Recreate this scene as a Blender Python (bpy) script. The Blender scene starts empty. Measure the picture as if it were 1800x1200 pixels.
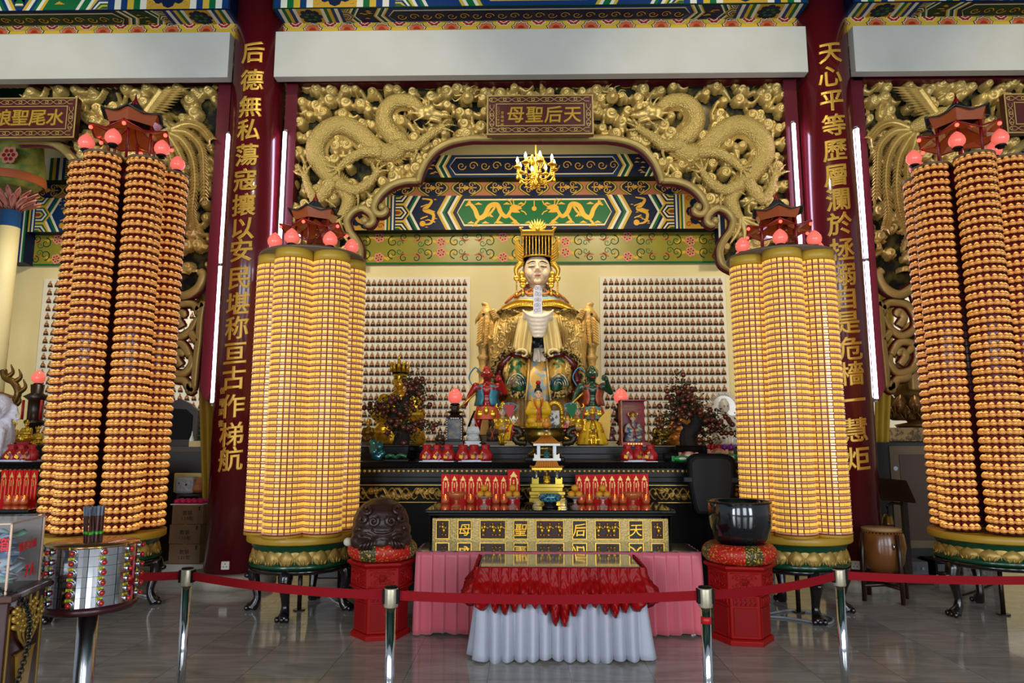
import bpy, bmesh, math, random
import numpy as np
from mathutils import Matrix, Vector, Euler
random.seed(7); RS = np.random.RandomState(11)
SC = bpy.context.scene; COL = SC.collection
PI = math.pi
def rad(d): return d*PI/180
# ---------------------------------------------------------------- camera
CAM_H, FPX, PITCH, YAW = 1.70, 1240.0, rad(8.0), rad(1.0)
cd = bpy.data.cameras.new('camera'); cam = bpy.data.objects.new('camera', cd); COL.objects.link(cam)
cd.sensor_width = 36; cd.lens = 36*FPX/1800; cd.clip_end = 100
cam.location = (0, 0, CAM_H); cam.rotation_euler = (PI/2+PITCH, 0, YAW)
SC.camera = cam
RC = Euler((PI/2+PITCH, 0, YAW)).to_matrix()
def P(u, v, Y):
    """a point of the place read off the photograph: pixel (u, v) at distance Y into the hall"""
    d = RC @ Vector(((u-900)/FPX, (600-v)/FPX, -1)); t = Y/d.y
    return Vector((d.x*t, Y, CAM_H+d.z*t))
def MPP(u, v, Y):
    d = RC @ Vector(((u-900)/FPX, (600-v)/FPX, -1)); return (Y/d.y)/FPX
# ---------------------------------------------------------------- world, daylight, exposure
SC.view_settings.view_transform = 'Standard'; SC.view_settings.look = 'None'
SC.view_settings.gamma = 1; SC.view_settings.use_curve_mapping = False
SC.view_settings.exposure = 0.25
SC.cycles.use_denoising = True
SC.cycles.max_bounces = 6; SC.cycles.diffuse_bounces = 3; SC.cycles.glossy_bounces = 3
SC.cycles.transmission_bounces = 4; SC.cycles.transparent_max_bounces = 8
SC.cycles.caustics_reflective = False; SC.cycles.caustics_refractive = False
SC.cycles.sample_clamp_indirect = 3.0
wd = bpy.data.worlds.new('sky'); SC.world = wd; wd.use_nodes = True
wd.node_tree.nodes['Background'].inputs[0].default_value = (0.80, 0.90, 1.0, 1)
wd.node_tree.nodes['Background'].inputs[1].default_value = 0.34
def area(name, loc, rot, sx, sy, power, colr, spread=None):
    l = bpy.data.lights.new(name, 'AREA'); l.shape = 'RECTANGLE'; l.size = sx; l.size_y = sy; l.energy = power; l.color = colr
    o = bpy.data.objects.new(name, l); COL.objects.link(o); o.location = loc; o.rotation_euler = rot
    if spread: l.spread = spread
    return o
def spot(name, loc, target, power, colr, angle=70, blend=.6, size=.12):
    l = bpy.data.lights.new(name, 'SPOT'); l.energy = power; l.color = colr; l.spot_size = rad(angle); l.spot_blend = blend; l.shadow_soft_size = size
    o = bpy.data.objects.new(name, l); COL.objects.link(o); o.location = loc
    o.rotation_euler = (Vector(target)-Vector(loc)).to_track_quat('-Z', 'Y').to_euler(); return o
def pointl(name, loc, power, colr, size=.1):
    l = bpy.data.lights.new(name, 'POINT'); l.energy = power; l.color = colr; l.shadow_soft_size = size
    o = bpy.data.objects.new(name, l); COL.objects.link(o); o.location = loc; return o
CX = 0.21                                   # the hall's middle axis
DAY = (0.86, 0.93, 1.0); WARM = (1.0, 0.84, 0.58)
for x, e_ in ((-7.2, 520), (-2.6, 240), (2.2, 240), (6.8, 420)):   # daylight through the four open doorways behind the viewer
    area('doorway_daylight', (x, -5.5, 2.9), (PI/2, 0, 0), 2.4, 4.6, e_, DAY)
for x in (-6.4, -2.0, 2.4, 6.9):                 # warm fill spots added out of view to brighten the carvings
    spot('carving_fill_spot', (x, 4.6, 8.1), (x*1.02, 8.9, 5.2), 260, (1, .86, .62), 62, .8, .15)
for x, e in ((CX-1.6, 290), (CX+1.6, 290)):      # spotlights hung behind the carved screen, over the great statue
    spot('shrine_spot', (x, 9.9, 6.75), (x*.5, 13.4, 4.2), e, WARM, 110, .8, .2)
for x in (CX-2.2, CX+2.2):                  # two unseen spots added to lift the dim altar and its figures
    spot('shrine_spot', (x, 9.05, 6.2), (CX+(x-CX)*.35, 9.7, 1.7), 210, WARM, 70, .9, .2)
spot('shrine_spot', (CX-.4, 10.2, 6.9), (CX, 11.9, 3.6), 330, WARM, 60, .7, .15)
for x in (-6.3, 6.9):
    spot('shrine_spot', (x, 9.9, 6.7), (x, 13.4, 3.6), 850, (1, .88, .66), 120, .8, .2)
# ---------------------------------------------------------------- materials
def lin(h):
    h = h.lstrip('#'); c = [int(h[i:i+2], 16)/255 for i in (0, 2, 4)]
    return tuple(x/12.92 if x <= .04045 else ((x+.055)/1.055)**2.4 for x in c)+(1,)
MATS = {}
def mat(name, c, r=.5, m=0., e=0., ec=None, bump=None, var=None, coat=0., trans=0., alpha=1., ior=1.45, sheen=0., spec=None):
    if name in MATS: return MATS[name]
    k = bpy.data.materials.new(name); k.use_nodes = True; nt = k.node_tree; b = nt.nodes['Principled BSDF']
    b.inputs['Base Color'].default_value = lin(c); b.inputs['Roughness'].default_value = r; b.inputs['Metallic'].default_value = m
    b.inputs['IOR'].default_value = ior
    if spec is not None: b.inputs['Specular IOR Level'].default_value = spec
    if coat: b.inputs['Coat Weight'].default_value = coat; b.inputs['Coat Roughness'].default_value = .08
    if trans: b.inputs['Transmission Weight'].default_value = trans
    if alpha < 1: b.inputs['Alpha'].default_value = alpha
    if sheen: b.inputs['Sheen Weight'].default_value = sheen
    if e:
        b.inputs['Emission Color'].default_value = lin(ec or c); b.inputs['Emission Strength'].default_value = e
    if var or bump:
        tc = nt.nodes.new('ShaderNodeTexCoord')
    if var:                                  # (second colour, scale, sharpness)
        n = nt.nodes.new('ShaderNodeTexNoise'); n.inputs['Scale'].default_value = var[1]; n.inputs['Detail'].default_value = 4
        rp = nt.nodes.new('ShaderNodeValToRGB'); w = var[2] if len(var) > 2 else .2
        mid = var[3] if len(var) > 3 else .5
        rp.color_ramp.elements[0].position = mid-w; rp.color_ramp.elements[1].position = mid+w
        rp.color_ramp.elements[0].color = lin(c); rp.color_ramp.elements[1].color = lin(var[0])
        nt.links.new(tc.outputs['Object'], n.inputs['Vector']); nt.links.new(n.outputs['Fac'], rp.inputs['Fac']); nt.links.new(rp.outputs['Color'], b.inputs['Base Color'])
    if bump:                                 # (kind, scale, strength)
        if bump[0] == 'voronoi':
            n = nt.nodes.new('ShaderNodeTexVoronoi'); out = n.outputs['Distance']
        elif bump[0] == 'wave':
            n = nt.nodes.new('ShaderNodeTexWave'); n.inputs['Distortion'].default_value = 3; out = n.outputs['Fac']
        else:
            n = nt.nodes.new('ShaderNodeTexNoise'); n.inputs['Detail'].default_value = 5; out = n.outputs['Fac']
        n.inputs['Scale'].default_value = bump[1]
        bm = nt.nodes.new('ShaderNodeBump'); bm.inputs['Strength'].default_value = bump[2]; bm.inputs['Distance'].default_value = .02
        nt.links.new(tc.outputs['Object'], n.inputs['Vector']); nt.links.new(out, bm.inputs['Height']); nt.links.new(bm.outputs['Normal'], b.inputs['Normal'])
    MATS[name] = k; return k
def no_sample(k): k.cycles.emission_sampling = 'NONE'; return k
GOLD = mat('carved_gold', '#dcc078', .36, .45, var=('#c4a252', 9, .3), bump=('noise', 60, .2))
SCALED = mat('scaled_gold', '#d4b668', .42, .35, bump=('voronoi', 58, .75))
GOLDB = mat('bright_gold', '#d9a83c', .28, .75)
GOLDP = mat('gold_paint', '#c79a35', .45, .2, spec=.3)
GOLDT = mat('gold_trim', '#b39a5a', .4, .3, var=('#9a8145', 6, .3))
OLIVE = mat('olive_board', '#5c5018', .8, var=('#0c0a06', 7, .10, .44))
RED = mat('red_lacquer', '#5e1018', .22, coat=.5, var=('#541018', 3, .3))
DRED = mat('dark_red_frame', '#5a1420', .35)
WHITE = mat('white_plaster', '#c2c2bd', .6, var=('#b9b9af', 2.2, .25))
CREAM = mat('cream_plaster', '#ddd0a2', .55, var=('#d3c48e', 1.6, .3))
BLACK = mat('black_lacquer', '#08080a', .34, spec=.25)
BLACKM = mat('black_matt', '#0a0a0b', .6, spec=.15)
DWOOD = mat('dark_wood', '#23120d', .35, var=('#30190f', 8, .3))
STEEL = mat('brushed_steel', '#b8bcc2', .22, 1.)
CHROME = mat('chrome', '#c9ccd2', .1, 1.)
def thin_glass(name, c, gloss=.10, dens=0., ior=1.45):
    """thin clear sheet: mostly see-through, with a faint mirror sheen"""
    if name in MATS: return MATS[name]
    k = bpy.data.materials.new(name); k.use_nodes = True; nt = k.node_tree; N = nt.nodes; N.remove(N['Principled BSDF'])
    t = N.new('ShaderNodeBsdfTransparent'); t.inputs[0].default_value = lin(c); g = N.new('ShaderNodeBsdfGlossy'); g.inputs['Roughness'].default_value = .04
    f = N.new('ShaderNodeLayerWeight'); f.inputs[0].default_value = .5; pw = N.new('ShaderNodeMath'); pw.operation = 'POWER'; pw.inputs[1].default_value = 5; nt.links.new(f.outputs['Facing'], pw.inputs[0]); a = N.new('ShaderNodeMath'); a.operation = 'MULTIPLY_ADD'; a.inputs[1].default_value = ior-1; a.inputs[2].default_value = gloss*.5; nt.links.new(pw.outputs[0], a.inputs[0])
    m = N.new('ShaderNodeMixShader'); nt.links.new(a.outputs[0], m.inputs[0]); nt.links.new(t.outputs[0], m.inputs[1]); nt.links.new(g.outputs[0], m.inputs[2]); out = m
    if dens:
        d = N.new('ShaderNodeBsdfDiffuse'); d.inputs[0].default_value = lin(c); m2 = N.new('ShaderNodeMixShader'); m2.inputs[0].default_value = dens; nt.links.new(m.outputs[0], m2.inputs[1]); nt.links.new(d.outputs[0], m2.inputs[2]); out = m2
    nt.links.new(out.outputs[0], N['Material Output'].inputs[0]); MATS[name] = k; return k
GLASS = thin_glass('clear_glass', '#f6f6f6', .14)
SKIN = mat('painted_skin', '#e0b996', .4)
HAIR = mat('black_hair', '#17110e', .5)
BLUE = mat('paint_blue', '#123468', .45, spec=.2); DBLUE = mat('paint_navy', '#0e1c3c', .45, spec=.2)
GREEN = mat('paint_green', '#0f6034', .45, spec=.2); DGREEN = mat('paint_dark_green', '#0c3322', .45, spec=.2)
LGREEN = mat('paint_light_green', '#3f9f86', .45, spec=.2)
PWHITE = mat('paint_white', '#d8d4c4', .5, spec=.2); PYEL = mat('paint_yellow', '#c8a536', .45, spec=.2); PRED = mat('paint_red', '#a02818', .45, spec=.2)
PORANGE = mat('paint_orange', '#b9633a', .5, spec=.2); PPINK = mat('paint_pink', '#cf8a76', .5, spec=.2); PINKD = mat('petal_red', '#8e2420', .5, spec=.2)
PAINTS = [BLUE, GREEN, PWHITE, PYEL, DBLUE, DGREEN, LGREEN, PRED, PORANGE, GOLDP, PPINK, PINKD]
(iB, iG, iW, iY, iN, iD, iL, iR, iO, iP, iK, iC) = range(12)
# ---------------------------------------------------------------- tagging and linking
def tag(o, label=None, cat=None, group=None, kind=None):
    if label: o['label'] = label
    if cat: o['category'] = cat
    if group: o['group'] = group
    if kind: o['kind'] = kind
    return o
def empty(name, loc, label, cat, group=None, rz=0.):
    o = bpy.data.objects.new(name, None); COL.objects.link(o); o.location = loc; o.rotation_euler = (0, 0, rz); o.empty_display_size = .1
    return tag(o, label, cat, group)
def copy_tree(o, parent=None):
    c = o.copy(); COL.objects.link(c)
    if parent is not None: c.parent = parent
    for ch in list(o.children): copy_tree(ch, c)
    return c
def dup(o, loc, rz=None, label=None, scale=None):
    c = copy_tree(o); c.location = loc
    if rz is not None: c.rotation_euler = (0, 0, rz)
    if label: c['label'] = label
    if scale: c.scale = (scale,)*3
    return c
def link(name, me, parent=None):
    o = bpy.data.objects.new(name, me); COL.objects.link(o)
    if parent is not None: o.parent = parent
    return o
def np_mesh(name, V, F, mats, parent=None, smooth=True, mi=None):
    """one mesh object from arrays of vertices and quads (or triangles)"""
    V = np.asarray(V, np.float32); F = np.asarray(F, np.int32); n, k = F.shape
    me = bpy.data.meshes.new(name); me.vertices.add(len(V)); me.vertices.foreach_set('co', V.ravel())
    me.loops.add(n*k); me.loops.foreach_set('vertex_index', F.ravel()); me.polygons.add(n)
    me.polygons.foreach_set('loop_start', np.arange(n, dtype=np.int32)*k)
    me.polygons.foreach_set('use_smooth', np.full(n, smooth, dtype=bool))
    for m_ in (mats if isinstance(mats, (list, tuple)) else [mats]): me.materials.append(m_)
    if mi is not None: me.polygons.foreach_set('material_index', np.asarray(mi, np.int32))
    me.update(calc_edges=True); me.validate()
    return link(name, me, parent)
def T(x, y, z): return Matrix.Translation((x, y, z))
def RX(a): return Matrix.Rotation(a, 4, 'X')
def RY(a): return Matrix.Rotation(a, 4, 'Y')
def RZ(a): return Matrix.Rotation(a, 4, 'Z')
def SCL(x, y, z): return Matrix.Diagonal((x, y, z, 1))
class MB:
    """collects shapes and links them as ONE mesh object"""
    def __init__(s): s.v, s.f, s.m, s.s = [], [], [], []
    def add(s, vs, fs, mi=0, smooth=False, M=None):
        o = len(s.v)
        if M is not None: vs = [M @ Vector(v) for v in vs]
        s.v += [tuple(v) for v in vs]; s.f += [tuple(i+o for i in f) for f in fs]
        s.m += [mi]*len(fs); s.s += [smooth]*len(fs); return s
    def box(s, x0, x1, y0, y1, z0, z1, mi=0, M=None):
        vs = [(x, y, z) for z in (z0, z1) for y in (y0, y1) for x in (x0, x1)]
        return s.add(vs, [(0, 2, 3, 1), (4, 5, 7, 6), (0, 1, 5, 4), (2, 6, 7, 3), (0, 4, 6, 2), (1, 3, 7, 5)], mi, False, M)
    def lathe(s, prof, n=24, mi=0, M=None, smooth=True, fn=None, cap=True):
        vs, fs = [], []
        for (r, z) in prof:
            for k in range(n):
                a = 2*PI*k/n; q = (r*math.cos(a), r*math.sin(a), z); vs.append(fn(a, r, z) if fn else q)
        for j in range(len(prof)-1):
            for k in range(n):
                a, b = j*n+k, j*n+(k+1) % n; fs.append((a, b, b+n, a+n))
        s.add(vs, fs, mi, smooth, M)
        if cap:
            o = len(s.v)-len(vs); L = (len(prof)-1)*n
            if prof[0][0] > 1e-4: s.f.append(tuple(o+k for k in reversed(range(n)))); s.m.append(mi); s.s.append(False)
            if prof[-1][0] > 1e-4: s.f.append(tuple(o+L+k for k in range(n))); s.m.append(mi); s.s.append(False)
        return s
    def ell(s, c, r, mi=0, n=14, h=9, M=None):
        if not hasattr(r, '__len__'): r = (r, r, r)
        vs = [(c[0], c[1], c[2]-r[2])]; fs = []
        for j in range(1, h):
            t = PI*j/h; z = -math.cos(t); q = math.sin(t)
            vs += [(c[0]+r[0]*q*math.cos(2*PI*k/n), c[1]+r[1]*q*math.sin(2*PI*k/n), c[2]+r[2]*z) for k in range(n)]
        vs.append((c[0], c[1], c[2]+r[2])); L = len(vs)-1
        for k in range(n):
            fs.append((0, 1+(k+1) % n, 1+k)); fs.append((L, L-n+k, L-n+(k+1) % n))
            for j in range(h-2):
                a, b = 1+j*n+k, 1+j*n+(k+1) % n; fs.append((a, b, b+n, a+n))
        return s.add(vs, fs, mi, True, M)
    def tube(s, pts, rr, n=8, mi=0, M=None, cap=True, flat=(1, 1), up=None, smooth=True):
        pts = [Vector(p) for p in pts]
        if not hasattr(rr, '__len__'): rr = [rr]*len(pts)
        vs, fs = [], []; ref = Vector(up) if up else None
        for i, p in enumerate(pts):
            t = (pts[min(i+1, len(pts)-1)]-pts[max(i-1, 0)]); t = t.normalized() if t.length > 1e-9 else Vector((0, 0, 1))
            if up: a = t.cross(Vector(up))
            else:
                if ref is None: ref = Vector((0, 1, 0)) if abs(t.y) < .9 else Vector((1, 0, 0))
                a = ref-t*ref.dot(t); ref = a
            a = a.normalized() if a.length > 1e-6 else Vector((1, 0, 0)); b = t.cross(a)
            for k in range(n):
                w = 2*PI*k/n; vs.append(p+a*(rr[i]*flat[0]*math.cos(w))+b*(rr[i]*flat[1]*math.sin(w)))
        for i in range(len(pts)-1):
            for k in range(n):
                q, w = i*n+k, i*n+(k+1) % n; fs.append((q, w, w+n, q+n))
        if cap: fs.append(tuple(reversed(range(n)))); fs.append(tuple(range((len(pts)-1)*n, len(pts)*n)))
        return s.add(vs, fs, mi, smooth, M)
    def prism(s, poly, d0, d1, mi=0, M=None, smooth=False):
        """outline in local x, z; extruded along local y from d0 to d1"""
        n = len(poly); vs = [(x, d0, z) for x, z in poly]+[(x, d1, z) for x, z in poly]
        fs = [tuple(range(n)), tuple(range(2*n-1, n-1, -1))]+[(i, i+n, (i+1) % n+n, (i+1) % n) for i in range(n)]
        return s.add(vs, fs, mi, smooth, M)
    def build(s, name, mats, parent=None, bevel=0., fix=True):
        me = bpy.data.meshes.new(name); me.from_pydata(s.v, [], s.f)
        mats = mats if isinstance(mats, (list, tuple)) else [mats]
        for m_ in mats: me.materials.append(m_)
        me.polygons.foreach_set('material_index', s.m); me.polygons.foreach_set('use_smooth', s.s); me.update()
        if fix:
            bm = bmesh.new(); bm.from_mesh(me); bmesh.ops.recalc_face_normals(bm, faces=bm.faces); bm.to_mesh(me); bm.free()
        o = link(name, me, parent)
        if bevel:
            b = o.modifiers.new('bevel', 'BEVEL'); b.width = bevel; b.segments = 2; b.limit_method = 'ANGLE'
        return o
def blob(name, mb, voxel, m_, parent=None, smooth=4):
    """fuse overlapping shapes into one continuous skin"""
    me = bpy.data.meshes.new('tmp'); me.from_pydata(mb.v, [], mb.f); o = bpy.data.objects.new('tmp', me); COL.objects.link(o)
    r = o.modifiers.new('r', 'REMESH'); r.mode = 'VOXEL'; r.voxel_size = voxel; r.use_smooth_shade = True
    if smooth:
        q = o.modifiers.new('s', 'SMOOTH'); q.iterations = smooth; q.factor = .5
    dg = bpy.context.evaluated_depsgraph_get(); dg.update(); ev = o.evaluated_get(dg)
    out = bpy.data.meshes.new_from_object(ev); out.name = name
    bpy.data.objects.remove(o); bpy.data.meshes.remove(me)
    out.polygons.foreach_set('use_smooth', np.ones(len(out.polygons), dtype=bool))
    out.materials.clear()
    for k in (m_ if isinstance(m_, (list, tuple)) else [m_]): out.materials.append(k)
    return link(name, out, parent)
def spline(pts, n=8, closed=False):
    """Catmull-Rom through the points"""
    pts = [Vector(p) for p in pts]; out = []; N = len(pts)
    for i in range(N if closed else N-1):
        p1, p2 = pts[i], pts[(i+1) % N]
        p0 = pts[i-1] if (i > 0 or closed) else p1*2-p2
        p3 = pts[(i+2) % N] if (i+2 < N or closed) else p2*2-p1
        for k in range(n):
            t = k/n; out.append(.5*((2*p1)+(p2-p0)*t+(2*p0-5*p1+4*p2-p3)*t*t+(3*p1-p0-3*p2+p3)*t**3))
    if not closed: out.append(pts[-1])
    return out
def lerp(a, b, t): return a+(b-a)*t
# glyphs as meshes --------------------------------------------------------
_GL = {}
def glyph(ch, depth=.03, fat=.02, res=3):
    key = (ch, depth, fat)
    if key not in _GL:
        c = bpy.data.curves.new('t', 'FONT'); c.body = ch; c.size = 1; c.extrude = depth; c.resolution_u = res; c.bevel_depth = fat; c.bevel_resolution = 0
        o = bpy.data.objects.new('t', c); COL.objects.link(o)
        dg = bpy.context.evaluated_depsgraph_get(); dg.update(); me = o.evaluated_get(dg).to_mesh()
        bm = bmesh.new(); bm.from_mesh(me)       # cut into upright slices so the glyph can follow a round surface
        for i in range(1, 10): bmesh.ops.bisect_plane(bm, geom=bm.verts[:]+bm.edges[:]+bm.faces[:], plane_co=(i*.1, 0, 0), plane_no=(1, 0, 0))
        bm.verts.index_update(); vs = [Vector((v.co.x-.5, -v.co.z, v.co.y-.38)) for v in bm.verts]; fs = [tuple(w.index for w in f.verts) for f in bm.faces]; bm.free()
        bpy.data.objects.remove(o); bpy.data.curves.remove(c); _GL[key] = (vs, fs)
    return _GL[key]
def put_text(mb, chars, fn, size, depth=.03, fat=.02, mi=0, shear=0., sx=1.):
    """fn(i) -> matrix of each character's middle; glyphs stand in local x, z and face -y"""
    for i, ch in enumerate(chars):
        if ch == ' ': continue
        vs, fs = glyph(ch, depth, fat); M = fn(i)
        s = size[i] if hasattr(size, '__len__') else size
        mb.add([M @ Vector((v.x*s*sx+shear*v.z*s, v.y*s, v.z*s+shear*.25*v.x*s)) for v in vs], fs, mi)
def put_line(mb, text, M, size, depth=.02, fat=.01, mi=0):
    """a line of Latin or mixed text, its middle at M"""
    w = sum(.62 if ord(c) < 256 else 1.05 for c in text); x = -w/2
    for c in text:
        a = .62 if ord(c) < 256 else 1.05
        if c != ' ':
            vs, fs = glyph(c, depth, fat); dx = (.22 if ord(c) < 256 else 0)
            mb.add([M @ Vector(((v.x+dx+x+a/2)*size, v.y*size, v.z*size)) for v in vs], fs, mi)
        x += a
# flat painted patterns -----------------------------------------------------
class Paint:
    """coloured outlines laid on a plane as thin coats of paint; layer k stands k coats above the plane"""
    def __init__(s, O, U, Vv, N, coat=.003): s.O, s.U, s.V, s.N, s.c = Vector(O), Vector(U), Vector(Vv), Vector(N), coat; s.mb = MB(); s.n = 0
    def at(s, x, y, k): return s.O+s.U*x+s.V*y+s.N*((k+(s.n % 180)*.005)*s.c)
    def poly(s, pts, mi, k=1): s.n += 1; s.mb.add([s.at(x, y, k) for x, y in pts], [tuple(range(len(pts)))], mi)
    def rect(s, x0, x1, y0, y1, mi, k=1): s.poly([(x0, y0), (x1, y0), (x1, y1), (x0, y1)], mi, k)
    def disc(s, x, y, r, mi, k=1, n=12, ry=None): s.poly([(x+r*math.cos(2*PI*i/n), y+(ry or r)*math.sin(2*PI*i/n)) for i in range(n)], mi, k)
    def stroke(s, pts, w, mi, k=1):
        s.n += 1; n = len(pts); ws = w if hasattr(w, '__len__') else [w]*n; L = []
        for i in range(n):
            a, b = pts[max(i-1, 0)], pts[min(i+1, n-1)]; dx, dy = b[0]-a[0], b[1]-a[1]; q = math.hypot(dx, dy) or 1
            L.append((-dy/q*ws[i]/2, dx/q*ws[i]/2))
        vs = [s.at(pts[i][0]+L[i][0], pts[i][1]+L[i][1], k) for i in range(n)]+[s.at(pts[i][0]-L[i][0], pts[i][1]-L[i][1], k) for i in range(n)]
        s.mb.add(vs, [(i, i+1, i+1+n, i+n) for i in range(n-1)], mi)
    def spiral(s, x, y, r, turns, a0, w, mi, k=1, n=14, hand=1):
        s.stroke([(x+r*(1-.85*i/n)*math.cos(a0+hand*2*PI*turns*i/n), y+r*(1-.85*i/n)*math.sin(a0+hand*2*PI*turns*i/n)) for i in range(n+1)], [w*(1-.5*i/n) for i in range(n+1)], mi, k)
    def build(s, name, parent=None, mats=None): return s.mb.build(name, mats or PAINTS, parent, fix=False)
# ================================================================ THE SETTING
def floor_mat():
    k = bpy.data.materials.new('marble_tiles'); k.use_nodes = True; nt = k.node_tree; N = nt.nodes.new; Lk = nt.links.new
    b = nt.nodes['Principled BSDF']; b.inputs['Roughness'].default_value = .08; b.inputs['IOR'].default_value = 1.5
    tc = N('ShaderNodeTexCoord'); br = N('ShaderNodeTexBrick'); br.offset = 0; br.squash = 1
    mp = N('ShaderNodeMapping'); mp.inputs['Location'].default_value = (.27, .05, 0)
    Lk(tc.outputs['Object'], mp.inputs['Vector']); Lk(mp.outputs['Vector'], br.inputs['Vector'])
    for n_, v_ in (('Scale', 1), ('Mortar Size', .0022), ('Mortar Smooth', .1), ('Bias', 0), ('Brick Width', .6), ('Row Height', .6)): br.inputs[n_].default_value = v_
    br.inputs['Color1'].default_value = (0, 0, 0, 1); br.inputs['Color2'].default_value = (1, 1, 1, 1); br.inputs['Mortar'].default_value = (.5, .5, .5, 1)
    nz = N('ShaderNodeTexNoise'); nz.inputs['Scale'].default_value = 1.6; nz.inputs['Detail'].default_value = 8; nz.inputs['Distortion'].default_value = 1.2
    m2 = N('ShaderNodeMapping'); m2.inputs['Rotation'].default_value = (0, 0, .7); m2.inputs['Scale'].default_value = (1, 4, 1)
    ad = N('ShaderNodeVectorMath'); ad.operation = 'MULTIPLY_ADD'; ad.inputs[1].default_value = (7, 7, 7)
    Lk(br.outputs['Color'], ad.inputs[0]); Lk(tc.outputs['Object'], ad.inputs[2]); Lk(ad.outputs[0], m2.inputs['Vector']); Lk(m2.outputs['Vector'], nz.inputs['Vector'])
    rp = N('ShaderNodeValToRGB'); e = rp.color_ramp.elements; e[0].position = .3; e[1].position = .72
    e[0].color = lin('#968f86'); e[1].color = lin('#bfb8ae'); Lk(nz.outputs['Fac'], rp.inputs['Fac'])
    hv = N('ShaderNodeMix'); hv.data_type = 'RGBA'; hv.blend_type = 'MULTIPLY'; hv.inputs[0].default_value = .16
    Lk(rp.outputs['Color'], hv.inputs[6]); Lk(br.outputs['Color'], hv.inputs[7])
    mx = N('ShaderNodeMix'); mx.data_type = 'RGBA'; Lk(br.outputs['Fac'], mx.inputs[0]); Lk(hv.outputs[2], mx.inputs[6]); mx.inputs[7].default_value = lin('#6a645c')
    Lk(mx.outputs[2], b.inputs['Base Color']); return k
def struct(o, label): return tag(o, label, None, None, 'structure')
FL = MB().box(-14, 14, -9, 14.5, -.2, 0).build('floor', floor_mat()); struct(FL, 'glossy grey marble tiled floor of the prayer hall')
struct(MB().box(-14, 14, -6, 9.0, 8.3, 8.5).build('ceiling', DGREEN), 'high green ceiling of the hall')
struct(MB().box(-14, 14, 13.6, 13.8, 0, 8.5).build('wall_back', CREAM), 'cream plastered wall behind the three shrines')
struct(MB().box(-10.9, -10.7, 8.9, 13.6, 0, 8.5).build('wall_left', CREAM), 'cream side wall of the shrine recess on the left')
struct(MB().box(11.1, 11.3, 8.9, 13.6, 0, 8.5).build('wall_right', CREAM), 'cream side wall of the shrine recess on the right')
COLX = (P(462, 30, 8.8).x, P(1438, 30, 8.8).x); COLR = .335
LEFT_CHARS = '后德無私蕩寇攘以安民堪称亘古作梯航'
LEFT_V = [92, 141, 187, 228, 272, 316, 360, 401, 440, 488, 534, 576, 620, 664, 713, 763, 806]
LEFT_U = [445, 443, 440, 437, 434, 431, 428, 426, 424, 421, 418, 416, 413, 411, 409, 407, 405]
RIGHT_CHARS = '天心平等歷層瀾於拯溺自是危檣一慧炬'
RIGHT_V = [92, 134, 176, 220, 263, 307, 350, 393, 438, 482, 523, 566, 612, 656, 703, 755, 806]
RIGHT_U = [1459, 1459, 1462, 1466, 1468, 1470, 1474, 1476, 1480, 1484, 1487, 1490, 1495, 1497, 1500, 1504, 1508]
CGOLD = mat('character_gold', '#c49a3a', .35, .35)
def column(x, chars, us, vs, sizes, label, side=None):
    o = MB().lathe([(COLR, 0), (COLR, 8.3)], 48).build('column', RED); o.location = (x, 8.8, 0); struct(o, label)
    p = MB().lathe([(.50, 0), (.50, .10), (.47, .14), (.40, .15)], 40).build('plinth', mat('plinth_stone', '#a39d90', .5, var=('#8e877a', 14, .3)), o)
    tag(p, 'white stone plinth')
    mb = MB()
    def put(u, v, ch, size):
        w = P(u, v, 8.8-COLR*.97); a = math.asin(max(-.9, min(.9, (w.x-x)/COLR)))
        vs, fs = glyph(ch, .03, .02)
        out = []
        for q in vs:
            ang = a+q.x*size/COLR; r = COLR+.007-q.y*size*.35
            out.append((r*math.sin(ang), -r*math.cos(ang), w.z+q.z*size+q.x*size*.10))
        mb.add(out, fs)
    for u, v, ch in zip(us, vs, chars): put(u, v, ch, sizes)
    if side:
        for u, v, ch in side: put(u, v, ch, .085)
    tag(mb.build('inscription', CGOLD, o, fix=False), 'column of gold Chinese characters'); return o
colL = column(COLX[0], LEFT_CHARS, LEFT_U, LEFT_V, .30, 'round red lacquered column with gold characters left of the great shrine', [(391, 686, '信'), (390, 706, '國'), (389, 724, '梁'), (388, 744, '書')])
colR = column(COLX[1], RIGHT_CHARS, RIGHT_U, RIGHT_V, .30, 'round red lacquered column with gold characters right of the great shrine')
# hall beams: white beam, ornament strip, painted beam ---------------------------------
zb0, zb1 = P(900, 131, 8.5).z, P(900, 51, 8.5).z
zo1 = P(900, 36, 8.72).z
BAYS = [(COLX[0]-6.1, COLX[0]), (COLX[0], COLX[1]), (COLX[1], COLX[1]+6.1)]
BN = ('over the left shrine', 'over the great middle shrine', 'over the right shrine')
BASEP = [iN, iD, iN]
def chevrons(pt, x0, H, s, cols, w, tip, k=2):
    """a run of nested zigzag stripes; s = +1 points to +x"""
    x = x0
    for c in cols:
        pt.poly([(x, -H/2), (x+s*w, -H/2), (x+s*(w+tip), 0), (x+s*w, H/2), (x, H/2), (x+s*tip, 0)], c, k); x += s*w
    return x
def hexpanel(pt, x0, x1, H, tip, cols, ins, k=2):
    for j, c in enumerate(cols):
        a, b, h, t = x0+ins*j, x1-ins*j, H/2-ins*j*.6, tip*(1-.1*j)
        pt.poly([(a+t, -h), (b-t, -h), (b, 0), (b-t, h), (a+t, h), (a, 0)], c, k+j)
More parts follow.
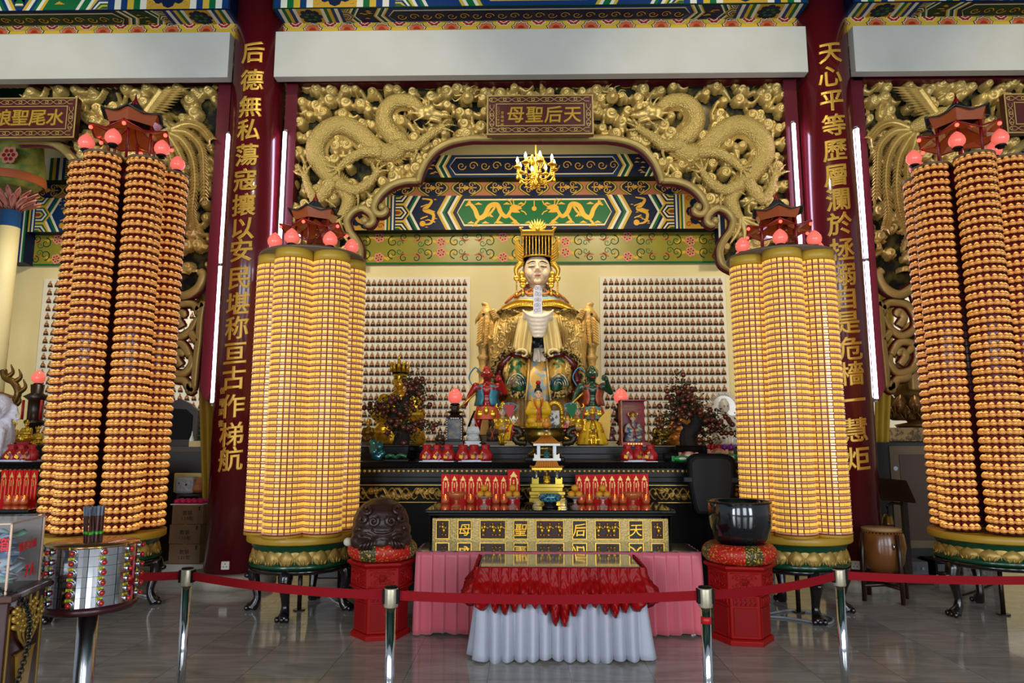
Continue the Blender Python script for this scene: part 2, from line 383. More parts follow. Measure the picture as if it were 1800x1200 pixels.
def dragon_strokes(pt, cx, cy, sc, fl, mi=iP, k=5):
    q = lambda x, y: (cx+fl*x*sc, cy+y*sc)
    body = [tuple(p[:2]) for p in spline([(-1.0, .30, 0), (-.85, .1, 0), (-.72, -.2, 0), (-.5, -.12, 0), (-.32, .22, 0), (-.05, .28, 0), (.1, -.02, 0), (.3, -.16, 0), (.48, .1, 0)], 10)]
    n = len(body); pt.stroke([q(*b) for b in body], [sc*(.03+.15*math.sin(PI*min(1, (i+2)/n*.62+.2))) for i in range(n)], mi, k)
    pt.poly([q(*p) for p in ((.4, .0), (.42, .2), (.55, .3), (.78, .24), (.86, .12), (.7, .08), (.8, -.02), (.6, -.02))], mi, k)
    for (a, b, c) in (((.5, .25), (.42, .42), (.3, .47)), ((.56, .27), (.55, .42), (.46, .52)), ((.8, .2), (.95, .3), (1.0, .42)), ((.82, .06), (.95, .0), (1.02, -.1))): pt.stroke([q(*a), q(*b), q(*c)], sc*.04, mi, k)
    for (x, y, dx) in ((-.62, -.15, -.2), (-.12, .2, -.2), (.12, -.05, -.15), (.36, -.1, .3)):
        pt.stroke([q(x, y), q(x+dx*.6, y-.18), q(x+dx, y-.26)], sc*.08, mi, k)
        for t in (-.12, -.03, .06, .13): pt.stroke([q(x+dx, y-.26), q(x+dx+t, y-.38)], sc*.035, mi, k)
    for t in (-.25, -.1, .05, .2): pt.stroke([q(-1.0, .3), q(-1.12+t*.3, .38+t*.5)], sc*.05, mi, k)
def cloudlet(pt, x, y, r, mi=iP, k=5):
    for dx, dy, s in ((-.9, -.1, .5), (0, .15, .7), (.9, -.1, .5)): pt.disc(x+dx*r, y+dy*r, r*s, mi, k, 9)
    pt.stroke([(x-2*r, y-.35*r), (x+2.2*r, y-.3*r)], r*.35, mi, k)
def beam_face(pt, L, H, a, b, dragons=False, box=True, k=1):
    """a painted beam: two end boxes, zigzag stripes, a long panel; a and b are its two paint colours"""
    pt.rect(-L, L, -H/2, H/2, a, k)
    for s in (-1, 1):
        x = s*L; st = H*.14
        if dragons: st = H*.05
        for c in (() if dragons else (iB, iW, iG, iY, iB, iW)):
            pt.rect(min(x, x-s*st), max(x, x-s*st), -H/2, H/2, c, k+1); x -= s*st
        w = 0 if not box else H*(1.1 if dragons else .95); pt.rect(min(x, x-s*w), max(x, x-s*w), -H/2, H/2, iP, k+1)
        xc = x-s*w/2
        for i in range(8 if box else 0): pt.disc(xc+w*.33*math.cos(i*PI/4), H*.33*math.sin(i*PI/4), H*.15, iN, k+2, 8)
        if box: pt.disc(xc, 0, w*.36, iN, k+3, 16, H*.40)
        if not box: pass
        elif dragons:
            pt.stroke([(xc+.3*H*math.cos(t*.5), .3*H*math.sin(t*.5)) for t in range(10)], H*.09, iP, k+4); pt.disc(xc, 0, H*.12, iP, k+4); pt.stroke([(xc-.2*H, -.25*H), (xc, -.1*H), (xc+.2*H, -.2*H)], H*.07, iP, k+4)
        else:
            for i in range(6): pt.disc(xc+w*.2*math.cos(i*PI/3), H*.2*math.sin(i*PI/3), H*.08, iG, k+4, 8)
        for sx in (-1, 1) if box else ():
            for sy in (-1, 1): pt.spiral(xc+sx*w*.4, sy*H*.38, H*.09, 1.2, 0, H*.025, iR if dragons else iY, k+4)
        x -= s*w
        for c in (iW, iG, iY, iB, iW, iB):
            pt.rect(min(x, x-s*st), max(x, x-s*st), -H/2, H/2, c, k+1); x -= s*st
        for y0 in (-H/2, 0, H/2):             # honeycomb ends
            for j, c in enumerate((iY, a, iW, b, iY, iG)):
                h = H*(.26-.042*j); w2 = H*(.42-.05*j)
                q = [(x, max(-H/2, min(H/2, y0-h))), (x-s*w2*.6, max(-H/2, min(H/2, y0-h))), (x-s*w2, y0), (x-s*w2*.6, max(-H/2, min(H/2, y0+h))), (x, max(-H/2, min(H/2, y0+h)))]
                pt.poly(q, c, k+2+j)
            pt.poly([(x, y0), (x-s*H*.06, y0+(.05 if y0 < H/2 else -.05)*H), (x-s*H*.14, y0), (x-s*H*.06, y0-(.05 if y0 > -H/2 else -.05)*H)], iR, k+9)
        x -= s*H*.34
        x = chevrons(pt, x, H, -s*-1 if False else -s, (iY, iW, b, iG, iW), H*.075, -H*.26)
        xa = x; w = H*.72
        pt.poly([(x, -H/2), (x-s*w, -H/2), (x-s*(w-H*.26), 0), (x-s*w, H/2), (x, H/2), (x+s*H*.26, 0)], b, k+2)
        if dragons:
            cx = x-s*w*.28; pt.stroke([tuple(p[:2]) for p in spline([(cx-.16*H, .42*H, 0), (cx+.1*H, .36*H, 0), (cx+.02*H, .2*H, 0), (cx-.1*H, .08*H, 0), (cx+.16*H, -.05*H, 0), (cx+.1*H, -.3*H, 0), (cx-.14*H, -.36*H, 0)], 9)], [H*(.03+.07*math.sin(PI*i/54)) for i in range(55)], iP, k+4)
            pt.disc(cx-.14*H, -.32*H, H*.085, iP, k+4)
            for i in range(9):
                cloudlet(pt, cx+H*RS.uniform(-.27, .27), H*RS.uniform(-.44, .44), H*.022)
            for dx, dy in ((.2, .1), (-.2, -.1), (.22, -.2), (-.2, .25)): pt.stroke([(cx, dy*H), (cx+dx*H, dy*H-.08*H)], H*.035, iP, k+4)
        else:
            for i in range(7): cloudlet(pt, x-s*w*RS.uniform(.05, .65), H*RS.uniform(-.4, .4), H*.05, iP, k+4)
        x -= s*w
        x = chevrons(pt, x, H, -s, (iY, iW, iG, a, iW, iY), H*.075, -H*.26)
        xe = abs(x)
    xe -= H*.02
    pt.poly([(-xe, -H/2), (xe, -H/2), (xe+H*.26, 0), (xe, H/2), (-xe, H/2), (-xe-H*.26, 0)], iB if a != iN else iN, k+2)
    for j, (c, i_) in enumerate(((iY, .10), (iW, .115), (b if not dragons else iG, .15))):
        h = H/2-H*i_; z = xe-H*i_*.4; pt.poly([(-z+H*.1, -h), (z-H*.1, -h), (z+H*.16, 0), (z-H*.1, h), (-z+H*.1, h), (-z-H*.16, 0)] if not dragons else [(-z, -h), (z, -h), (z+H*.2, 0), (z, h), (-z, h), (-z-H*.2, 0)], c, k+3+j)
    if dragons:
        for s in (-1, 1):
            dragon_strokes(pt, s*xe*.5, 0, H*.78, -s, iP, k+7)
            for i in range(9): cloudlet(pt, s*xe*(.08+.1*i), H*(.25 if i % 2 else -.3), H*.05, iP, k+6)
        pt.disc(0, H*.1, H*.07, iP, k+7); pt.stroke([(0, .1*H), (0, .33*H)], H*.03, iP, k+7)
    else:
        for i in range(int(xe*2/(H*.5))): pt.spiral(-xe+H*.4+i*H*.5, 0, H*.2, 1.3, 0, H*.045, iP, k+7, hand=1 if i % 2 else -1)
for i, (x0, x1) in enumerate(BAYS):
    xa, xb, xm = x0+.30, x1-.30, (x0+x1)/2
    o = MB().box(xa, xb, 8.5, 8.64, zb0, zb1).build('trim_%d' % (i+1), WHITE, bevel=.006); struct(o, 'broad white plastered beam '+BN[i])
    zs_ = P(900, 50, 8.72).z; pt = Paint((xm, 8.72, (zs_+zo1)/2), (1, 0, 0), (0, 0, 1), (0, -1, 0)); L, H = (xb-xa)/2+.05, zo1-zs_+.01
    base = MB().box(xm-L, xm+L, 8.72, 8.88, zb1-.06, zo1+.02).build('trim_%d' % (i+4), [PYEL]); struct(base, 'yellow ornament strip above the white beam '+BN[i])
    n = int(round(2*L/.47)); st = 2*L/n
    for j in range(n+1):
        c = -L+st*j
        def halfflower(c, y, sy, r, mi, kk, lobes=5):
            q = []
            for t in range(lobes*4+1):
                a = PI*t/(lobes*4); rr = r*(1-.16*abs(math.cos(a*lobes))); q.append((max(-L, min(L, c+rr*math.cos(a)*1.15)), y+sy*min(H*.96, rr*math.sin(a))))
            pt.poly(q, mi, kk)
        halfflower(c, -H/2, 1, H*.98, iD, 1); halfflower(c, -H/2, 1, H*.88, iW, 2); halfflower(c, -H/2, 1, H*.80, iO, 3); halfflower(c, -H/2, 1, H*.36, iR, 4)
        if j < n:
            m_ = c+st/2; halfflower(m_, H/2, -1, H*.72, iW, 1, 4); halfflower(m_, H/2, -1, H*.64, iR, 2, 4); halfflower(m_, H/2, -1, H*.4, iW, 3, 3); halfflower(m_, H/2, -1, H*.32, iC, 4, 3)
    pt.build('ornament', base)
    yb = 8.41
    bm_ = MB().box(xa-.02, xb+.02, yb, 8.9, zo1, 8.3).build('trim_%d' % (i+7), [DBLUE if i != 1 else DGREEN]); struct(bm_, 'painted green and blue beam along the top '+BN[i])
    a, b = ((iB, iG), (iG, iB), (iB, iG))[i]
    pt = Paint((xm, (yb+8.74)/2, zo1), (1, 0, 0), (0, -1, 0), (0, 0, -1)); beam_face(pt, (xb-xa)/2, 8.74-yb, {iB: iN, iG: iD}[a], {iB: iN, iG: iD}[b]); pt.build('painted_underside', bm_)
    pt = Paint((xm, yb, zo1+.31), (1, 0, 0), (0, 0, 1), (0, -1, 0)); beam_face(pt, (xb-xa)/2, .6, a, b); pt.build('painted_face', bm_)
# recess behind the screens --------------------------------------------------------------
struct(MB().box(-10.9, 11.3, 8.95, 13.6, 7.75, 7.9).build('ceiling', DGREEN), 'dark coffered ceiling over the shrines')
mbt = MB(); zc_ = 7.75
coff = Paint((CX, 11.3, zc_), (1, 0, 0), (0, -1, 0), (0, 0, -1))
for ix in range(-12, 13):
    for iy in range(3):
        x, y = ix*.85, -1.5+iy*1.2; coff.rect(x-.38, x+.38, y-.5, y+.5, iP, 1); coff.rect(x-.35, x+.35, y-.47, y+.47, iD, 2)
        for sx in (-1, 1):
            for sy in (-1, 1): coff.spiral(x+sx*.15, y+sy*.2, .13, 1.4, 0, .03, iP, 3, 12, sx*sy)
struct(coff.build('ceiling'), 'gold scroll coffers painted on the ceiling over the shrines')
YB = 13.6
zF0, zF1, zB1, zS1 = P(945, 463, YB-.06).z, P(945, 405, YB-.06).z, P(945, 343, YB-.3).z, P(945, 311, YB-.1).z
zB0 = P(945, 403, YB-.3).z
BACK = [(-9.85, COLX[0]-.05), (COLX[0]+.05, COLX[1]-.05), (COLX[1]+.05, 10.3)]
SIDE = ('in the left shrine', 'in the great middle shrine', 'in the right shrine')
FR = mat('frieze_olive', '#8f882c', .35, var=('#807a28', 3, .3))
for i, (x0, x1) in enumerate(BACK):
    xm, L = (x0+x1)/2, (x1-x0)/2
    H = zF1-zF0; o = MB().box(x0, x1, YB-.06, YB, zF0, zF1).build('trim_%d' % (i+10), FR); struct(o, 'olive yellow floral frieze on the wall '+SIDE[i])
    pt = Paint((xm, YB-.06, (zF0+zF1)/2), (1, 0, 0), (0, 0, 1), (0, -1, 0), .002)
    pt.rect(-L, L, -H/2, -H/2+.035, iG, 1); pt.rect(-L, L, H/2-.045, H/2, iG, 1); pt.rect(-L, L, H/2-.03, H/2-.012, iY, 2)
    n = 6; st = 2*L/n
    for j in range(n):
        c = -L+st*(j+.5); c2 = c+st/2
        for sy in (-1, 1):
            fy = sy*H*(.16 if j % 2 else .30)
            for p in range(6):
                a = PI*p/3+.3; pt.disc(c+.065*math.cos(a), fy+.065*math.sin(a), .042, iK, 2, 8); pt.disc(c+.055*math.cos(a), fy+.055*math.sin(a), .02, iC, 3, 6)
            for sx in (-1, 1):
                pt.spiral(c+sx*st*.22, sy*H*.18, .11, 1.25, PI/2*sy, .022, iD, 2, 16, sx*sy); pt.spiral(c+sx*st*.40, sy*H*.32, .08, 1.2, -PI/2*sy, .02, iD, 2, 14, -sx*sy)
                pt.spiral(c+sx*st*.33, sy*H*.12, .07, 1.2, 0, .018, iG, 2, 12, sx*sy)
                pt.stroke([(c+sx*.1, fy), (c+sx*st*.14, fy+sy*.03), (c+sx*st*.2, fy-sy*.05), (c+sx*st*.25, fy-sy*.02)], [.05, .07, .05, .01], iY, 1)
                pt.stroke([(c+sx*st*.3, sy*H*.3), (c+sx*st*.38, sy*H*.2), (c+sx*st*.46, sy*H*.24)], [.02, .06, .01], iO, 1)
    pt.build('ornament', o)
    H = zB1-zB0; o = MB().box(x0, x1, YB-.3, YB, zB0, zB1).build('trim_%d' % (i+13), [DBLUE]); struct(o, 'wall beam painted with gold dragons '+SIDE[i])
    pt = Paint((xm, YB-.3, (zB0+zB1)/2), (1, 0, 0), (0, 0, 1), (0, -1, 0), .002); beam_face(pt, L, H, iN if i == 1 else iG, iN if i == 1 else iB, True, i == 1); pt.build('painted_face', o)
    H = zS1-zB1; o = MB().box(x0, x1, YB-.12, YB, zB1, zS1).build('trim_%d' % (i+16), mat('salmon_paint', '#b4714a', .5, var=('#a66440', 3, .3))); struct(o, 'salmon band with gold and black medallions '+SIDE[i])
    pt = Paint((xm, YB-.12, (zB1+zS1)/2), (1, 0, 0), (0, 0, 1), (0, -1, 0), .002); n = 11
    for j in range(n):
        c = -L+2*L*(j+.5)/n
        for r, mi, kk in ((1.0, iG, 1), (.93, iY, 2), (.84, iN, 3)):
            pt.poly([(c+r*.29*math.cos(a)*(1+.10*math.cos(4*a)), r*H*.43*math.sin(a)*(1+.06*math.cos(4*a))) for a in [2*PI*t/28 for t in range(28)]], mi, kk)
        for sx in (-1, 1):
            for sy in (-1, 1): pt.spiral(c+sx*.1, sy*H*.13, .07, 1.3, 0, .022, iP, 4, 12, sx*sy)
        pt.disc(c, 0, .04, iP, 4, 8); pt.stroke([(c-.2, 0), (c+.2, 0)], .02, iP, 4)
    pt.build('ornament', o)
    zu0, zu1 = P(945, 311, YB-.38).z, P(945, 276, YB-.38).z+.05
    o = MB().box(x0, x1, YB-.38, YB-.02, zu0, zu1).build('trim_%d' % (i+19), [DGREEN]); struct(o, 'dark green upper beam with zigzag ends '+SIDE[i])
    pt = Paint((xm, YB-.38, (zu0+zu1)/2), (1, 0, 0), (0, 0, 1), (0, -1, 0), .002); beam_face(pt, L, zu1-zu0, iD, iN, False, i == 1); pt.build('painted_face', o)
for j, x in enumerate((-9.95, COLX[0]+.02, COLX[1]-.02)):   # engaged pillars on the back wall
    zt = P(945, 311, YB-.3).z
    o = MB().box(x-.16, x+.16, YB-.34, YB, zF0, zt).build('trim_%d' % (j+22), [DBLUE]); struct(o, ('striped blue end post on the wall at the far left', 'striped blue end post on the back wall above the left altar lamp', 'striped blue end post on the back wall above the right altar lamp')[j])
    pt = Paint((x, YB-.34, (zF0+zt)/2), (1, 0, 0), (0, 0, 1), (0, -1, 0)); h = (zt-zF0)/2
    for k_, (a, b, c) in enumerate(((-.16, -.12, iW), (-.12, -.03, iN), (-.03, .0, iY), (0, .09, iN if j else iB), (.09, .12, iW), (.12, .16, iG))): pt.rect(a, b, -h, h, c, 1)
    pt.build('stripes', o)
# wall panels of small Buddha figures ------------------------------------------------------
PAN = mat('panel_white', '#dcd6c6', .5); BUD1 = mat('figure_brown', '#8a5a38', .45, .1); BUD2 = mat('figure_dark', '#3a2114', .6); BUD3 = mat('figure_skin', '#b98a5e', .45)
px = MPP(945, 640, YB)
def figure_template():
    s = px; mb = MB()
    mb.prism([(-4.2*s, -5.4*s), (4.2*s, -5.4*s), (3.9*s, -3.2*s), (-3.9*s, -3.2*s)], -.015, 0, 1)
    mb.prism([(-3.9*s, -3.4*s), (3.9*s, -3.4*s), (3.3*s, -1.6*s), (2.4*s, 1.2*s), (1.2*s, 2.4*s), (-1.2*s, 2.4*s), (-2.4*s, 1.2*s), (-3.3*s, -1.6*s)], -.03, 0, 0)
    mb.ell((0, -.03, -1.2*s), (1.5*s, .012, 1.6*s), 2, 8, 5); mb.ell((0, -.022, 3.4*s), (1.35*s, .02, 1.7*s), 2, 8, 5); mb.ell((0, -.018, 5.0*s), (1.2*s, .018, 1.0*s), 1, 8, 4)
    mb.ell((-2.4*s, -.03, -2.8*s), (1.5*s, .012, .7*s), 1, 6, 4); mb.ell((2.4*s, -.03, -2.8*s), (1.5*s, .012, .7*s), 1, 6, 4)
    return mb
ft = figure_template(); proto = None
ftV = np.array(ft.v); ftF = [f for f in ft.f]
FMATS = [BUD1, BUD2, BUD3]
def panel(x0, x1, z0, z1, label, n):
    o = MB().box(x0, x1, YB-.04, YB, z0, z1).build('wall_panel', PAN, bevel=.006); o.name = 'trim_%d' % n; return struct(o, label)
rest = MB(); dx, dz = 10.15*px, 14.55*px; zr = P(945, 497, YB).z
z_bot = 1.7
panel(P(1056, 640, YB).x, P(1056, 640, YB).x+21*dx+.1, z_bot, zr+10*px, 'white wall panel of small Buddha figures right of the great statue', 30)
panel(P(826, 640, YB).x-21*dx-.1, P(826, 640, YB).x, z_bot, zr+10*px, 'white wall panel of small Buddha figures left of the great statue', 31)
panel(-9.55, -4.2, z_bot, zr+10*px, 'white wall panel of small Buddha figures in the left shrine', 32)
panel(4.9, 10.0, z_bot, zr+10*px, 'white wall panel of small Buddha figures in the right shrine', 33)
def figure_at(x, z, single):
    global proto
    if single:
        if proto is None:
            proto = ft.build('buddha_figure', FMATS); o = proto
        else:
            o = proto.copy(); COL.objects.link(o)
        o.location = (x, YB-.04, z); tag(o, 'small gilt seated Buddha figure in the rows beside the great statue', 'figurine', 'small Buddha figures beside the great statue')
    else: rest.add([(v[0]+x, v[1]+YB-.04, v[2]+z) for v in ft.v], ft.f); rest.m[-len(ft.f):] = ft.m; rest.s[-len(ft.f):] = ft.s
for side in (1, -1):
    xs = P(1066 if side > 0 else 816, 640, YB).x
    for c in range(21):
        for r in range(20):
            single = c < 10 and r < 15
            figure_at(xs+side*c*dx, zr-r*dz, single)
for c in range(38):
    for r in range(20): figure_at(-9.4+c*.137, zr-r*dz, False)
for c in range(6):
    for r in range(20): figure_at(5.0+c*.137, zr-r*dz, False)
o = rest.build('buddha_figures', FMATS, fix=False); tag(o, 'further rows of small gilt Buddha figures on the wall panels', 'figurines', None, 'stuff')
# ================================================================ CARVED SCREENS
YS = 8.95
def inside(poly, X, Z):
    r = np.zeros(X.shape, bool); n = len(poly)
    for i in range(n):
        (x1, z1), (x2, z2) = poly[i], poly[(i+1) % n]
        if z1 == z2: continue
        c = ((z1 > Z) != (z2 > Z)) & (X < (x2-x1)*(Z-z1)/(z2-z1)+x1); r ^= c
    return r
class Relief:
    """carved wood as a height field; whatever stays below the board it grows out of is cut away"""
    def __init__(s, x0, x1, z0, z1, res=.0125):
        s.xs = np.arange(x0, x1+res, res); s.zs = np.arange(z0, z1+res, res); s.X, s.Z = np.meshgrid(s.xs, s.zs); s.H = np.full(s.X.shape, -.02); s.res = res
    def win(s, cx, cz, R):
        a, b = np.searchsorted(s.xs, (cx-R, cx+R)); c, d = np.searchsorted(s.zs, (cz-R, cz+R)); return slice(c, d), slice(a, b)
    def put(s, w, h): s.H[w] = np.maximum(s.H[w], h)
    def curl(s, cx, cz, R, base=.03, amp=.05, hand=1, ph=0., turns=2.0, sq=1.):
        w = s.win(cx, cz, R*1.05); dx, dz = s.X[w]-cx, (s.Z[w]-cz)*sq; r = np.hypot(dx, dz)/R; th = np.arctan2(dz, dx)
        g = .5+.5*np.cos(2*PI*(r*turns)-hand*th+ph); dome = np.sqrt(np.clip(1-r**2.4, 0, 1))
        s.put(w, np.where(r < 1, base*np.clip(dome*3, 0, 1)+amp*dome*(.55+.45*g), -.02))
    def wisp(s, pts, rr, base=.02, amp=.035):
        for i in range(len(pts)-1):
            (x1, z1), (x2, z2) = pts[i], pts[i+1]; R = max(rr[i], rr[i+1]); L = math.hypot(x2-x1, z2-z1)
            w = s.win((x1+x2)/2, (z1+z2)/2, L/2+R); dx, dz = s.X[w]-x1, s.Z[w]-z1
            t = np.clip((dx*(x2-x1)+dz*(z2-z1))/max(L*L, 1e-9), 0, 1); d = np.hypot(dx-t*(x2-x1), dz-t*(z2-z1))/(rr[i]+(rr[i+1]-rr[i])*t)
            s.put(w, np.where(d < 1, base+amp*np.sqrt(np.clip(1-d*d, 0, 1)), -.02))
    def clouds(s, poly, step=.175, dens=.9, seed=1, keep=None):
        q = np.random.RandomState(seed); x0, x1, z0, z1 = s.xs[0], s.xs[-1], s.zs[0], s.zs[-1]; row = 0
        z = z0
        while z < z1:
            x = x0+(row % 2)*step*.5
            while x < x1:
                cx, cz = x+q.uniform(-.35, .35)*step, z+q.uniform(-.35, .35)*step; x += step
                if q.rand() > dens: continue
                if keep is not None and not keep(cx, cz): continue
                R = step*q.uniform(.30, .46); hd = q.choice((-1, 1)); b = q.uniform(.01, .065)
                s.curl(cx, cz, R, b+.03, .085, hd, q.uniform(0, 6), 1.7)
                for k in range(q.randint(1, 4)):
                    a = q.uniform(0, 2*PI); s.curl(cx+R*1.05*math.cos(a), cz+R*.75*math.sin(a), R*q.uniform(.4, .68), b, .06, -hd, q.uniform(0, 6), 1.4)
                a = q.choice((0, PI))+q.uniform(-.5, .5); L = step*q.uniform(.9, 1.6); bend = q.uniform(-.6, .6)
                pts = [(cx+L*t*math.cos(a+bend*t*2), cz+L*t*math.sin(a+bend*t*2)+.03*math.sin(t*7)) for t in np.linspace(0, 1, 8)]
                s.wisp(pts, [R*.42*(1-.75*t)+.008 for t in np.linspace(0, 1, 8)], b, .03)
            z += step*.78; row += 1
        s.H[~inside(poly, s.X, s.Z)] = -.02
    def build(s, name, y, mats, parent, floor=0.):
        h = s.H; nz, nx = h.shape; V = np.stack([s.X.ravel(), y-h.ravel(), s.Z.ravel()], 1)
        I = np.arange(nz*nx).reshape(nz, nx); q = np.stack([I[:-1, :-1], I[:-1, 1:], I[1:, 1:], I[1:, :-1]], -1).reshape(-1, 4)
        hm = np.maximum.reduce([h[:-1, :-1], h[:-1, 1:], h[1:, 1:], h[1:, :-1]]).ravel(); q = q[hm > floor-.005]
        used = np.unique(q); mp_ = np.zeros(len(V), np.int64); mp_[used] = np.arange(len(used))
        return np_mesh(name, V[used], mp_[q], mats, parent)
def uvpath(pts, Y, n=6): return [(p.x, p.z) for p in (P(u, v, Y) for u, v in [tuple(q[:2]) for q in spline([(a, b, 0) for a, b in pts], n)])]
def moulding(mb, path, w, y, d0, mi_gold, mi_red, d=.10):
    """rounded gold bar with a thin dark red outline behind it"""
    mb.tube([(x, y-.03, z) for x, z in path], w, 12, mi_gold, None, True, (1, .8), (0, 1, 0)); mb.tube([(x, y+d*.5, z) for x, z in path], w*1.32, 8, mi_red, None, True, (1, .75), (0, 1, 0))
# curves of the middle arch, left half, as read off the photograph
ARCH1 = [(949, 249.5), (900, 249.5), (850, 249.5), (827, 250), (795, 256), (770, 268), (753, 286), (743, 305), (736, 326)]
ARCH2 = [(737, 323), (715, 324), (692, 331), (673, 345), (663, 360), (661, 373), (667, 381), (676, 381), (681, 375), (676, 370)]
ARCH3 = [(646, 394), (652, 400), (659, 393), (656, 381), (641, 371), (624, 377), (614, 391), (618, 410), (630, 427), (637, 445), (632, 468), (612, 480)]
flipu = lambda pts: [(1898-u, v) for u, v in pts]
def head_mesh(parent, S, fl):
    """a carved dragon's head looking towards +x (or -x when fl is -1); S is its length"""
    mb = MB()
    for c, r in (((0, 0, 0), (.36, .22, .26)), ((.38, 0, .02), (.30, .16, .15)), ((.66, 0, .05), (.14, .15, .11)), ((.32, 0, -.22), (.30, .12, .07)), ((-.2, 0, -.05), (.25, .2, .24)), ((.12, -.14, .17), (.12, .1, .1)), ((.05, -.12, -.12), (.16, .12, .12))): mb.ell(c, r)
    for a, b, c, r in (((-.05, -.08, .2), (-.3, -.12, .42), (-.62, -.1, .46), .05), ((.0, -.05, .22), (-.1, -.05, .5), (-.3, 0, .62), .04), ((-.3, -.1, -.05), (-.6, -.1, .05), (-.85, -.08, -.05), .07), ((-.25, -.1, -.15), (-.55, -.1, -.2), (-.75, -.08, -.36), .06), ((-.1, -.1, -.22), (-.3, -.1, -.4), (-.5, -.08, -.58), .05), ((.2, -.1, -.3), (.1, -.1, -.45), (-.05, -.08, -.58), .04), ((.72, -.1, .05), (.95, -.14, .0), (1.1, -.1, -.2), .025), ((.7, -.1, .1), (.9, -.12, .28), (1.15, -.1, .3), .025)):
        p = spline([a, b, c], 6); mb.tube(p, [r*(1.1-i/len(p)) for i in range(len(p))], 7)
    mb.v = [(fl*x*S, y*S, z*S) for x, y, z in mb.v]
    return blob('dragon_head', mb, .012, GOLD, parent, 1)
def dragon(parent, uv, rads, Y, fl, legs):
    """carved dragon: scaled body with crest, four-clawed legs, head; uv in photograph pixels"""
    root = bpy.data.objects.new('dragon', None); COL.objects.link(root); root.parent = parent
    pts = [P(u, v, Y) for u, v in uv]; p = spline(pts, 7); n = len(p); rr = [lerp(rads[int(i/7)], rads[min(int(i/7)+1, len(rads)-1)], (i % 7)/7) for i in range(n)]
    V, F = [], []; K = 18; fine = []
    for i in range(n-1):
        for t in range(4): fine.append((p[i].lerp(p[i+1], t/4), lerp(rr[i], rr[i+1], t/4)))
    fine.append((p[-1], rr[-1])); m_ = len(fine)
    for i, (q, r) in enumerate(fine):
        t = (fine[min(i+1, m_-1)][0]-fine[max(i-1, 0)][0]).normalized(); a = Vector((-t.z, 0, t.x)); b = Vector((0, -1, 0))
        for k in range(K):
            w = 2*PI*k/K; rip = 1+(.07 if (i+k) % 2 else -.03)*(1 if math.cos(w) > -.6 else 0)
            V.append(q+a*(r*rip*math.cos(w))+b*(r*rip*.8*math.sin(w)))
    for i in range(m_-1):
        for k in range(K): x, y = i*K+k, i*K+(k+1) % K; F.append((x, y, y+K, x+K))
    np_mesh('dragon_body', [tuple(v) for v in V], F, SCALED, root)
    cr = MB()
    for i in range(6, m_-8, 3):
        q, r = fine[i]; t = (fine[i+1][0]-fine[i-1][0]).normalized(); a = Vector((-t.z, 0, t.x)); a = -a if fl < 0 else a
        b = Vector((0, -1, 0)); h = r*.55
        cr.add([q+a*r*.85-t*h*.5-b*.01, q+a*r*.85+t*h*.5-b*.01, q+a*(r*.9+h)-t*h*.7, q+a*r*.8-t*h*.1+b*.035], [(0, 1, 2), (0, 3, 2), (1, 2, 3), (0, 1, 3)])
    cr.build('crest', GOLD, root)
    for L in legs:
        lp = spline([P(u, v, Y-.05) for u, v in L], 6); mb = MB(); k = len(lp); r0 = .075
        mb.tube(lp, [r0*(1.1-.6*i/k)+.012*(i % 2) for i in range(k)], 9); e = lp[-1]; d = (lp[-1]-lp[-4]).normalized(); sd = Vector((-d.z, 0, d.x))
        mb.ell(tuple(e), .045)
        for a in (-.9, -.3, .3, .95):
            v_ = d*math.cos(a)+sd*math.sin(a); c = spline([e, e+v_*.11+Vector((0, -.05, 0)), e+v_*.19+d*.02-sd*.03], 4); mb.tube(c, [.022*(1.1-i/len(c)) for i in range(len(c))], 6)
        for a in (1.9, -2.0): # flame tufts at the elbow
            q = lp[k//3]; v_ = d*math.cos(a)+sd*math.sin(a); c = spline([q, q+v_*.1, q+v_*.2-d*.1], 4); mb.tube(c, [.03*(1.1-i/len(c)) for i in range(len(c))], 6)
        mb.build('dragon_leg', SCALED, root)
    h = head_mesh(root, .36, fl); h.location = P(uv[0][0]+fl*8, uv[0][1]+2, Y-.10); h.rotation_euler = (0, rad(14)*fl, 0)
    tl = MB(); e = p[-1]; d = (p[-1]-p[-6]).normalized(); sd = Vector((-d.z, 0, d.x))
    for a in (-1.0, -.5, 0, .5, 1.0):
        v_ = d*math.cos(a)+sd*math.sin(a); c = spline([e-d*.03, e+v_*.16, e+v_*.3+sd*.08*a], 5); tl.tube(c, [.045*math.sin(PI*(.25+.75*i/len(c)))+.006 for i in range(len(c))], 7, 0, None, True, (1, .6))
    tl.build('tail_tuft', GOLD, root); return root
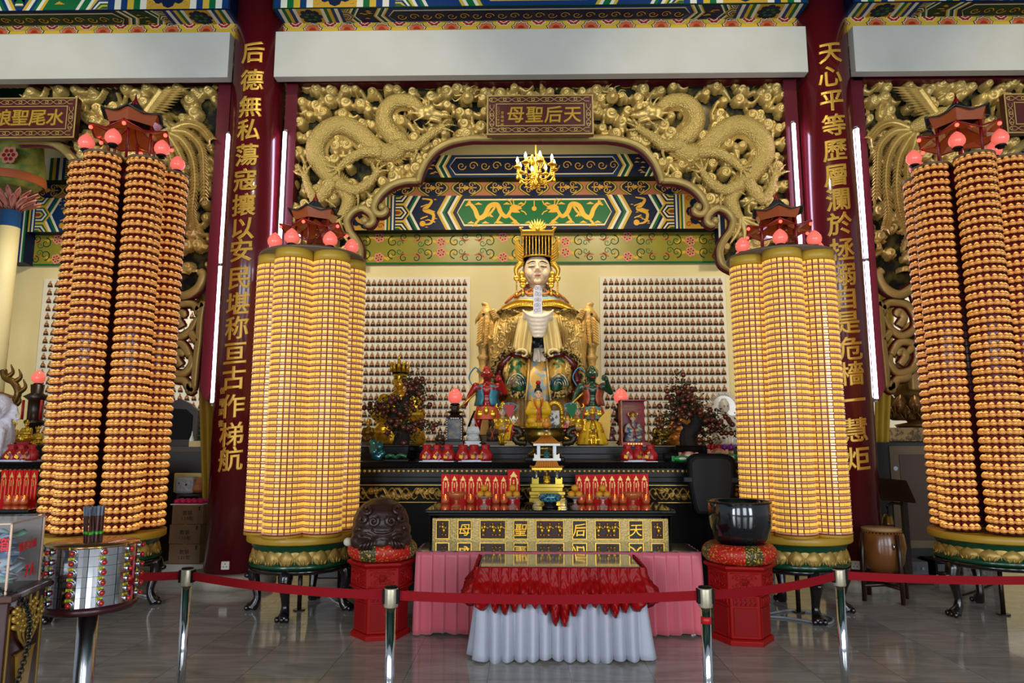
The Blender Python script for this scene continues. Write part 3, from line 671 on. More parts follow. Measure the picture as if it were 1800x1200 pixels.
def plaque(u0, u1, v0, v1, chars, Y, label, small=None):
    a, b = P(u0, v1, Y), P(u1, v0, Y); w, h = b.x-a.x, b.z-a.z
    e = empty('name_plaque', ((a.x+b.x)/2, Y, a.z), label, 'plaque')
    MB().box(-w/2, w/2, -.06, .03, 0, h).build('board', mat('plaque_red', '#4a1016', .4), e, .006)
    pt = Paint((0, -.06, h/2), (1, 0, 0), (0, 0, 1), (0, -1, 0), .006)
    for x0, x1, y0, y1 in ((-w/2, w/2, h/2-.02, h/2), (-w/2, w/2, -h/2, -h/2+.02), (-w/2, -w/2+.02, -h/2, h/2), (w/2-.02, w/2, -h/2, h/2)): pt.rect(x0, x1, y0, y1, 0, 1)
    i = .115
    for x0, x1, y0, y1 in ((-w/2+i, w/2-i, h/2-i-.014, h/2-i), (-w/2+i, w/2-i, -h/2+i, -h/2+i+.014), (-w/2+i, -w/2+i+.014, -h/2+i, h/2-i), (w/2-i-.014, w/2-i, -h/2+i, h/2-i)): pt.rect(x0, x1, y0, y1, 0, 1)
    def fret(n, fn):
        for j in range(n):
            for s in (-1, 1):
                pt.stroke([fn(j+.02, s*.22), fn(j+.3, s*.22), fn(j+.5, 0), fn(j+.7, s*.22), fn(j+.98, s*.22)], .009, 0, 1)
            c = fn(j, 0); pt.disc(c[0], c[1], .024, 0, 1, 10); pt.disc(c[0], c[1], .012, 1, 2, 8)
    n = 7; st = (w-.1)/n
    for s in (-1, 1): fret(n, lambda j, q, s=s: (-w/2+.05+st*j, s*(h/2-.066)+q*.12))
    for s in (-1, 1): fret(2, lambda j, q, s=s: (s*(w/2-.066)+q*.12, -h/2+.13+(h-.26)*j/2))
    pt.build('fret_border', e, [GOLDT, mat('plaque_red', '#4a1016')])
    mb = MB(); st = (w-.40)/4
    put_text(mb, chars, lambda i: T((i-1.5)*st+.05, -.065, h/2), .235, .05, .02, 0, .06)
    mb.build('plaque_characters', CGOLD, e, fix=False)
    if small:
        mb = MB()
        put_text(mb, small[0], lambda i: T(-w/2+.15, -.063, h-.17-i*.042), .034, .03, .01); put_text(mb, small[1], lambda i: T(-w/2+.20, -.063, h-.24-i*.055), .044, .03, .01)
        mb.build('small_inscription', CGOLD, e, fix=False)
    return e
TUBE = mat('tube_light', '#f1e9ff', .3, e=13, ec='#e6d4ff')
def tube_light(u0, v0, u1, v1, label):
    a = P(u0, v0, 8.68); b = P(u1, v1, 8.68); b = Vector((b.x, 8.68, b.z)); x = (a.x+b.x)/2
    e = empty('tube_light', (x, 8.72, b.z), label, 'lamp'); L = a.z-b.z
    MB().box(-.02, .02, .0, .03, -.02, L+.02).build('batten', mat('batten_white', '#c9c4cf', .4), e)
    for j in range(2):
        o = MB().tube([(0, -.012, L*j/2+.015), (0, -.012, L*(j+1)/2-.015)], .022, 10).build('tube', TUBE, e); 
        for z in (L*j/2, L*(j+1)/2-.02): MB().tube([(0, -.012, z), (0, -.012, z+.02)], .024, 10).build('end_cap', STEEL, o)
    return e
# ---------------- middle screen
def frame_post(mb, u0, u1, v0, v1, Y):
    a, b = P(u0, v0, Y), P(u1, v0, Y); z1 = P(u0, v1, Y).z
    mb.prism([(a.x, a.z+.1), (b.x, a.z+.1), (b.x, z1+.16), ((a.x+b.x)/2, z1), (a.x, z1+.12)], -.09, .09, 0, T(0, Y, 0))
sm = empty('carved_screen', (0, 0, 0), 'great gilded openwork screen with two dragons facing each other among clouds', 'carved screen')
zt = P(949, 155, YS).z; zlow = P(530, 560, YS).z
xl, xr = P(528, 160, YS).x, P(1372, 160, YS).x
A1, A2, A3 = uvpath(ARCH1, YS), uvpath(ARCH2, YS), uvpath(ARCH3, YS)
B1, B2, B3 = uvpath(flipu(ARCH1), YS), uvpath(flipu(ARCH2), YS), uvpath(flipu(ARCH3), YS)
mbf = MB(); zz = P(900, 137, YS-.1).z
frame_post(mbf, 508, 528, 140, 705, YS-.1); frame_post(mbf, 1372, 1394, 140, 705, YS-.1); mbf.box(P(508, 140, YS).x, P(1394, 140, YS).x, YS-.19, YS-.01, zt, zz+.02)
mbf.build('frame', DRED, sm)
mb = MB(); w = 6.2*MPP(949, 300, YS)
for q in (A1, A2, A3, B1, B2, B3): moulding(mb, q, w, YS-.10, 0, 0, 1)
for q in (A2[-1], B2[-1], A3[0], B3[0]): mb.ell((q[0], YS-.15, q[1]), (w*1.1, w, w*1.1), 0)
for q, s in ((A1, 1), (B1, 1)):               # joints of the gilt bar
    for i in range(3, len(q)-2, 6): mb.ell((q[i][0], YS-.13, q[i][1]), (w*.25, w*.8, w*1.08), 0)
mb.build('arch_moulding', [GOLDT, DRED], sm)
half = lambda p1, p2, p3, x: [(x, zt), (p1[0][0], zt)]+p1+p2[:31]+p3[21:]+[(p3[-1][0], zlow), (x, zlow)]
polyL, polyR = half(A1, A2, A3, xl), half(B1, B2, B3, xr)
DR = [(744, 196), (722, 180), (700, 178), (683, 188), (675, 205), (679, 224), (692, 240), (703, 252), (695, 266), (672, 268), (650, 252), (628, 232), (602, 221), (577, 228), (558, 249), (556, 276), (574, 303), (598, 325), (612, 348), (606, 370), (594, 386)]
DRr = [1.12*q for q in [.07, .085, .095, .10, .105, .11, .115, .115, .115, .115, .115, .12, .12, .12, .12, .115, .105, .095, .08, .065, .04]]
LEGS = [[(700, 254), (730, 256), (752, 240), (774, 226)], [(672, 268), (640, 268), (612, 282), (596, 296)], [(594, 322), (622, 334), (648, 322), (662, 304)], [(586, 318), (560, 350), (546, 338), (536, 310)]]
def near(uv, Y, d):
    pts = [(q.x, q.z) for q in spline([P(u, v, Y) for u, v in uv], 4)]
    return lambda x, z: min((x-a)**2+(z-b)**2 for a, b in pts) > d*d
for poly, sd in ((polyL, 3), (polyR, 8)):
    x0, x1 = (xl, A1[0][0]) if sd == 3 else (B1[0][0], xr)
    rl = Relief(x0, x1, zlow, zt, .0125); rl.clouds(poly, .195, .9, sd, near(DR if sd == 3 else flipu(DR), YS, .09))
    rl.build('cloud_carving', YS-.02, GOLD, sm, .0)
    bd = MB(); z0 = P(640, 300, YS).z
    pl = [p for p in poly]; bd.prism(pl, .0, .03, 0, T(0, YS+.05, 0)); bd.build('backing_board', OLIVE, sm)
dragon(sm, DR, DRr, YS-.12, 1, LEGS); dragon(sm, flipu(DR), DRr, YS-.12, -1, [flipu(l) for l in LEGS])
for s, u in ((1, 822), (-1, 1076)):           # flaming pearls beside the plaque
    mb = MB(); c = P(u, 172, YS-.16)
    for i in range(7):
        a = PI*i/6; q = spline([(c.x+.09*math.cos(a), c.y, c.z+.09*math.sin(a)), (c.x+.17*math.cos(a+.3), c.y, c.z+.15*math.sin(a+.3)), (c.x+.21*math.cos(a), c.y, c.z+.20*math.sin(a))], 4); mb.tube(q, [.014*(1.1-j/len(q)) for j in range(len(q))], 5)
    mb.ell(tuple(c), .085); mb.ell((c.x, c.y-.06, c.z-.01), .05); mb.build('flaming_pearl', GOLD, sm)
plaque(856, 1042, 170, 241, '母聖后天', 8.64, 'dark red plaque with four gold characters above the middle arch', ('二〇〇八年戊子春', '吉隆坡鄭福'))
# ---------------- side screens
def leaf(mb, p0, p1, w, h=.03, y=0., mi=0):
    p0, p1 = Vector(p0), Vector(p1); d = p1-p0; sd = Vector((-d.z, 0, d.x)).normalized()*w; up = Vector((0, -h, 0))
    mb.add([p0, p0+d*.35+sd, p1, p0+d*.35-sd, p0+d*.1+up, p0+d*.4+up*1.2, p0+d*.85+up*.6], [(0, 1, 5, 4), (1, 2, 6, 5), (0, 4, 5, 3), (3, 5, 6, 2)], mi, False)
def phoenix(parent, M):
    """M maps photograph pixels of the right-hand shrine to pixels of this one"""
    root = bpy.data.objects.new('phoenix', None); COL.objects.link(root); root.parent = parent; Y = YS-.25; pt = lambda u, v, y=0: P(*M(u, v), Y+y)
    b = MB(); body = [pt(u, v) for u, v in ((1598, 228), (1612, 222), (1632, 212), (1652, 198), (1668, 190))]; b.tube(spline(body, 5), [.10*math.sin(PI*(.15+.8*i/20)) for i in range(21)], 12)
    b.build('bird_body', SCALED, root)
    for nm, hub, tips in (('wing', [(1616+i*2.6, 157+i*3.6) for i in range(13)], [(1564+i*4.6, 153+i*5.0) for i in range(13)]), ('wing', [(1690-i*1.5, 232-i*3.0) for i in range(10)], [(1756-i*4, 254-i*5.4) for i in range(10)])):
        wb = MB()
        for i, t in enumerate(tips): leaf(wb, pt(hub[i][0], hub[i][1], -.02), pt(t[0], t[1], -.03-.003*i), .030, .025)
        for i, t in enumerate(tips): leaf(wb, pt(hub[i][0]+3, hub[i][1]+1, -.05), pt(lerp(hub[i][0], t[0], .5), lerp(hub[i][1], t[1], .5), -.06-.003*i), .032, .025)
        wb.tube(spline([pt(a, b, -.05) for a, b in hub[::3]], 4), .045, 8)
        wb.build(nm, GOLD, root)
    for q in ([(1600, 226), (1572, 216), (1548, 222), (1528, 244)], [(1600, 228), (1570, 232), (1546, 258), (1542, 300), (1541, 350)], [(1602, 232), (1580, 244), (1562, 275), (1557, 320), (1562, 370), (1556, 405)], [(1606, 234), (1594, 250), (1580, 280), (1576, 330), (1582, 375), (1596, 410)], [(1612, 234), (1606, 256), (1596, 290), (1596, 330)]):
        f = spline([pt(u, v, -.01) for u, v in q], 8); tb = MB(); tb.tube(f, [.03*(1.15-i/len(f)) for i in range(len(f))], 6)
        for i in range(2, len(f)-1):
            d = (f[i+1]-f[i]).normalized(); sd = Vector((-d.z, 0, d.x))
            for s in (-1, 1): leaf(tb, f[i]-d*.02, f[i]+d*.075+sd*(.065*s), .016, .02)
        tb.build('tail_feather', GOLD, root)
    return root
def strap(mb, pts, w, y, d=.06, mi=0, n=6):
    q = spline([(p.x, 0, p.z) for p in pts], n); k = len(q)
    for ww, yy, m_ in ((w, y, mi), (w*1.35, y+d*.55, mi+1)): mb.tube([(a.x, yy, a.z) for a in q], [ww*(1 if i < k*.8 else 1-.5*(i-k*.8)/(k*.2)) for i in range(k)], 6, m_, None, True, (1, .6), (0, 1, 0))
def side_screen(side, label, M, seed, plate):
    sc_ = empty('carved_screen', (0, 0, 0), label, 'carved screen'); Y = YS
    pt = lambda u, v, y=0: P(*M(u, v), Y+y); zt = pt(1700, 152).z
    xi = pt(1510, 160).x; xc = pt(1858, 160).x; lo, hi = min(xi, xc), max(xi, xc)
    mbf = MB(); frame_post(mbf, *sorted((M(1488, 140)[0], M(1510, 140)[0])), 140, 705, Y-.1)
    xo = xc+(xc-xi)*1.0; mbf.box(min(pt(1488, 150).x, xo), max(pt(1488, 150).x, xo), Y-.19, Y-.01, zt, zt+.17); mbf.build('frame', DRED, sc_)
    arch = [(1858, 252), (1820, 252), (1790, 258), (1760, 285), (1735, 330), (1700, 350), (1670, 380), (1650, 430), (1628, 480), (1600, 505), (1572, 521), (1545, 508), (1535, 486), (1541, 479)]
    q = uvpath([M(*a) for a in arch], Y); mb = MB(); moulding(mb, q, .055, Y-.10, 0, 0, 1); mb.build('arch_moulding', [GOLDT, DRED], sc_)
    poly = [(xi, zt), (xc, zt)]+q+[(xi, q[-1][1])]
    rl = Relief(lo, hi, q[-4][1], zt, .0135); rl.clouds(poly, .20, .85, seed); rl.build('cloud_carving', Y-.02, GOLD, sc_, 0.)
    MB().prism(poly, 0, .03, 0, T(0, Y+.05, 0)).build('backing_board', OLIVE, sc_)
    # pierced scroll bracket under the arch
    fb = MB(); g = lambda L: [pt(u, v) for u, v in L]
    for L in ([(1536, 530), (1542, 560), (1545, 600), (1550, 640), (1553, 685)], [(1600, 520), (1612, 560), (1606, 600), (1585, 625)], [(1545, 545), (1555, 535), (1572, 534), (1590, 540), (1602, 560), (1600, 580), (1580, 592), (1560, 580), (1548, 558)], [(1548, 600), (1560, 582)], [(1560, 625), (1575, 604), (1598, 606), (1606, 628), (1596, 650), (1572, 656), (1558, 640), (1560, 622)], [(1553, 685), (1562, 680), (1570, 668), (1585, 665), (1592, 655)], [(1574, 575), (1582, 560), (1574, 550), (1568, 557)], [(1576, 642), (1585, 628), (1578, 618), (1570, 624)], [(1536, 535), (1545, 541), (1546, 549), (1540, 550)], [(1553, 682), (1560, 686), (1561, 676), (1556, 674)]): strap(fb, g(L), .05, Y-.1)
    fb.build('scroll_bracket', [GOLDT, DRED], sc_)
    phoenix(sc_, M); plate(); return sc_
side_screen('right', 'gilded openwork screen with a phoenix, right of the great middle screen', lambda u, v: (u, v), 21, lambda: plaque(1765, 1951, 167, 238, '薩菩音觀', 8.64, 'dark red plaque cut off at the right of the right shrine'))
side_screen('left', 'gilded openwork screen with a phoenix, left of the great middle screen', lambda u, v: (1900-u, v+2), 34, lambda: plaque(-40, 142, 175, 247, '娘聖尾水', 8.64, 'dark red plaque with gold characters over the left shrine'))
tube_light(399, 232, 372, 710, 'white tube light on the left side of the left red column')
tube_light(497, 228, 480, 705, 'white tube light on the right side of the left red column')
tube_light(1397, 213, 1424, 705, 'white tube light on the left side of the right red column')
tube_light(1509, 222, 1542, 703, 'white tube light on the right side of the right red column')
# ================================================================ LAMP TOWERS
WINY = no_sample(mat('window_yellow', '#dcb44a', .25, e=.46, ec='#ffc850', coat=.5))
WLAB = no_sample(mat('window_label', '#c09484', .25, e=.12, ec='#e09070', coat=.7))  # weak glow in the material stands in for lamp light on the labels
WFRM = no_sample(mat('window_frame_red', '#6e150c', .35, e=.05, ec='#ff3a10'))
BLOW = no_sample(mat('bulb_amber', '#b8803e', .12, .2, e=.28, ec='#ffa450', coat=.8))
BTIP = no_sample(mat('bulb_tip', '#e0b468', .15, .1, e=.75, ec='#ffb458', coat=.6))
CUP = mat('bulb_cup', '#4c2412', .4, .4)
TCORE = mat('tower_core_red', '#5c0f1c', .35, coat=.2)
MUST = mat('mustard_paint', '#b8912e', .35, var=('#ad8526', 5, .3)); OCHRE = mat('ochre_cap', '#bc9632', .4)
GRN = mat('drum_green', '#0c3d24', .3, coat=.3); PETAL = mat('petal_gold', '#b8964e', .42, .35, var=('#9a7a38', 9, .3))
PEACH = no_sample(mat('peach_lamp_red', '#e0685c', .25, e=.5, ec='#ff7464', coat=.3))
GLOWRED = no_sample(mat('tiny_red_bulb', '#ff6a5a', .3, e=2.5, ec='#ff4a3a'))
EAVE = no_sample(mat('orange_eave', '#8a4420', .2, e=.05, ec='#ff6a20', coat=.4)); POSTR = mat('post_red', '#7c1216', .3)
SLATE = mat('slate_green_roof', '#2c3330', .35); PLATE = mat('tower_top_plate', '#6a5848', .4)
LEGB = mat('carved_leg_black', '#171012', .22, coat=.5)
def peach(parent, x, y, z, h=.155, tilt=0):
    mb = MB(); r = h*.46
    mb.lathe([(.004, 0), (r*.55, .02*h), (r*.92, .22*h), (r, .40*h), (r*.9, .60*h), (r*.62, .79*h), (r*.3, .92*h), (.002, 1.0*h)], 26, 0, T(0, 0, h*.20))
    o = mb.build('peach_lamp', PEACH, parent); o.location = (x, y, z)
    MB().lathe([(r*.42, 0), (r*.42, h*.07), (r*.66, h*.10), (r*.66, h*.16), (r*.5, h*.22)], 14).build('lamp_fitting', mat('dark_fitting', '#1d1816', .25, .6), o)
    return o
def hexroof(mb, r, z, h, up, mi, mie):
    """six-sided roof with sagging slopes and upturned corners"""
    n = 6; rings = [(r, 0), (r*.66, h*.22), (r*.34, h*.52), (.02, h)]; vs, fs = [], []
    for j, (q, zz) in enumerate(rings):
        for k in range(n):
            a = k*PI/3; b = (k+1)*PI/3
            for t in (0, .5): vs.append((lerp(q*math.cos(a), q*math.cos(b), t), lerp(q*math.sin(a), q*math.sin(b), t), z+zz+(up if (j == 0 and t == 0) else 0)))
    m_ = n*2
    for j in range(len(rings)-1):
        for k in range(m_): fs.append((j*m_+k, j*m_+(k+1) % m_, (j+1)*m_+(k+1) % m_, (j+1)*m_+k))
    mb.add(vs, fs, mi)
    for k in range(n):
        a = k*PI/3; mb.tube([(q*math.cos(a), q*math.sin(a), z+zz+(up if j == 0 else 0)+.004) for j, (q, zz) in enumerate(rings)], .007, 5, mie)
        e0, e1 = vs[2*k], vs[(2*k+2) % m_]; mb.tube([e0, vs[2*k+1], e1], .007, 5, mie)
def pavilion(parent, z, s=1., rot=0., tiers=2):
    root = bpy.data.objects.new('pavilion', None); COL.objects.link(root); root.parent = parent; root.location = (0, 0, z); root.rotation_euler = (0, 0, rot); root.scale = (s,)*3
    MB().lathe([(.24, 0), (.24, .02)], 6).build('pavilion_base', OCHRE, root)
    for k in range(6):
        a = k*PI/3; MB().tube([(.17*math.cos(a), .17*math.sin(a), .02), (.17*math.cos(a), .17*math.sin(a), .46)], .011, 6).build('post', POSTR, root)
    mb = MB(); hexroof(mb, .32, .25, .14, .05, 0, 1); mb.build('lower_roof', [EAVE, POSTR], root)
    mb = MB(); hexroof(mb, .25, .42, .15, .04, 0, 0); mb.lathe([(.02, .55), (.03, .58), (.012, .61), (.002, .66)], 8, 1); mb.build('upper_roof', [SLATE, POSTR], root)
    mb = MB()
    for k in range(6):
        a, b = k*PI/3, (k+1)*PI/3; c0, s0, c1, s1 = .185*math.cos(a), .185*math.sin(a), .185*math.cos(b), .185*math.sin(b)
        mb.add([(c0, s0, .36), (c1, s1, .36), (c1*1.2, s1*1.2, .45), (c0*1.2, s0*1.2, .45)], [(0, 1, 2, 3)], 0)
    mb.build('eave_panels', EAVE, root, fix=False)
    for k in range(6):
        a = k*PI/3; MB().ell((.31*math.cos(a), .31*math.sin(a), .27), .016, 0, 8, 6).build('red_bulb', GLOWRED, root)
    return root
def leg_mesh(a, h, r, kf=1.):
    """cabriole leg with a paw foot, leaning out at angle a"""
    mb = MB(); pr = [(0, .06, h), (.035, .07, h*.88), (.045, .06, h*.72), (.02, .043, h*.5), (.0, .036, h*.3), (.015, .045, h*.16), (.05, .06, h*.07), (.055, .05, .02)]
    pts = [Vector(((r+d)*math.sin(a), -(r+d)*math.cos(a), z)) for d, w, z in pr]; mb.tube(spline(pts, 4), [w_ for w_ in np.interp(np.linspace(0, 7, 29), range(8), [w for d, w, z in pr])], 10)
    for k in (-1, 0, 1):
        b = a+k*.09; mb.ell(((r+.09)*math.sin(b), -(r+.09)*math.cos(b), .03), (.026, .026, .03), 0, 8, 6)
    for k in range(3): mb.ell(((r+.055+.05*k)*math.sin(a)*.92+.0, -(r+.055+.05*k)*math.cos(a)*.92, h*(.95-.1*k)), (.04, .04, .03), 0, 8, 6)
    return mb
def petals(r0, z0, z1, n, mi=0, mb=None, out=.05, ph=0.):
    mb = mb or MB(); H = z1-z0
    for k in range(n):
        a0 = 2*PI*(k+ph)/n; vs, fs = [], []; S_, T_ = 9, 9
        for j in range(T_+1):
            t = j/T_; w = (PI/n)*1.04*(min(1, .80+.5*t) if t < .45 else max(0, 1-((t-.45)/.55)**1.5)**.75)
            for i in range(S_+1):
                s = -1+2*i/S_; bul = out*(1-s*s)*math.sin(PI*min(1, .12+.85*t))*(1-.15*math.cos(s*9)*(t < .5)); a = a0+w*s
                vs.append(((r0+bul)*math.sin(a), -(r0+bul)*math.cos(a), z0+H*t))
        for j in range(T_):
            for i in range(S_): q = j*(S_+1)+i; fs.append((q, q+1, q+S_+2, q+S_+1))
        mb.add(vs, fs, mi, True)
        for i in (-.35, 0, .35): mb.tube([((r0+out*.95)*math.sin(a0+i*PI/n*(1+.9*t)), -(r0+out*.95*(1-.3*t))*math.cos(a0+i*PI/n*(1+.9*t)), z0+H*(.08+.42*t*(1-.35*abs(i)))) for t in (0, .5, 1)], [.010, .008, .002], 5, mi)
    return mb
def np_copies(tv, tf, tm, mats4):
    V, F, M_ = [], [], []; n = len(tv); tvh = np.c_[tv, np.ones(n)]
    for i, m4 in enumerate(mats4):
        V.append((tvh @ m4.T)[:, :3]); F.append(tf+i*n); M_.append(tm)
    return np.concatenate(V), np.concatenate(F), np.concatenate(M_)
def quads_of(mb):
    tf = []
    for f in mb.f: tf.append(tuple(f) if len(f) == 4 else (f[0], f[1], f[2], f[2]))
    return np.array(mb.v), np.array(tf), np.array(mb.m)
def window_unit():
    mb = MB(); y0 = 0
    def pill(x, z0, z1, d, mi, b):
        mb.add([(-x, 0, z0), (x, 0, z0), (x, 0, z1), (-x, 0, z1), (-x+b, -d, z0+b), (x-b, -d, z0+b), (x-b, -d, z1-b), (-x+b, -d, z1-b)], [(4, 5, 6, 7), (0, 1, 5, 4), (1, 2, 6, 5), (2, 3, 7, 6), (3, 0, 4, 7)], mi)
    pill(.0235, -.006, .0280, .013, 0, .004); pill(.0265, -.0275, -.0085, .017, 1, .003); return mb
def bulb_unit():
    mb = MB(); mb.lathe([(.012, -.030), (.027, -.025), (.0325, -.012), (.030, .000), (.025, .008)], 10, 0, cap=False); mb.lathe([(.025, .008), (.017, .019), (.008, .027), (.001, .030)], 10, 1, cap=False)
    mb.lathe([(.028, -.041), (.031, -.036), (.022, -.031)], 8, 2, cap=False)
    return mb
def tower(name, label, X, Y, z0, z1, nrow, ncol, R, r, face, unit, umats, legs, drum, out, unit_name, capd, peaches, pav):
    root = empty(name, (X, Y, 0), label, 'lamp tower'); to_cam = math.atan2(-X, Y)    # 0 = straight towards the viewer's side (-y)
    uv, uf, um = quads_of(unit); pitch = (z1-z0)/nrow; cand = []
    for c in range(6):
        ca = face+c*PI/3+to_cam; cx, cy = R*math.sin(ca), -R*math.cos(ca)
        co = MB().lathe([(r, z0-.01), (r, z1+.01)], 40).build('light_cylinder', TCORE, root); co.location = (cx, cy, 0)
        rg = MB()
        if capd:
            for j in range(nrow+1): rg.lathe([(r-.004, z0+j*pitch-.052+.009), (r+.034, z0+j*pitch-.046+.009), (r+.034, z0+j*pitch-.042+.009), (r-.004, z0+j*pitch-.040+.009)], 36, 0, cap=False)
            rg.build('ledges', mat('ledge_bronze', '#3c1a10', .4, .3), co); MB().lathe([(r+.045, z1-.02), (r+.045, z1), (.02, z1+.015)], 30).build('cylinder_cap', PLATE, co); MB().lathe([(r+.035, z0-.05), (r+.035, z0-.02)], 30).build('foot_ring', MUST, co)
        else:
            for j in range(nrow+1): rg.lathe([(r-.004, z0+j*pitch-.004), (r+.012, z0+j*pitch-.002), (r+.012, z0+j*pitch+.002), (r-.004, z0+j*pitch+.004)], 36, 0, cap=False)
            rg.build('rings', WFRM, co); MB().lathe([(r+.012, z1), (r+.012, z1+.10)], 36).build('cylinder_cap', OCHRE, co); MB().lathe([(r+.02, z0-.035), (r+.02, z0-.005)], 36).build('foot_ring', MUST, co)
        for k in range(ncol):
            a = ca+2*PI*(k+.5)/ncol; da = (a-ca+PI) % (2*PI)-PI
            if abs(da) > rad(118): continue
            for j in range(nrow):
                z = z0+(j+.5)*pitch; px_, py_ = cx+(r+out)*math.sin(a), cy-(r+out)*math.cos(a); n_ = Vector((math.sin(a), -math.cos(a), 0))
                w = Vector((X+px_, Y+py_, z)); v = Vector((0, 0, CAM_H))-w; cand.append((v.length/max(.05, n_.dot(v.normalized())), T(px_, py_, z) @ RZ(a)))
    cand.sort(key=lambda q: q[0])
    me = None
    for _, m4 in cand[:100]:
        if me is None: o = unit.build(unit_name, umats, root); me = o.data
        else: o = link(unit_name, me, root)
        o.matrix_local = m4
    V, F, M_ = np_copies(uv, uf, um, [np.array(q[1]) for q in cand[100:]])
    o = np_mesh(unit_name+'s', V, F, umats, root, capd, M_); o['kind'] = 'stuff'
    # drum, lotus petals, legs
    rd, zb, zt = drum
    MB().lathe([(rd*.95, zb), (rd*.99, zb+.03), (rd*.93, zb+.05), (rd*.90, (zb+zt)/2), (rd*.97, zt-.075), (rd*.99, zt-.07)], 48).build('drum', GRN, root)
    MB().lathe([(rd*1.03, zt-.07), (rd*1.045, zt-.06), (rd*1.045, zt-.005), (rd*1.03, zt)], 48).build('drum_rim', MUST, root)
    pm = petals(rd*.885, zb+.04, zt-.085, 18, 0, None, .018, .5); petals(rd*.91, zb+.035, zt-.125, 18, 0, pm, .028, 0); pm.build('lotus_petals', PETAL, root)
    MB().lathe([(rd*.9, zb-.05), (rd*.98, zb-.03), (rd*.98, zb)], 40).build('stand_ring', LEGB, root)
    for a in legs: leg_mesh(rad(a)+0*to_cam, zb-.01, rd*.84).build('leg', LEGB, root)
    MB().tube([(0, 0, .012), (0, 0, zb-.02)], .022, 10).lathe([(.06, 0), (.06, .012)], 14).build('centre_pole', mat('pole_brown', '#2a1c16', .3, .4), root)
    if not capd:
        MB().lathe([(.02, z1+.10), (R+r, z1+.10), (R+r+.005, z1+.115), (R+r-.01, z1+.13), (.02, z1+.135)], 56).build('top_plate', PLATE, root)
    global TOWER_TOP
    zt2 = z1+(.015 if capd else .133)
    if not capd: TOWER_TOP = zt2+.005
    for (a, q) in peaches: peach(root, q*math.sin(rad(a)+to_cam), -q*math.cos(rad(a)+to_cam), zt2+(.06 if capd else .0), .165 if not capd else .175)
    if capd: MB().lathe([(.25, zt2-.25), (.25, zt2-.02)], 6).build('core_post', TCORE, root)
    pavilion(root, zt2-.02, pav[0], pav[1]+to_cam); return root
WU = window_unit(); BU = bulb_unit()
Yi = 7.42
for (u, lab, face, legs, pk, pr) in ((551, 'wide lamp tower of glowing yellow windows in front of the left red column', rad(30), (0, 90, -90, 180), ((-66, .43), (-30, .44), (22, .43), (66, .43), (130, .42), (-140, .42)), .2),
                                    (1370, 'wide lamp tower of glowing yellow windows in front of the right red column', rad(3), (0, 90, -90, 180), ((-57, .43), (2, .42), (54, .42), (115, .42), (178, .42), (-115, .43)), .6)):
    X = P(u, 446, Yi).x; zt = P(u, 448, Yi-.6).z; z0 = P(u, 943, Yi-.6).z
    tower('lamp_tower', lab, X, Yi, z0, zt-.0, 45, 20, .372, .178, face, WU, [WINY, WLAB, WFRM], legs, (.515, P(u, 1006, Yi-.55).z, P(u, 947, Yi-.55).z), .002, 'lit_window', False, pk, (1.15, pr))
Yo = 7.35
for (u, lab, face, legs, pk, pr) in ((178, 'tall lamp tower of amber bulbs left of the left red column', rad(21), (124, -19, -100), ((-75, .44), (-24, .44), (40, .44), (98, .47), (150, .4), (-130, .4)), .3),
                                    (1752, 'tall lamp tower of amber bulbs right of the right red column', rad(16), (-80, 170, 0, 90), ((-70, .46), (-3, .44), (52, .44), (-112, .46), (100, .3), (170, .42)), .5)):
    X = P(u, 950, Yo).x; zt = P(u, 256, Yo-.65).z; z0 = P(u, 943, Yo-.65).z
    tower('lamp_tower', lab, X, Yo, z0, zt, 45, 16, .40, .142, face, BU, [BLOW, BTIP, CUP], legs, (.575, P(u, 1002, Yo-.64).z, P(u, 947, Yo-.64).z), .016, 'amber_bulb', True, pk, (1.35, pr))
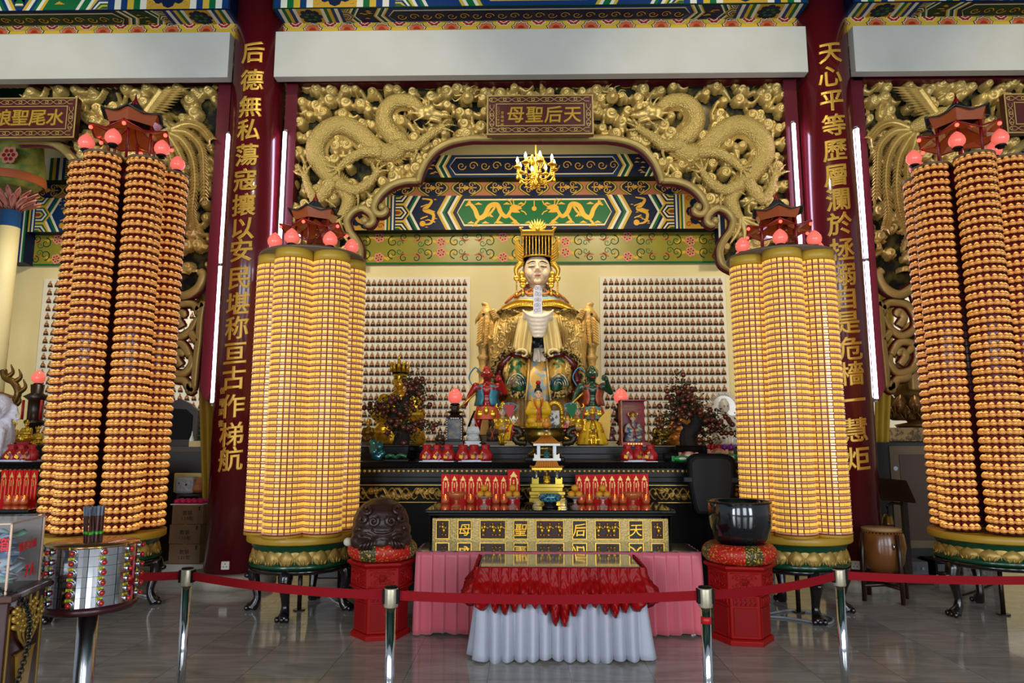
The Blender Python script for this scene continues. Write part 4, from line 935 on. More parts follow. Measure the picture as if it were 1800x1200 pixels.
# ================================================================ ALTARS, TABLES, THINGS ON THE FLOOR
STONE = mat('dark_altar_stone', '#1a1517', .32, var=('#120f10', 8, .3), spec=.3); GLASSTOP = mat('glass_tabletop', '#57564c', .035, coat=1.)
SATP = mat('pink_satin', '#d8606e', .38, var=('#c86472', 2.5, .3), sheen=.4); SATR = mat('red_satin', '#9c0a0c', .36, spec=.22, var=('#860a0e', 5, .3)); SATW = mat('white_satin', '#aeb1c0', .42, sheen=.3)
LACR = mat('carved_red', '#940f0f', .4, spec=.2)
STUD = mat('stud_gold', '#a98a4c', .3, .6)
def altar(name, label, xc, w, Yf, ztop, panel_relief, seed, depth=.75):
    e = empty(name, (xc, Yf, 0), label, 'altar table'); hw = w/2; m = lambda v: P(900, v, Yf).z-P(900, 812, Yf).z+ztop
    mb = MB(); mb.prism([(-.0, ztop), (-.02, ztop-.015), (-.01, ztop-.05), (.03, ztop-.075)][::1]+[(depth, ztop-.075), (depth, ztop)], -hw, hw, 0, RZ(PI/2) @ SCL(1, -1, 1)); mb.build('tabletop', BLACK, e)
    MB().box(-hw+.03, hw-.03, .03, depth, m(838), ztop-.07).build('stud_band', BLACK, e)
    st = MB(); n = int((w-.1)/.056)
    for i in range(n): st.ell((-hw+.06+i*(w-.12)/(n-1), .03, m(828)), (.023, .014, .023), 0, 8, 5)
    st.build('gold_studs', STUD, e)
    MB().box(-hw, hw, .0, depth, m(848), m(838)).box(-hw+.03, hw-.03, .03, depth, m(852), m(848)).build('moulding', BLACK, e, .008)
    MB().box(-hw+.02, hw-.02, .05, depth, m(884), m(852)).build('frieze_panel', BLACKM, e)
    gl = MB().box(-hw+.02, hw-.02, .035, .05, m(853.5), m(852)).box(-hw+.02, hw-.02, .035, .05, m(884), m(882.5))
    rl = Relief(-hw+.03, hw-.03, m(882), m(854), .006); q = np.random.RandomState(seed); x = -hw+.1; zc = (m(882)+m(854))/2; hh = (m(854)-m(882))/2
    while x < hw-.1:
        rl.curl(x, zc+q.uniform(-.5, .5)*hh, hh*q.uniform(.3, .5), .004, .03, q.choice((-1, 1)), q.uniform(0, 6), 2.2)
        a = q.uniform(-1, 1); rl.wisp([(x+t*.16-.08, zc+hh*.7*math.sin(t*5+a)) for t in np.linspace(0, 1, 9)], [.012]*9, .004, .02); x += q.uniform(.05, .09)
    rl.build('gold_carving', .045, mat('carving_antique_gold', '#8a6a2a', .35, .5), e, .0)
    gl.build('gold_line', STUD, e)
    MB().box(-hw+.05, hw-.05, .10, depth, .0, m(884)).build('body', BLACKM, e); return e
Ya = 8.3; zA = P(947, 812, Ya).z
MAINALTAR = altar('altar_table', 'long black altar table with a row of gold studs below the great statue', CX+.03, 4.9, Ya, zA, True, 4)
Yp = 9.3; zP = P(947, 783, Yp).z
pf = empty('stone_platform', (CX+.03, Yp, 0), 'stepped dark stone platform carrying the great statue', 'platform')
MB().box(-2.85, 2.85, 0, 3.6, 0, zP-.012).build('platform_block', STONE, pf, .01); MB().box(-2.87, 2.87, -.02, 3.6, zP-.012, zP).build('stone_edge', mat('stone_edge', '#8b7d62', .35), pf)
z2 = P(947, 797, Yp-.12).z; MB().box(-2.85, 2.85, -.12, .0, zA-.1, z2).build('step', STONE, pf, .012); MB().box(-2.85, 2.85, -.22, -.12, 0, P(947, 806, Yp-.22).z).build('step', STONE, pf, .012)
def relief_figure(mb, x, z, h, mi=0, lean=0.):
    for c, r in (((0, .42), .07), ((0, .2), .11), ((lean*.3, -.02), .12), ((-.06+lean*.2, -.28), .07), ((.07+lean*.5, -.3), .07)): mb.ell((x+c[0]*h, -.012, z+c[1]*h), (r*h, .02, r*h*(1.1 if r < .1 else 1.5)), mi, 8, 6)
    mb.tube([(x-.08*h, -.015, z+.28*h), (x-.2*h, -.015, z+.12*h+lean*.2*h), (x-.16*h, -.015, z+.35*h)], .035*h, 6, mi); mb.tube([(x+.08*h, -.015, z+.28*h), (x+.2*h, -.015, z+.1*h), (x+.27*h, -.015, z+.25*h+lean*.1*h)], .035*h, 6, mi)
def offering_table(label, xc, w, full=True):
    Yt = 7.12; zt = 1.022; e = empty('offering_table', (xc, Yt, 0), label, 'altar table'); hw = w/2
    mb = MB(); mb.box(-hw, hw, 0, .95, zt-.035, zt); mb.build('tabletop', mat('mirror_black', '#0a0a0b', .06, coat=1.), e, .008); MB().box(-hw+.02, hw-.02, .02, .93, zt-.06, zt-.035).build('edge_moulding', BLACK, e, .008)
    MB().box(-hw+.06, hw-.06, .10, .90, 0, zt-.06).build('body', BLACKM, e)
    for s in (-1, 1):
        for d in (.03, .085): MB().tube([(s*(hw-d-.02), .08, 0), (s*(hw-d-.02), .08, zt-.06)], .018, 8).build('corner_rail', BLACK, e)
    X = lambda u: P(u, 930, Yt+.05).x-P(967, 930, Yt+.05).x+.0
    zf0, zf1 = P(967, 968, Yt+.05).z, P(967, 911, Yt+.05).z; zg0, zg1 = P(967, 946, Yt+.05).z, P(967, 915, Yt+.05).z; a, b = X(760), X(1175)
    fb = MB().box(a, b, .05, .10, zf0-.25, zf1); o = fb.build('gold_panel', mat('panel_gold', '#e6c67c', .42, .1, bump=('voronoi', 48, .6)), e, .004)
    spans = [(768, 789, 0), (806, 828, '母'), (845, 888, 1), (904, 927, '聖'), (943, 990, 2), (1007, 1030, '后'), (1047, 1088, 3), (1106, 1129, '天'), (1145, 1165, 4)]
    for (u0, u1, k) in spans:
        x0, x1 = X(u0), X(u1); p = MB(); p.box(x0, x1, .044, .052, zg0, zg1, 0); t = .008
        for q in ((x0-t, x1+t, zg1, zg1+t), (x0-t, x1+t, zg0-t, zg0), (x0-t, x0, zg0, zg1), (x1, x1+t, zg0, zg1)): p.box(q[0], q[1], .034, .05, q[2], q[3], 1)
        pn = p.build('relief_panel', [mat('panel_maroon', '#3b1416', .5) if not isinstance(k, str) else mat('panel_teal', '#16302e', .5, var=('#2c1412', 30, .1)), GOLDB], e); g = MB(); zc = (zg0+zg1)/2; h = zg1-zg0
        if isinstance(k, str): put_text(g, k, lambda i: T((x0+x1)/2, .04, zc), (x1-x0)*1.02, .06, .03, 0, .12); g.build('gold_character', GOLDB, pn, fix=False)
        else:
            n = 1 if u1-u0 < 30 else 3; g2 = MB()
            for i in range(n): relief_figure(g2, x0+(x1-x0)*(i+.5)/n, zc-.005, h*.9, 0, (-1)**(i+k)*.25)
            g2.v = [(x, y+.042, z) for x, y, z in g2.v]; g2.build('gold_figures', GOLDB, pn)
    for u in (797, 836, 896, 935, 998, 1038, 1097, 1137): pass
    return e
ct = offering_table('black offering table with a gold carved front of figures and characters', P(967, 900, 7.12).x, 2.47)
# ---- skirts
def skirt(name, parent, x0, x1, y0, y1, z0, z1, pleat, amp, flare, m_, lower=None, pw=1.6, rows=14, step=.012, knife=False):
    """cloth hanging round three sides of a table (left, front, right)"""
    pts, nrm = [], []; r = .02
    def run(a, b, n_):
        L = math.hypot(b[0]-a[0], b[1]-a[1]); k = int(L/step)
        for i in range(k): t = i/k; pts.append((lerp(a[0], b[0], t), lerp(a[1], b[1], t))); nrm.append(n_)
    run((x0, y1), (x0, y0), (-1, 0)); nL = len(pts); run((x0, y0), (x1, y0), (0, -1)); run((x1, y0), (x1, y1), (1, 0)); n = len(pts)
    sm_ = []
    for i in range(n):
        a = [0, 0]
        for k in range(-5, 6): q = nrm[max(0, min(n-1, i+k))]; a[0] += q[0]; a[1] += q[1]
        L = math.hypot(*a); sm_.append((a[0]/L, a[1]/L))
    V, F = [], []; q = np.random.RandomState(len(name)+int(amp*1000)); ph = np.cumsum(q.uniform(.75, 1.25, n))*step*2*PI/pleat; wob = q.uniform(0, 6, 4)
    for j in range(rows+1):
        t = j/rows
        for i in range(n):
            s = i*step; w = 2*abs(math.sin(.5*ph[i]+.12*math.sin(t*3+s*3)))**(1/pw)-1
            d = .004+flare*t**1.1+amp*((.10+.90*t)*(w+1)*.5 if not knife else (.45+.55*t)*min((ph[i]/(2*PI)) % 1, (1-(ph[i]/(2*PI)) % 1)*7))+.006*t*math.sin(s*5+wob[0]+2*t)
            zz = lerp(z1, z0, t)+t*(.008*math.sin(s*9+wob[1])+.006*math.sin(s*23+wob[2])); x, y = pts[i]; V.append((x+sm_[i][0]*d, y+sm_[i][1]*d, zz))
    for j in range(rows):
        for i in range(n-1): k = j*n+i; F.append((k, k+1, k+n+1, k+n))
    o = np_mesh(name, V, F, m_, parent); so = o.modifiers.new('thick', 'SOLIDIFY'); so.thickness = .003; return o
def swag(parent, x0, x1, y0, y1, zt, m_):
    pts, nrm = [], []; step = .008
    for a, b, n_ in (((x0, y1), (x0, y0), (-1, 0)), ((x0, y0), (x1, y0), (0, -1)), ((x1, y0), (x1, y1), (1, 0))):
        k = int(math.hypot(b[0]-a[0], b[1]-a[1])/step)
        for i in range(k): t = i/k; pts.append((lerp(a[0], b[0], t), lerp(a[1], b[1], t))); nrm.append(n_)
    n = len(pts); V, F = [], []; rows = 34; q = np.random.RandomState(5); i0 = int((y1-y0)/step); cell = .078
    ends = q.uniform(-.02, .02, 60); dep = q.uniform(.25, .45, 60)
    for j in range(rows+1):
        t = j/rows
        for i in range(n):
            s = (i-i0)*step; c = s/cell; k = int(math.floor(c))+20; f = c-math.floor(c); mid = abs(s-(x1-x0)/2)/((x1-x0)/2)
            low = .335+.07*max(0, 1-mid*2.4)**1.0+.03*math.cos(mid*9)+ends[k]-.10*(2*abs(f-.5))**2.2
            tp = dep[k]; vee = max(0, 1-abs(t-tp)*3.0)
            d = .016+.034*abs(math.sin(PI*f))**.6+.075*t+.055*math.sin(PI*min(1, max(0, (t-.35)/.65)))*(abs(math.sin(PI*f))**.6)+.015*math.sin(PI*(6*f+9*t*(1 if f < .5 else -1)))*(.3+t)*math.sin(PI*f)
            d -= .02*vee*max(0, 1-abs(f-.5)*4) if k % 2 else 0
            if t > .9: d -= .05*((t-.9)/.1)**2
            a = [0, 0]
            for w in range(-9, 10): g = nrm[max(0, min(n-1, i+w))]; a[0] += g[0]; a[1] += g[1]
            L = math.hypot(*a); x, y = pts[i]; V.append((x+a[0]/L*d, y+a[1]/L*d, zt-low*t))
    for j in range(rows):
        for i in range(n-1): k = j*n+i; F.append((k, k+1, k+n+1, k+n))
    o = np_mesh('red_swag', V, F, m_, parent); so = o.modifiers.new('thick', 'SOLIDIFY'); so.thickness = .003
    pin = MB()
    for k in range(2, int((x1-x0)/cell), 3): pin.ell((x0+cell*(k+.5), y0-.035, zt-.12-.03*(k % 2)), .006, 0, 8, 6)
    tag(pin.build('pins', CHROME, o), 'silver dress pins'); return o
GLASSW = mat('glass_over_white', '#9a988e', .07, coat=.6)
def table(name, label, u0, u1, v, Yf, Yb, z, vbot, gm=GLASSTOP):
    a, b = P(u0, v, Yf), P(u1, v, Yf); e = empty(name, (0, 0, 0), label, 'table'); x0, x1 = a.x, b.x
    MB().box(x0, x1, Yf, Yb, z-.006, z).build('glass_top', gm, e, .002); MB().box(x0+.01, x1-.01, Yf+.01, Yb-.01, z-.03, z-.006).build('table_board', DWOOD, e)
    for x in (x0+.06, x1-.06):
        for y in (Yf+.06, Yb-.06): MB().box(x-.02, x+.02, y-.02, y+.02, 0, z-.03).build('leg', STEEL, e)
    return e, x0, x1
e, x0, x1 = table('draped_table', 'long low table with a pink satin skirt and glass top', 735, 1228, 967, 6.52, 7.04, .722, 1113)
skirt('pink_skirt', e, x0, x1, 6.52, 7.04, .015, .716,  .108, .055, .004, SATP, step=.006, knife=True)
e, x0, x1 = table('draped_table', 'front table with white skirt, red swag and glass top', 845, 1124, 995, 5.83, 6.44, .708, 1160, GLASSW)
skirt('white_skirt', e, x0, x1, 5.83, 6.44, .012, .70, .098, .095, .012, SATW, pw=1.4, step=.007); swag(e, x0, x1, 5.83, 6.44, .708, SATR)
# ---- red pedestals, cushions, wooden fish, gong
def hexpedestal(label, u, Yc, rot):
    X = P(u, 990, Yc).x; e = empty('pedestal', (X, Yc, 0), label, 'pedestal', None, rot); R = .258
    H6 = lambda pr, mb=None, mi=0: (mb or MB()).lathe(pr, 6, mi, None, False)
    H6([(R*1.02, 0), (R*1.02, .035), (R*.96, .05)]).build('foot', LACR, e, .004); H6([(R*.92, .05), (R*.92, .40)]).build('body', LACR, e, .006)
    for k in range(6):
        a = (k+.5)*PI/3; w = R*.92*.40; M = RZ(a) @ RZ(PI/2) @ T(0, -R*.92*.866, 0); p = MB()
        p.box(-w, w, -.010, .004, .075, .30, 0, M)
        p.box(-w, w, -.010, .004, .315, .385, 0, M); p.build('side_panel', mat('panel_red', '#860d0e', .42, spec=.2), e, .004)
        c = MB()
        for i in range(5): c.tube([M @ Vector((w*(-.8+.4*i), -.012, .325)), M @ Vector((w*(-.6+.4*i), -.013, .35)), M @ Vector((w*(-.8+.4*i), -.012, .375))], .006, 5)
        c.build('panel_carving', LACR, e)
    H6([(R*.96, .40), (R*1.10, .425), (R*1.10, .435)]).build('lower_rim', LACR, e); H6([(R*1.06, .435), (R*1.06, .60)]).build('carved_box', LACR, e, .004)
    for k in range(6):
        a = (k+.5)*PI/3; M = RZ(a) @ RZ(PI/2) @ T(0, -R*1.06*.866, .517); c = MB(); w = R*.46
        for s in (-1, 1):
            for t in (-1, 1):
                c.tube([M @ Vector((s*(w*.45+w*.38*(1-i/16)*math.cos(i*.6)), -.004, t*(.03+.028*(1-i/16)*math.sin(i*.6)))) for i in range(14)], .006, 5)
        c.tube([M @ Vector((w*.27*math.cos(i*PI/8), -.004, .05*math.sin(i*PI/8))) for i in range(17)], .007, 5)
        for i in (-1, 0, 1): c.tube([M @ Vector((w*.12*i, -.004, -.03)), M @ Vector((w*.12*i, -.004, .03))], .005, 5)
        c.tube([M @ Vector((-w*.2, -.004, 0)), M @ Vector((w*.2, -.004, 0))], .005, 5)
        for q in ((-w, .07, w, .07), (-w, -.07, w, -.07)): c.tube([M @ Vector((q[0], -.002, q[1])), M @ Vector((q[2], -.002, q[3]))], .005, 5)
        c.build('scroll_carving', LACR, e)
    H6([(R*1.06, .60), (R*1.20, .628), (R*1.20, .645), (R*1.16, .65)]).build('top_slab', LACR, e); return e
CUSH = mat('cushion_red', '#b41410', .5, var=('#c8963c', 55, .03, .60)); CUSHG = mat('cushion_green_gold', '#3c3a1a', .5, var=('#c8a04a', 60, .03, .57))
def cushion(label, loc, R, h, rot):
    e = empty('ring_cushion', loc, label, 'cushion', None, rot)
    for k in range(8):
        a0, a1 = k*PI/4, (k+1)*PI/4; wide = k % 2 == 0; a0, a1 = (a0-.14, a1+.14) if wide else (a0+.14, a1-.14); mb = MB(); n = 8; K = 14; vs, fs = [], []
        for i in range(n+1):
            a = lerp(a0, a1, i/n)
            for j in range(K):
                w = 2*PI*j/K; rr = R*.73+R*.27*math.cos(w); vs.append((rr*math.cos(a), rr*math.sin(a), h/2+h/2*math.sin(w)*1.0))
        for i in range(n):
            for j in range(K): fs.append((i*K+j, i*K+(j+1) % K, (i+1)*K+(j+1) % K, (i+1)*K+j))
        mb.add(vs, fs, 0, True); mb.build('red_segment' if wide else 'patterned_segment', CUSH if wide else CUSHG, e)
    MB().lathe([(.02, .01), (R*.5, .01), (R*.6, .06)], 20).build('cushion_base', CUSH, e); return e
pl_ = hexpedestal('red carved hexagonal pedestal under the wooden fish drum', 672, 6.55, rad(12)); prr = hexpedestal('red carved hexagonal pedestal under the black singing bowl', 1300, 6.44, rad(-8))
zT = .65
cl_ = cushion('red and gold ring cushion under the wooden fish drum', (pl_.location.x, 6.55, zT), .312, .165, rad(8)); cr_ = cushion('red and gold ring cushion under the black singing bowl', (prr.location.x, 6.44, zT), .32, .165, rad(30))
FISH = mat('fish_wood', '#2c1812', .36, var=('#38211a', 12, .3), bump=('noise', 30, .3))
e = empty('wooden_fish', (pl_.location.x-.01, 6.50, zT+.12), 'dark carved wooden fish drum on a red cushion', 'temple drum', None, rad(14))
mb = MB(); mb.ell((0, 0, .19), (.255, .23, .235)); mb.ell((0, -.03, .14), (.27, .22, .15)); 
for s in (-1, 1):
    mb.ell((s*.13, -.17, .04), (.09, .08, .06)); mb.ell((s*.21, -.10, .06), (.06, .09, .07)); mb.ell((0, -.2, .05), (.07, .05, .06))
body = blob('fish_body', mb, .011, FISH, e, 3)
dt = MB()
for s in (-1, 1):
    for (cx, cz, R_, t0, hd) in ((.075, .235, .045, 2.2, 1), (.17, .25, .035, 1.6, 1), (.13, .33, .04, 0, -1), (.12, .09, .05, .5, 1), (.19, .14, .03, 2, -1)):
        q = []
        for i in range(16):
            r = R_*(1-i/18); a = t0+hd*i*.6; x, z = s*(cx+r*math.cos(a)), cz+r*math.sin(a); yy = 1-(x/.262)**2-((z-.19)/.242)**2; q.append((x, -.236*math.sqrt(max(.02, yy))-.004, z))
        dt.tube(q, [.021*(1.1-i/18) for i in range(16)], 6)
    for i in range(4): dt.tube([(s*(.08+.025*i), -.245, .085-.01*i), (s*(.09+.03*i), -.25, .04), (s*(.10+.03*i), -.235, .0)], .014, 5)
dt.tube([(-.09, -.215, .165), (-.05, -.232, .145), (0, -.236, .14), (.05, -.232, .145), (.09, -.215, .165)], .018, 6); dt.build('carved_scrolls', FISH, e)
a = P(612, 952, 6.42); e = empty('mallet', tuple(a), 'padded mallet with a white ball head behind the wooden fish', 'mallet'); MB().ell((0, 0, 0), (.042, .042, .038), 0, 16, 10).build('mallet_head', mat('mallet_white', '#c9bfae', .6), e); MB().tube([(.03, .0, .0), (.30, .05, -.005)], .010, 8).build('handle', mat('mallet_wood', '#b08a4c', .4), e)
e = empty('singing_bowl', (prr.location.x+.02, 6.44, zT+.115), 'large black metal singing bowl on a red cushion', 'bowl'); BW = mat('bowl_black', '#0a0d12', .12, .0, coat=1., bump=('noise', 5, .12))
MB().lathe([(.02, .0), (.16, .015), (.235, .09), (.268, .2), (.275, .30), (.268, .395), (.262, .405), (.253, .400), (.262, .30), (.25, .2), (.2, .08), (.02, .03)], 48).build('bowl_body', BW, e); MB().lathe([(.262, .388), (.276, .392), (.276, .405), (.262, .409), (.252, .403)], 48, cap=False).build('rim', mat('bowl_rim', '#2a2018', .25, .6), e)
# ---- loudspeaker
c = P(1250, 850, 8.12); e = empty('loudspeaker', (c.x, 8.12, 0), 'black plastic loudspeaker on a stand beside the singing bowl', 'speaker', None, rad(-10)); zb, zt = P(1251, 905, 8.12).z, P(1251, 797, 8.12).z
mb = MB(); w = .26; q = [(-w, zt-.06), (-w+.05, zt-.012), (-w+.12, zt), (w-.12, zt), (w-.05, zt-.012), (w, zt-.06), (w*.98, lerp(zb, zt, .5)), (w*.80, zb+.06), (w*.7, zb), (-w*.7, zb), (-w*.80, zb+.06), (-w*.98, lerp(zb, zt, .5))]
mb.prism(q, -.14, .12); SPK = mat('speaker_black', '#070708', .55, spec=.15); mb.build('cabinet', SPK, e, .03)
MB().prism([(x*.82, lerp(zb, zt, .5)+(z-lerp(zb, zt, .5))*.86) for x, z in q], -.150, -.138).build('grille', mat('grille_black', '#060606', .7), e, .01)
for s in (-1, 1): MB().box(s*w*.98-.05, s*w*.98+.05, -.147, -.10, lerp(zb, zt, .58)-.03, lerp(zb, zt, .58)+.03).build('handle', mat('speaker_grip', '#050505', .6), e, .01)
MB().tube([(0, .0, .03), (0, .0, zb-.005)], .02, 10).build('stand_pole', SPK, e)
MB().lathe([(.13, 0), (.13, .02), (.02, .035)], 20).build('stand_base', SPK, e)
# ---- rope-off posts and belts
BELT = mat('belt_red', '#7c0a12', .75, spec=.15); HEADM = mat('post_head', '#b9b09a', .35, .5, var=('#9a8f74', 20, .2))
def stanchion(u, v, lab):
    Y = (CAM_H-.955)/-((RC @ Vector(((u-900)/FPX, (600-v)/FPX, -1))).z)*(RC @ Vector(((u-900)/FPX, (600-v)/FPX, -1))).y
    p = P(u, v, Y); e = empty('barrier_post', (p.x, Y, 0), lab, 'barrier post')
    MB().lathe([(.16, 0), (.16, .012), (.14, .03), (.03, .045)], 32).build('base', STEEL, e); MB().tube([(0, 0, .04), (0, 0, .86)], .0255, 20).build('pole', CHROME, e)
    MB().lathe([(.034, .855), (.036, .86), (.036, .945), (.034, .95)], 20).build('belt_head', HEADM, e); MB().lathe([(.034, .948), (.033, .957), (.004, .958)], 20).build('cap', BLACKM, e)
    for s in (-1, 1): MB().box(s*.036-.006, s*.036+.006, -.022, .022, .875, .945).build('belt_clip', BLACKM, e)
    return e
posts = [stanchion(*q) for q in ((330, 998, 'steel barrier post left of the wooden fish pedestal'), (688, 1031, 'steel barrier post in front of the wooden fish pedestal'), (1239, 1031, 'steel barrier post with red tape on its pole'), (1474, 998, 'steel barrier post in front of the right wide lamp tower'))]
tp = MB().lathe([(.0265, .775), (.0265, .81)], 20).build('red_tape', mat('tape_red', '#b01418', .4), posts[2])
offL, offR = Vector((P(-160, 1015, 4.3).x, 4.3, 0)), Vector((P(1990, 1012, 4.3).x, 4.3, 0))
pp = [offL]+[q.location for q in posts]+[offR]
for e_, lab in ((offL, 'steel barrier post at the far left end of the red belts'), (offR, 'steel barrier post at the far right end of the red belts')):
    r = posts[0]; d = dup(r, tuple(e_), None, lab)
BL = ('red belt running left from the first barrier post', 'red belt between the first and second barrier posts', 'red belt across the front of the draped tables', 'red belt between the taped post and the right post', 'red belt running right from the last barrier post')
for i in range(5):
    a, b = pp[i], pp[i+1]; d = (b-a).normalized(); n = 24; a2, b2 = a+d*.045, b-d*.045; mb = MB(); pts = []
    for k in range(n+1): t = k/n; p = a2.lerp(b2, t); pts.append((p.x, p.y, .912-.020*4*t*(1-t)))
    sd = Vector((-d.y, d.x, 0)); vs = []
    for p in pts: vs += [tuple(Vector(p)+sd*.0012+Vector((0, 0, .024))), tuple(Vector(p)+sd*.0012-Vector((0, 0, .024))), tuple(Vector(p)-sd*.0012-Vector((0, 0, .024))), tuple(Vector(p)-sd*.0012+Vector((0, 0, .024)))]
    fs = [(k*4+j, k*4+(j+1) % 4, k*4+4+(j+1) % 4, k*4+4+j) for k in range(n) for j in range(4)]+[(0, 1, 2, 3), (n*4+3, n*4+2, n*4+1, n*4)]
    mb.add(vs, fs, 0, False); tag(mb.build('barrier_belt', BELT), BL[i], 'belt')
# ================================================================ THE GREAT STATUE
IVORY = mat('face_ivory', '#e2c8a4', .35); ROBE = mat('robe_gold', '#d4ad62', .40, .15, var=('#bb8f48', 5, .3), bump=('noise', 18, .9)); ROBEC = mat('robe_cream', '#dfc88c', .38, .1, var=('#d0b472', 4, .3))
ROBEB = mat('robe_brown_gold', '#bd9658', .42, .15, var=('#9a7440', 5, .3)); CAPE = mat('cape_teal', '#7a9496', .45, var=('#b0703c', 7, .05, .52)); LAPG = mat('lap_green_gold', '#144a26', .38, .1, var=('#b08a3c', 5, .03, .5)); MAROON = mat('sleeve_maroon', '#581010', .25, coat=.4)
NAVYG = mat('trim_navy_gold', '#161a24', .4, .1, var=('#b8964a', 26, .03, .50)); CLOTHW = mat('cloth_ivory', '#d8cbb8', .4); CYAN = mat('ribbon_cyan', '#3f86ac', .45)
LIPS = mat('lips_rose', '#a85448', .4); BROW = mat('brow_black', '#1c1512', .6)
Y0 = 11.6; sx0 = P(945, 770, Y0).x
ST = empty('goddess_statue', (sx0, Y0, zP), 'giant gilded seated goddess statue with beaded crown and white tablet', 'statue')
def Q(u, v, dy=0.): p = P(u, v, Y0+dy); return Vector((p.x-sx0, p.y-Y0, p.z-zP))
PX = MPP(945, 580, Y0)
def cap(mb, a, b, r0, r1, n=7):
    a, b = Vector(a), Vector(b)
    for i in range(n+1): t = i/n; c = a.lerp(b, t); r = lerp(r0, r1, t); mb.ell(tuple(c), (r, r, r), 0, 12, 8)
def loft(mb, rows, mi=0, thick=0.):
    n = len(rows[0]); vs = [p for r in rows for p in r]; fs = [(j*n+i, j*n+i+1, (j+1)*n+i+1, (j+1)*n+i) for j in range(len(rows)-1) for i in range(n-1)]
    return mb.add(vs, fs, mi, True)
def drape(top, bot, folds, amp, rows=14, cols=60, belly=0., ph=0.):
    """hanging cloth between two lines, folds deepening downwards; returns rows of points"""
    top, bot = spline(top, 10), spline(bot, 10); out = []
    def at(L, t): x = t*(len(L)-1); i = min(int(x), len(L)-2); return L[i].lerp(L[i+1], x-i)
    for j in range(rows+1):
        t = j/rows; r = []
        for i in range(cols+1):
            s = i/cols; p = at(top, s).lerp(at(bot, s), t); w = math.sin(2*PI*folds*s+ph+.6*math.sin(3*t+4*s)); r.append(p+Vector((0, -amp*(.25+.75*t)*w-belly*math.sin(PI*t), 0)))
        out.append(r)
    return out
def drape_obj(name, parent, m_, *a, **k):
    mb = MB(); loft(mb, drape(*a, **k)); o = mb.build(name, m_, parent); so = o.modifiers.new('t', 'SOLIDIFY'); so.thickness = .012; return o
# robe: one continuous skin
mb = MB()
mb.ell(Q(945, 575, .1), (.55, .40, .55)); mb.ell(Q(945, 552, .1), (.50, .32, .27)); mb.ell(Q(945, 640, -.1), (.74, .62, .42)); mb.ell(Q(945, 690, -.1), (.60, .60, .55))
for s in (-1, 1):
    cap(mb, Q(945+s*46, 554, .05), Q(945+s*60, 600, -.25), .22, .27); cap(mb, Q(945+s*62, 600, -.25), Q(945+s*66, 650, -.25), .24, .17); cap(mb, Q(945+s*60, 590, -.3), Q(945+s*20, 560, -.72), .20, .13)
    cap(mb, Q(945+s*30, 640, -.2), Q(945+s*34, 660, -.8), .32, .22)
    for k in range(9):                         # embossed bird and flower work on the sleeves
        a = k*.7; pass
RB = blob('robe', mb, .026, ROBE, ST, 2)
from mathutils.bvhtree import BVHTree
bv = BVHTree.FromPolygons([v.co for v in RB.data.vertices], [tuple(p.vertices) for p in RB.data.polygons]); emb = MB(); qe = np.random.RandomState(6)
def onrobe(x, z): h = bv.ray_cast(Vector((x, -3, z)), Vector((0, 1, 0)))[0]; return h
for s in (-1, 1):                              # embossed curls, feathers and blossoms over the sleeves
    for k in range(46):
        cx, cz, R = s*qe.uniform(.30, .74), qe.uniform(1.05, 2.25), qe.uniform(.035, .065); t0, hd = qe.uniform(0, 6), qe.choice((-1, 1)); pts = []
        for i in range(13): r = R*(1-.85*i/12); h = onrobe(cx+r*math.cos(t0+hd*i*.6), cz+r*math.sin(t0+hd*i*.6)); pts += [h+Vector((0, -.012, 0))] if h else []
        if len(pts) > 8: emb.tube(pts, [.020*(1.15-i/len(pts)) for i in range(len(pts))], 6)
    for k in range(16):                          # long pleats that run down from the shoulder
        x0 = s*lerp(.22, .62, k/15); pts = [onrobe(x0+s*.12*t+.02*math.sin(t*6+k), lerp(2.3, 1.1, t)) for t in np.linspace(0, 1, 16)]; pts = [p+Vector((0, .002, 0)) for p in pts if p]
        if len(pts) > 6: emb.tube(pts, .016, 6)
emb.build('robe_embossing', mat('emboss_gold', '#d8b468', .32, .3), ST)
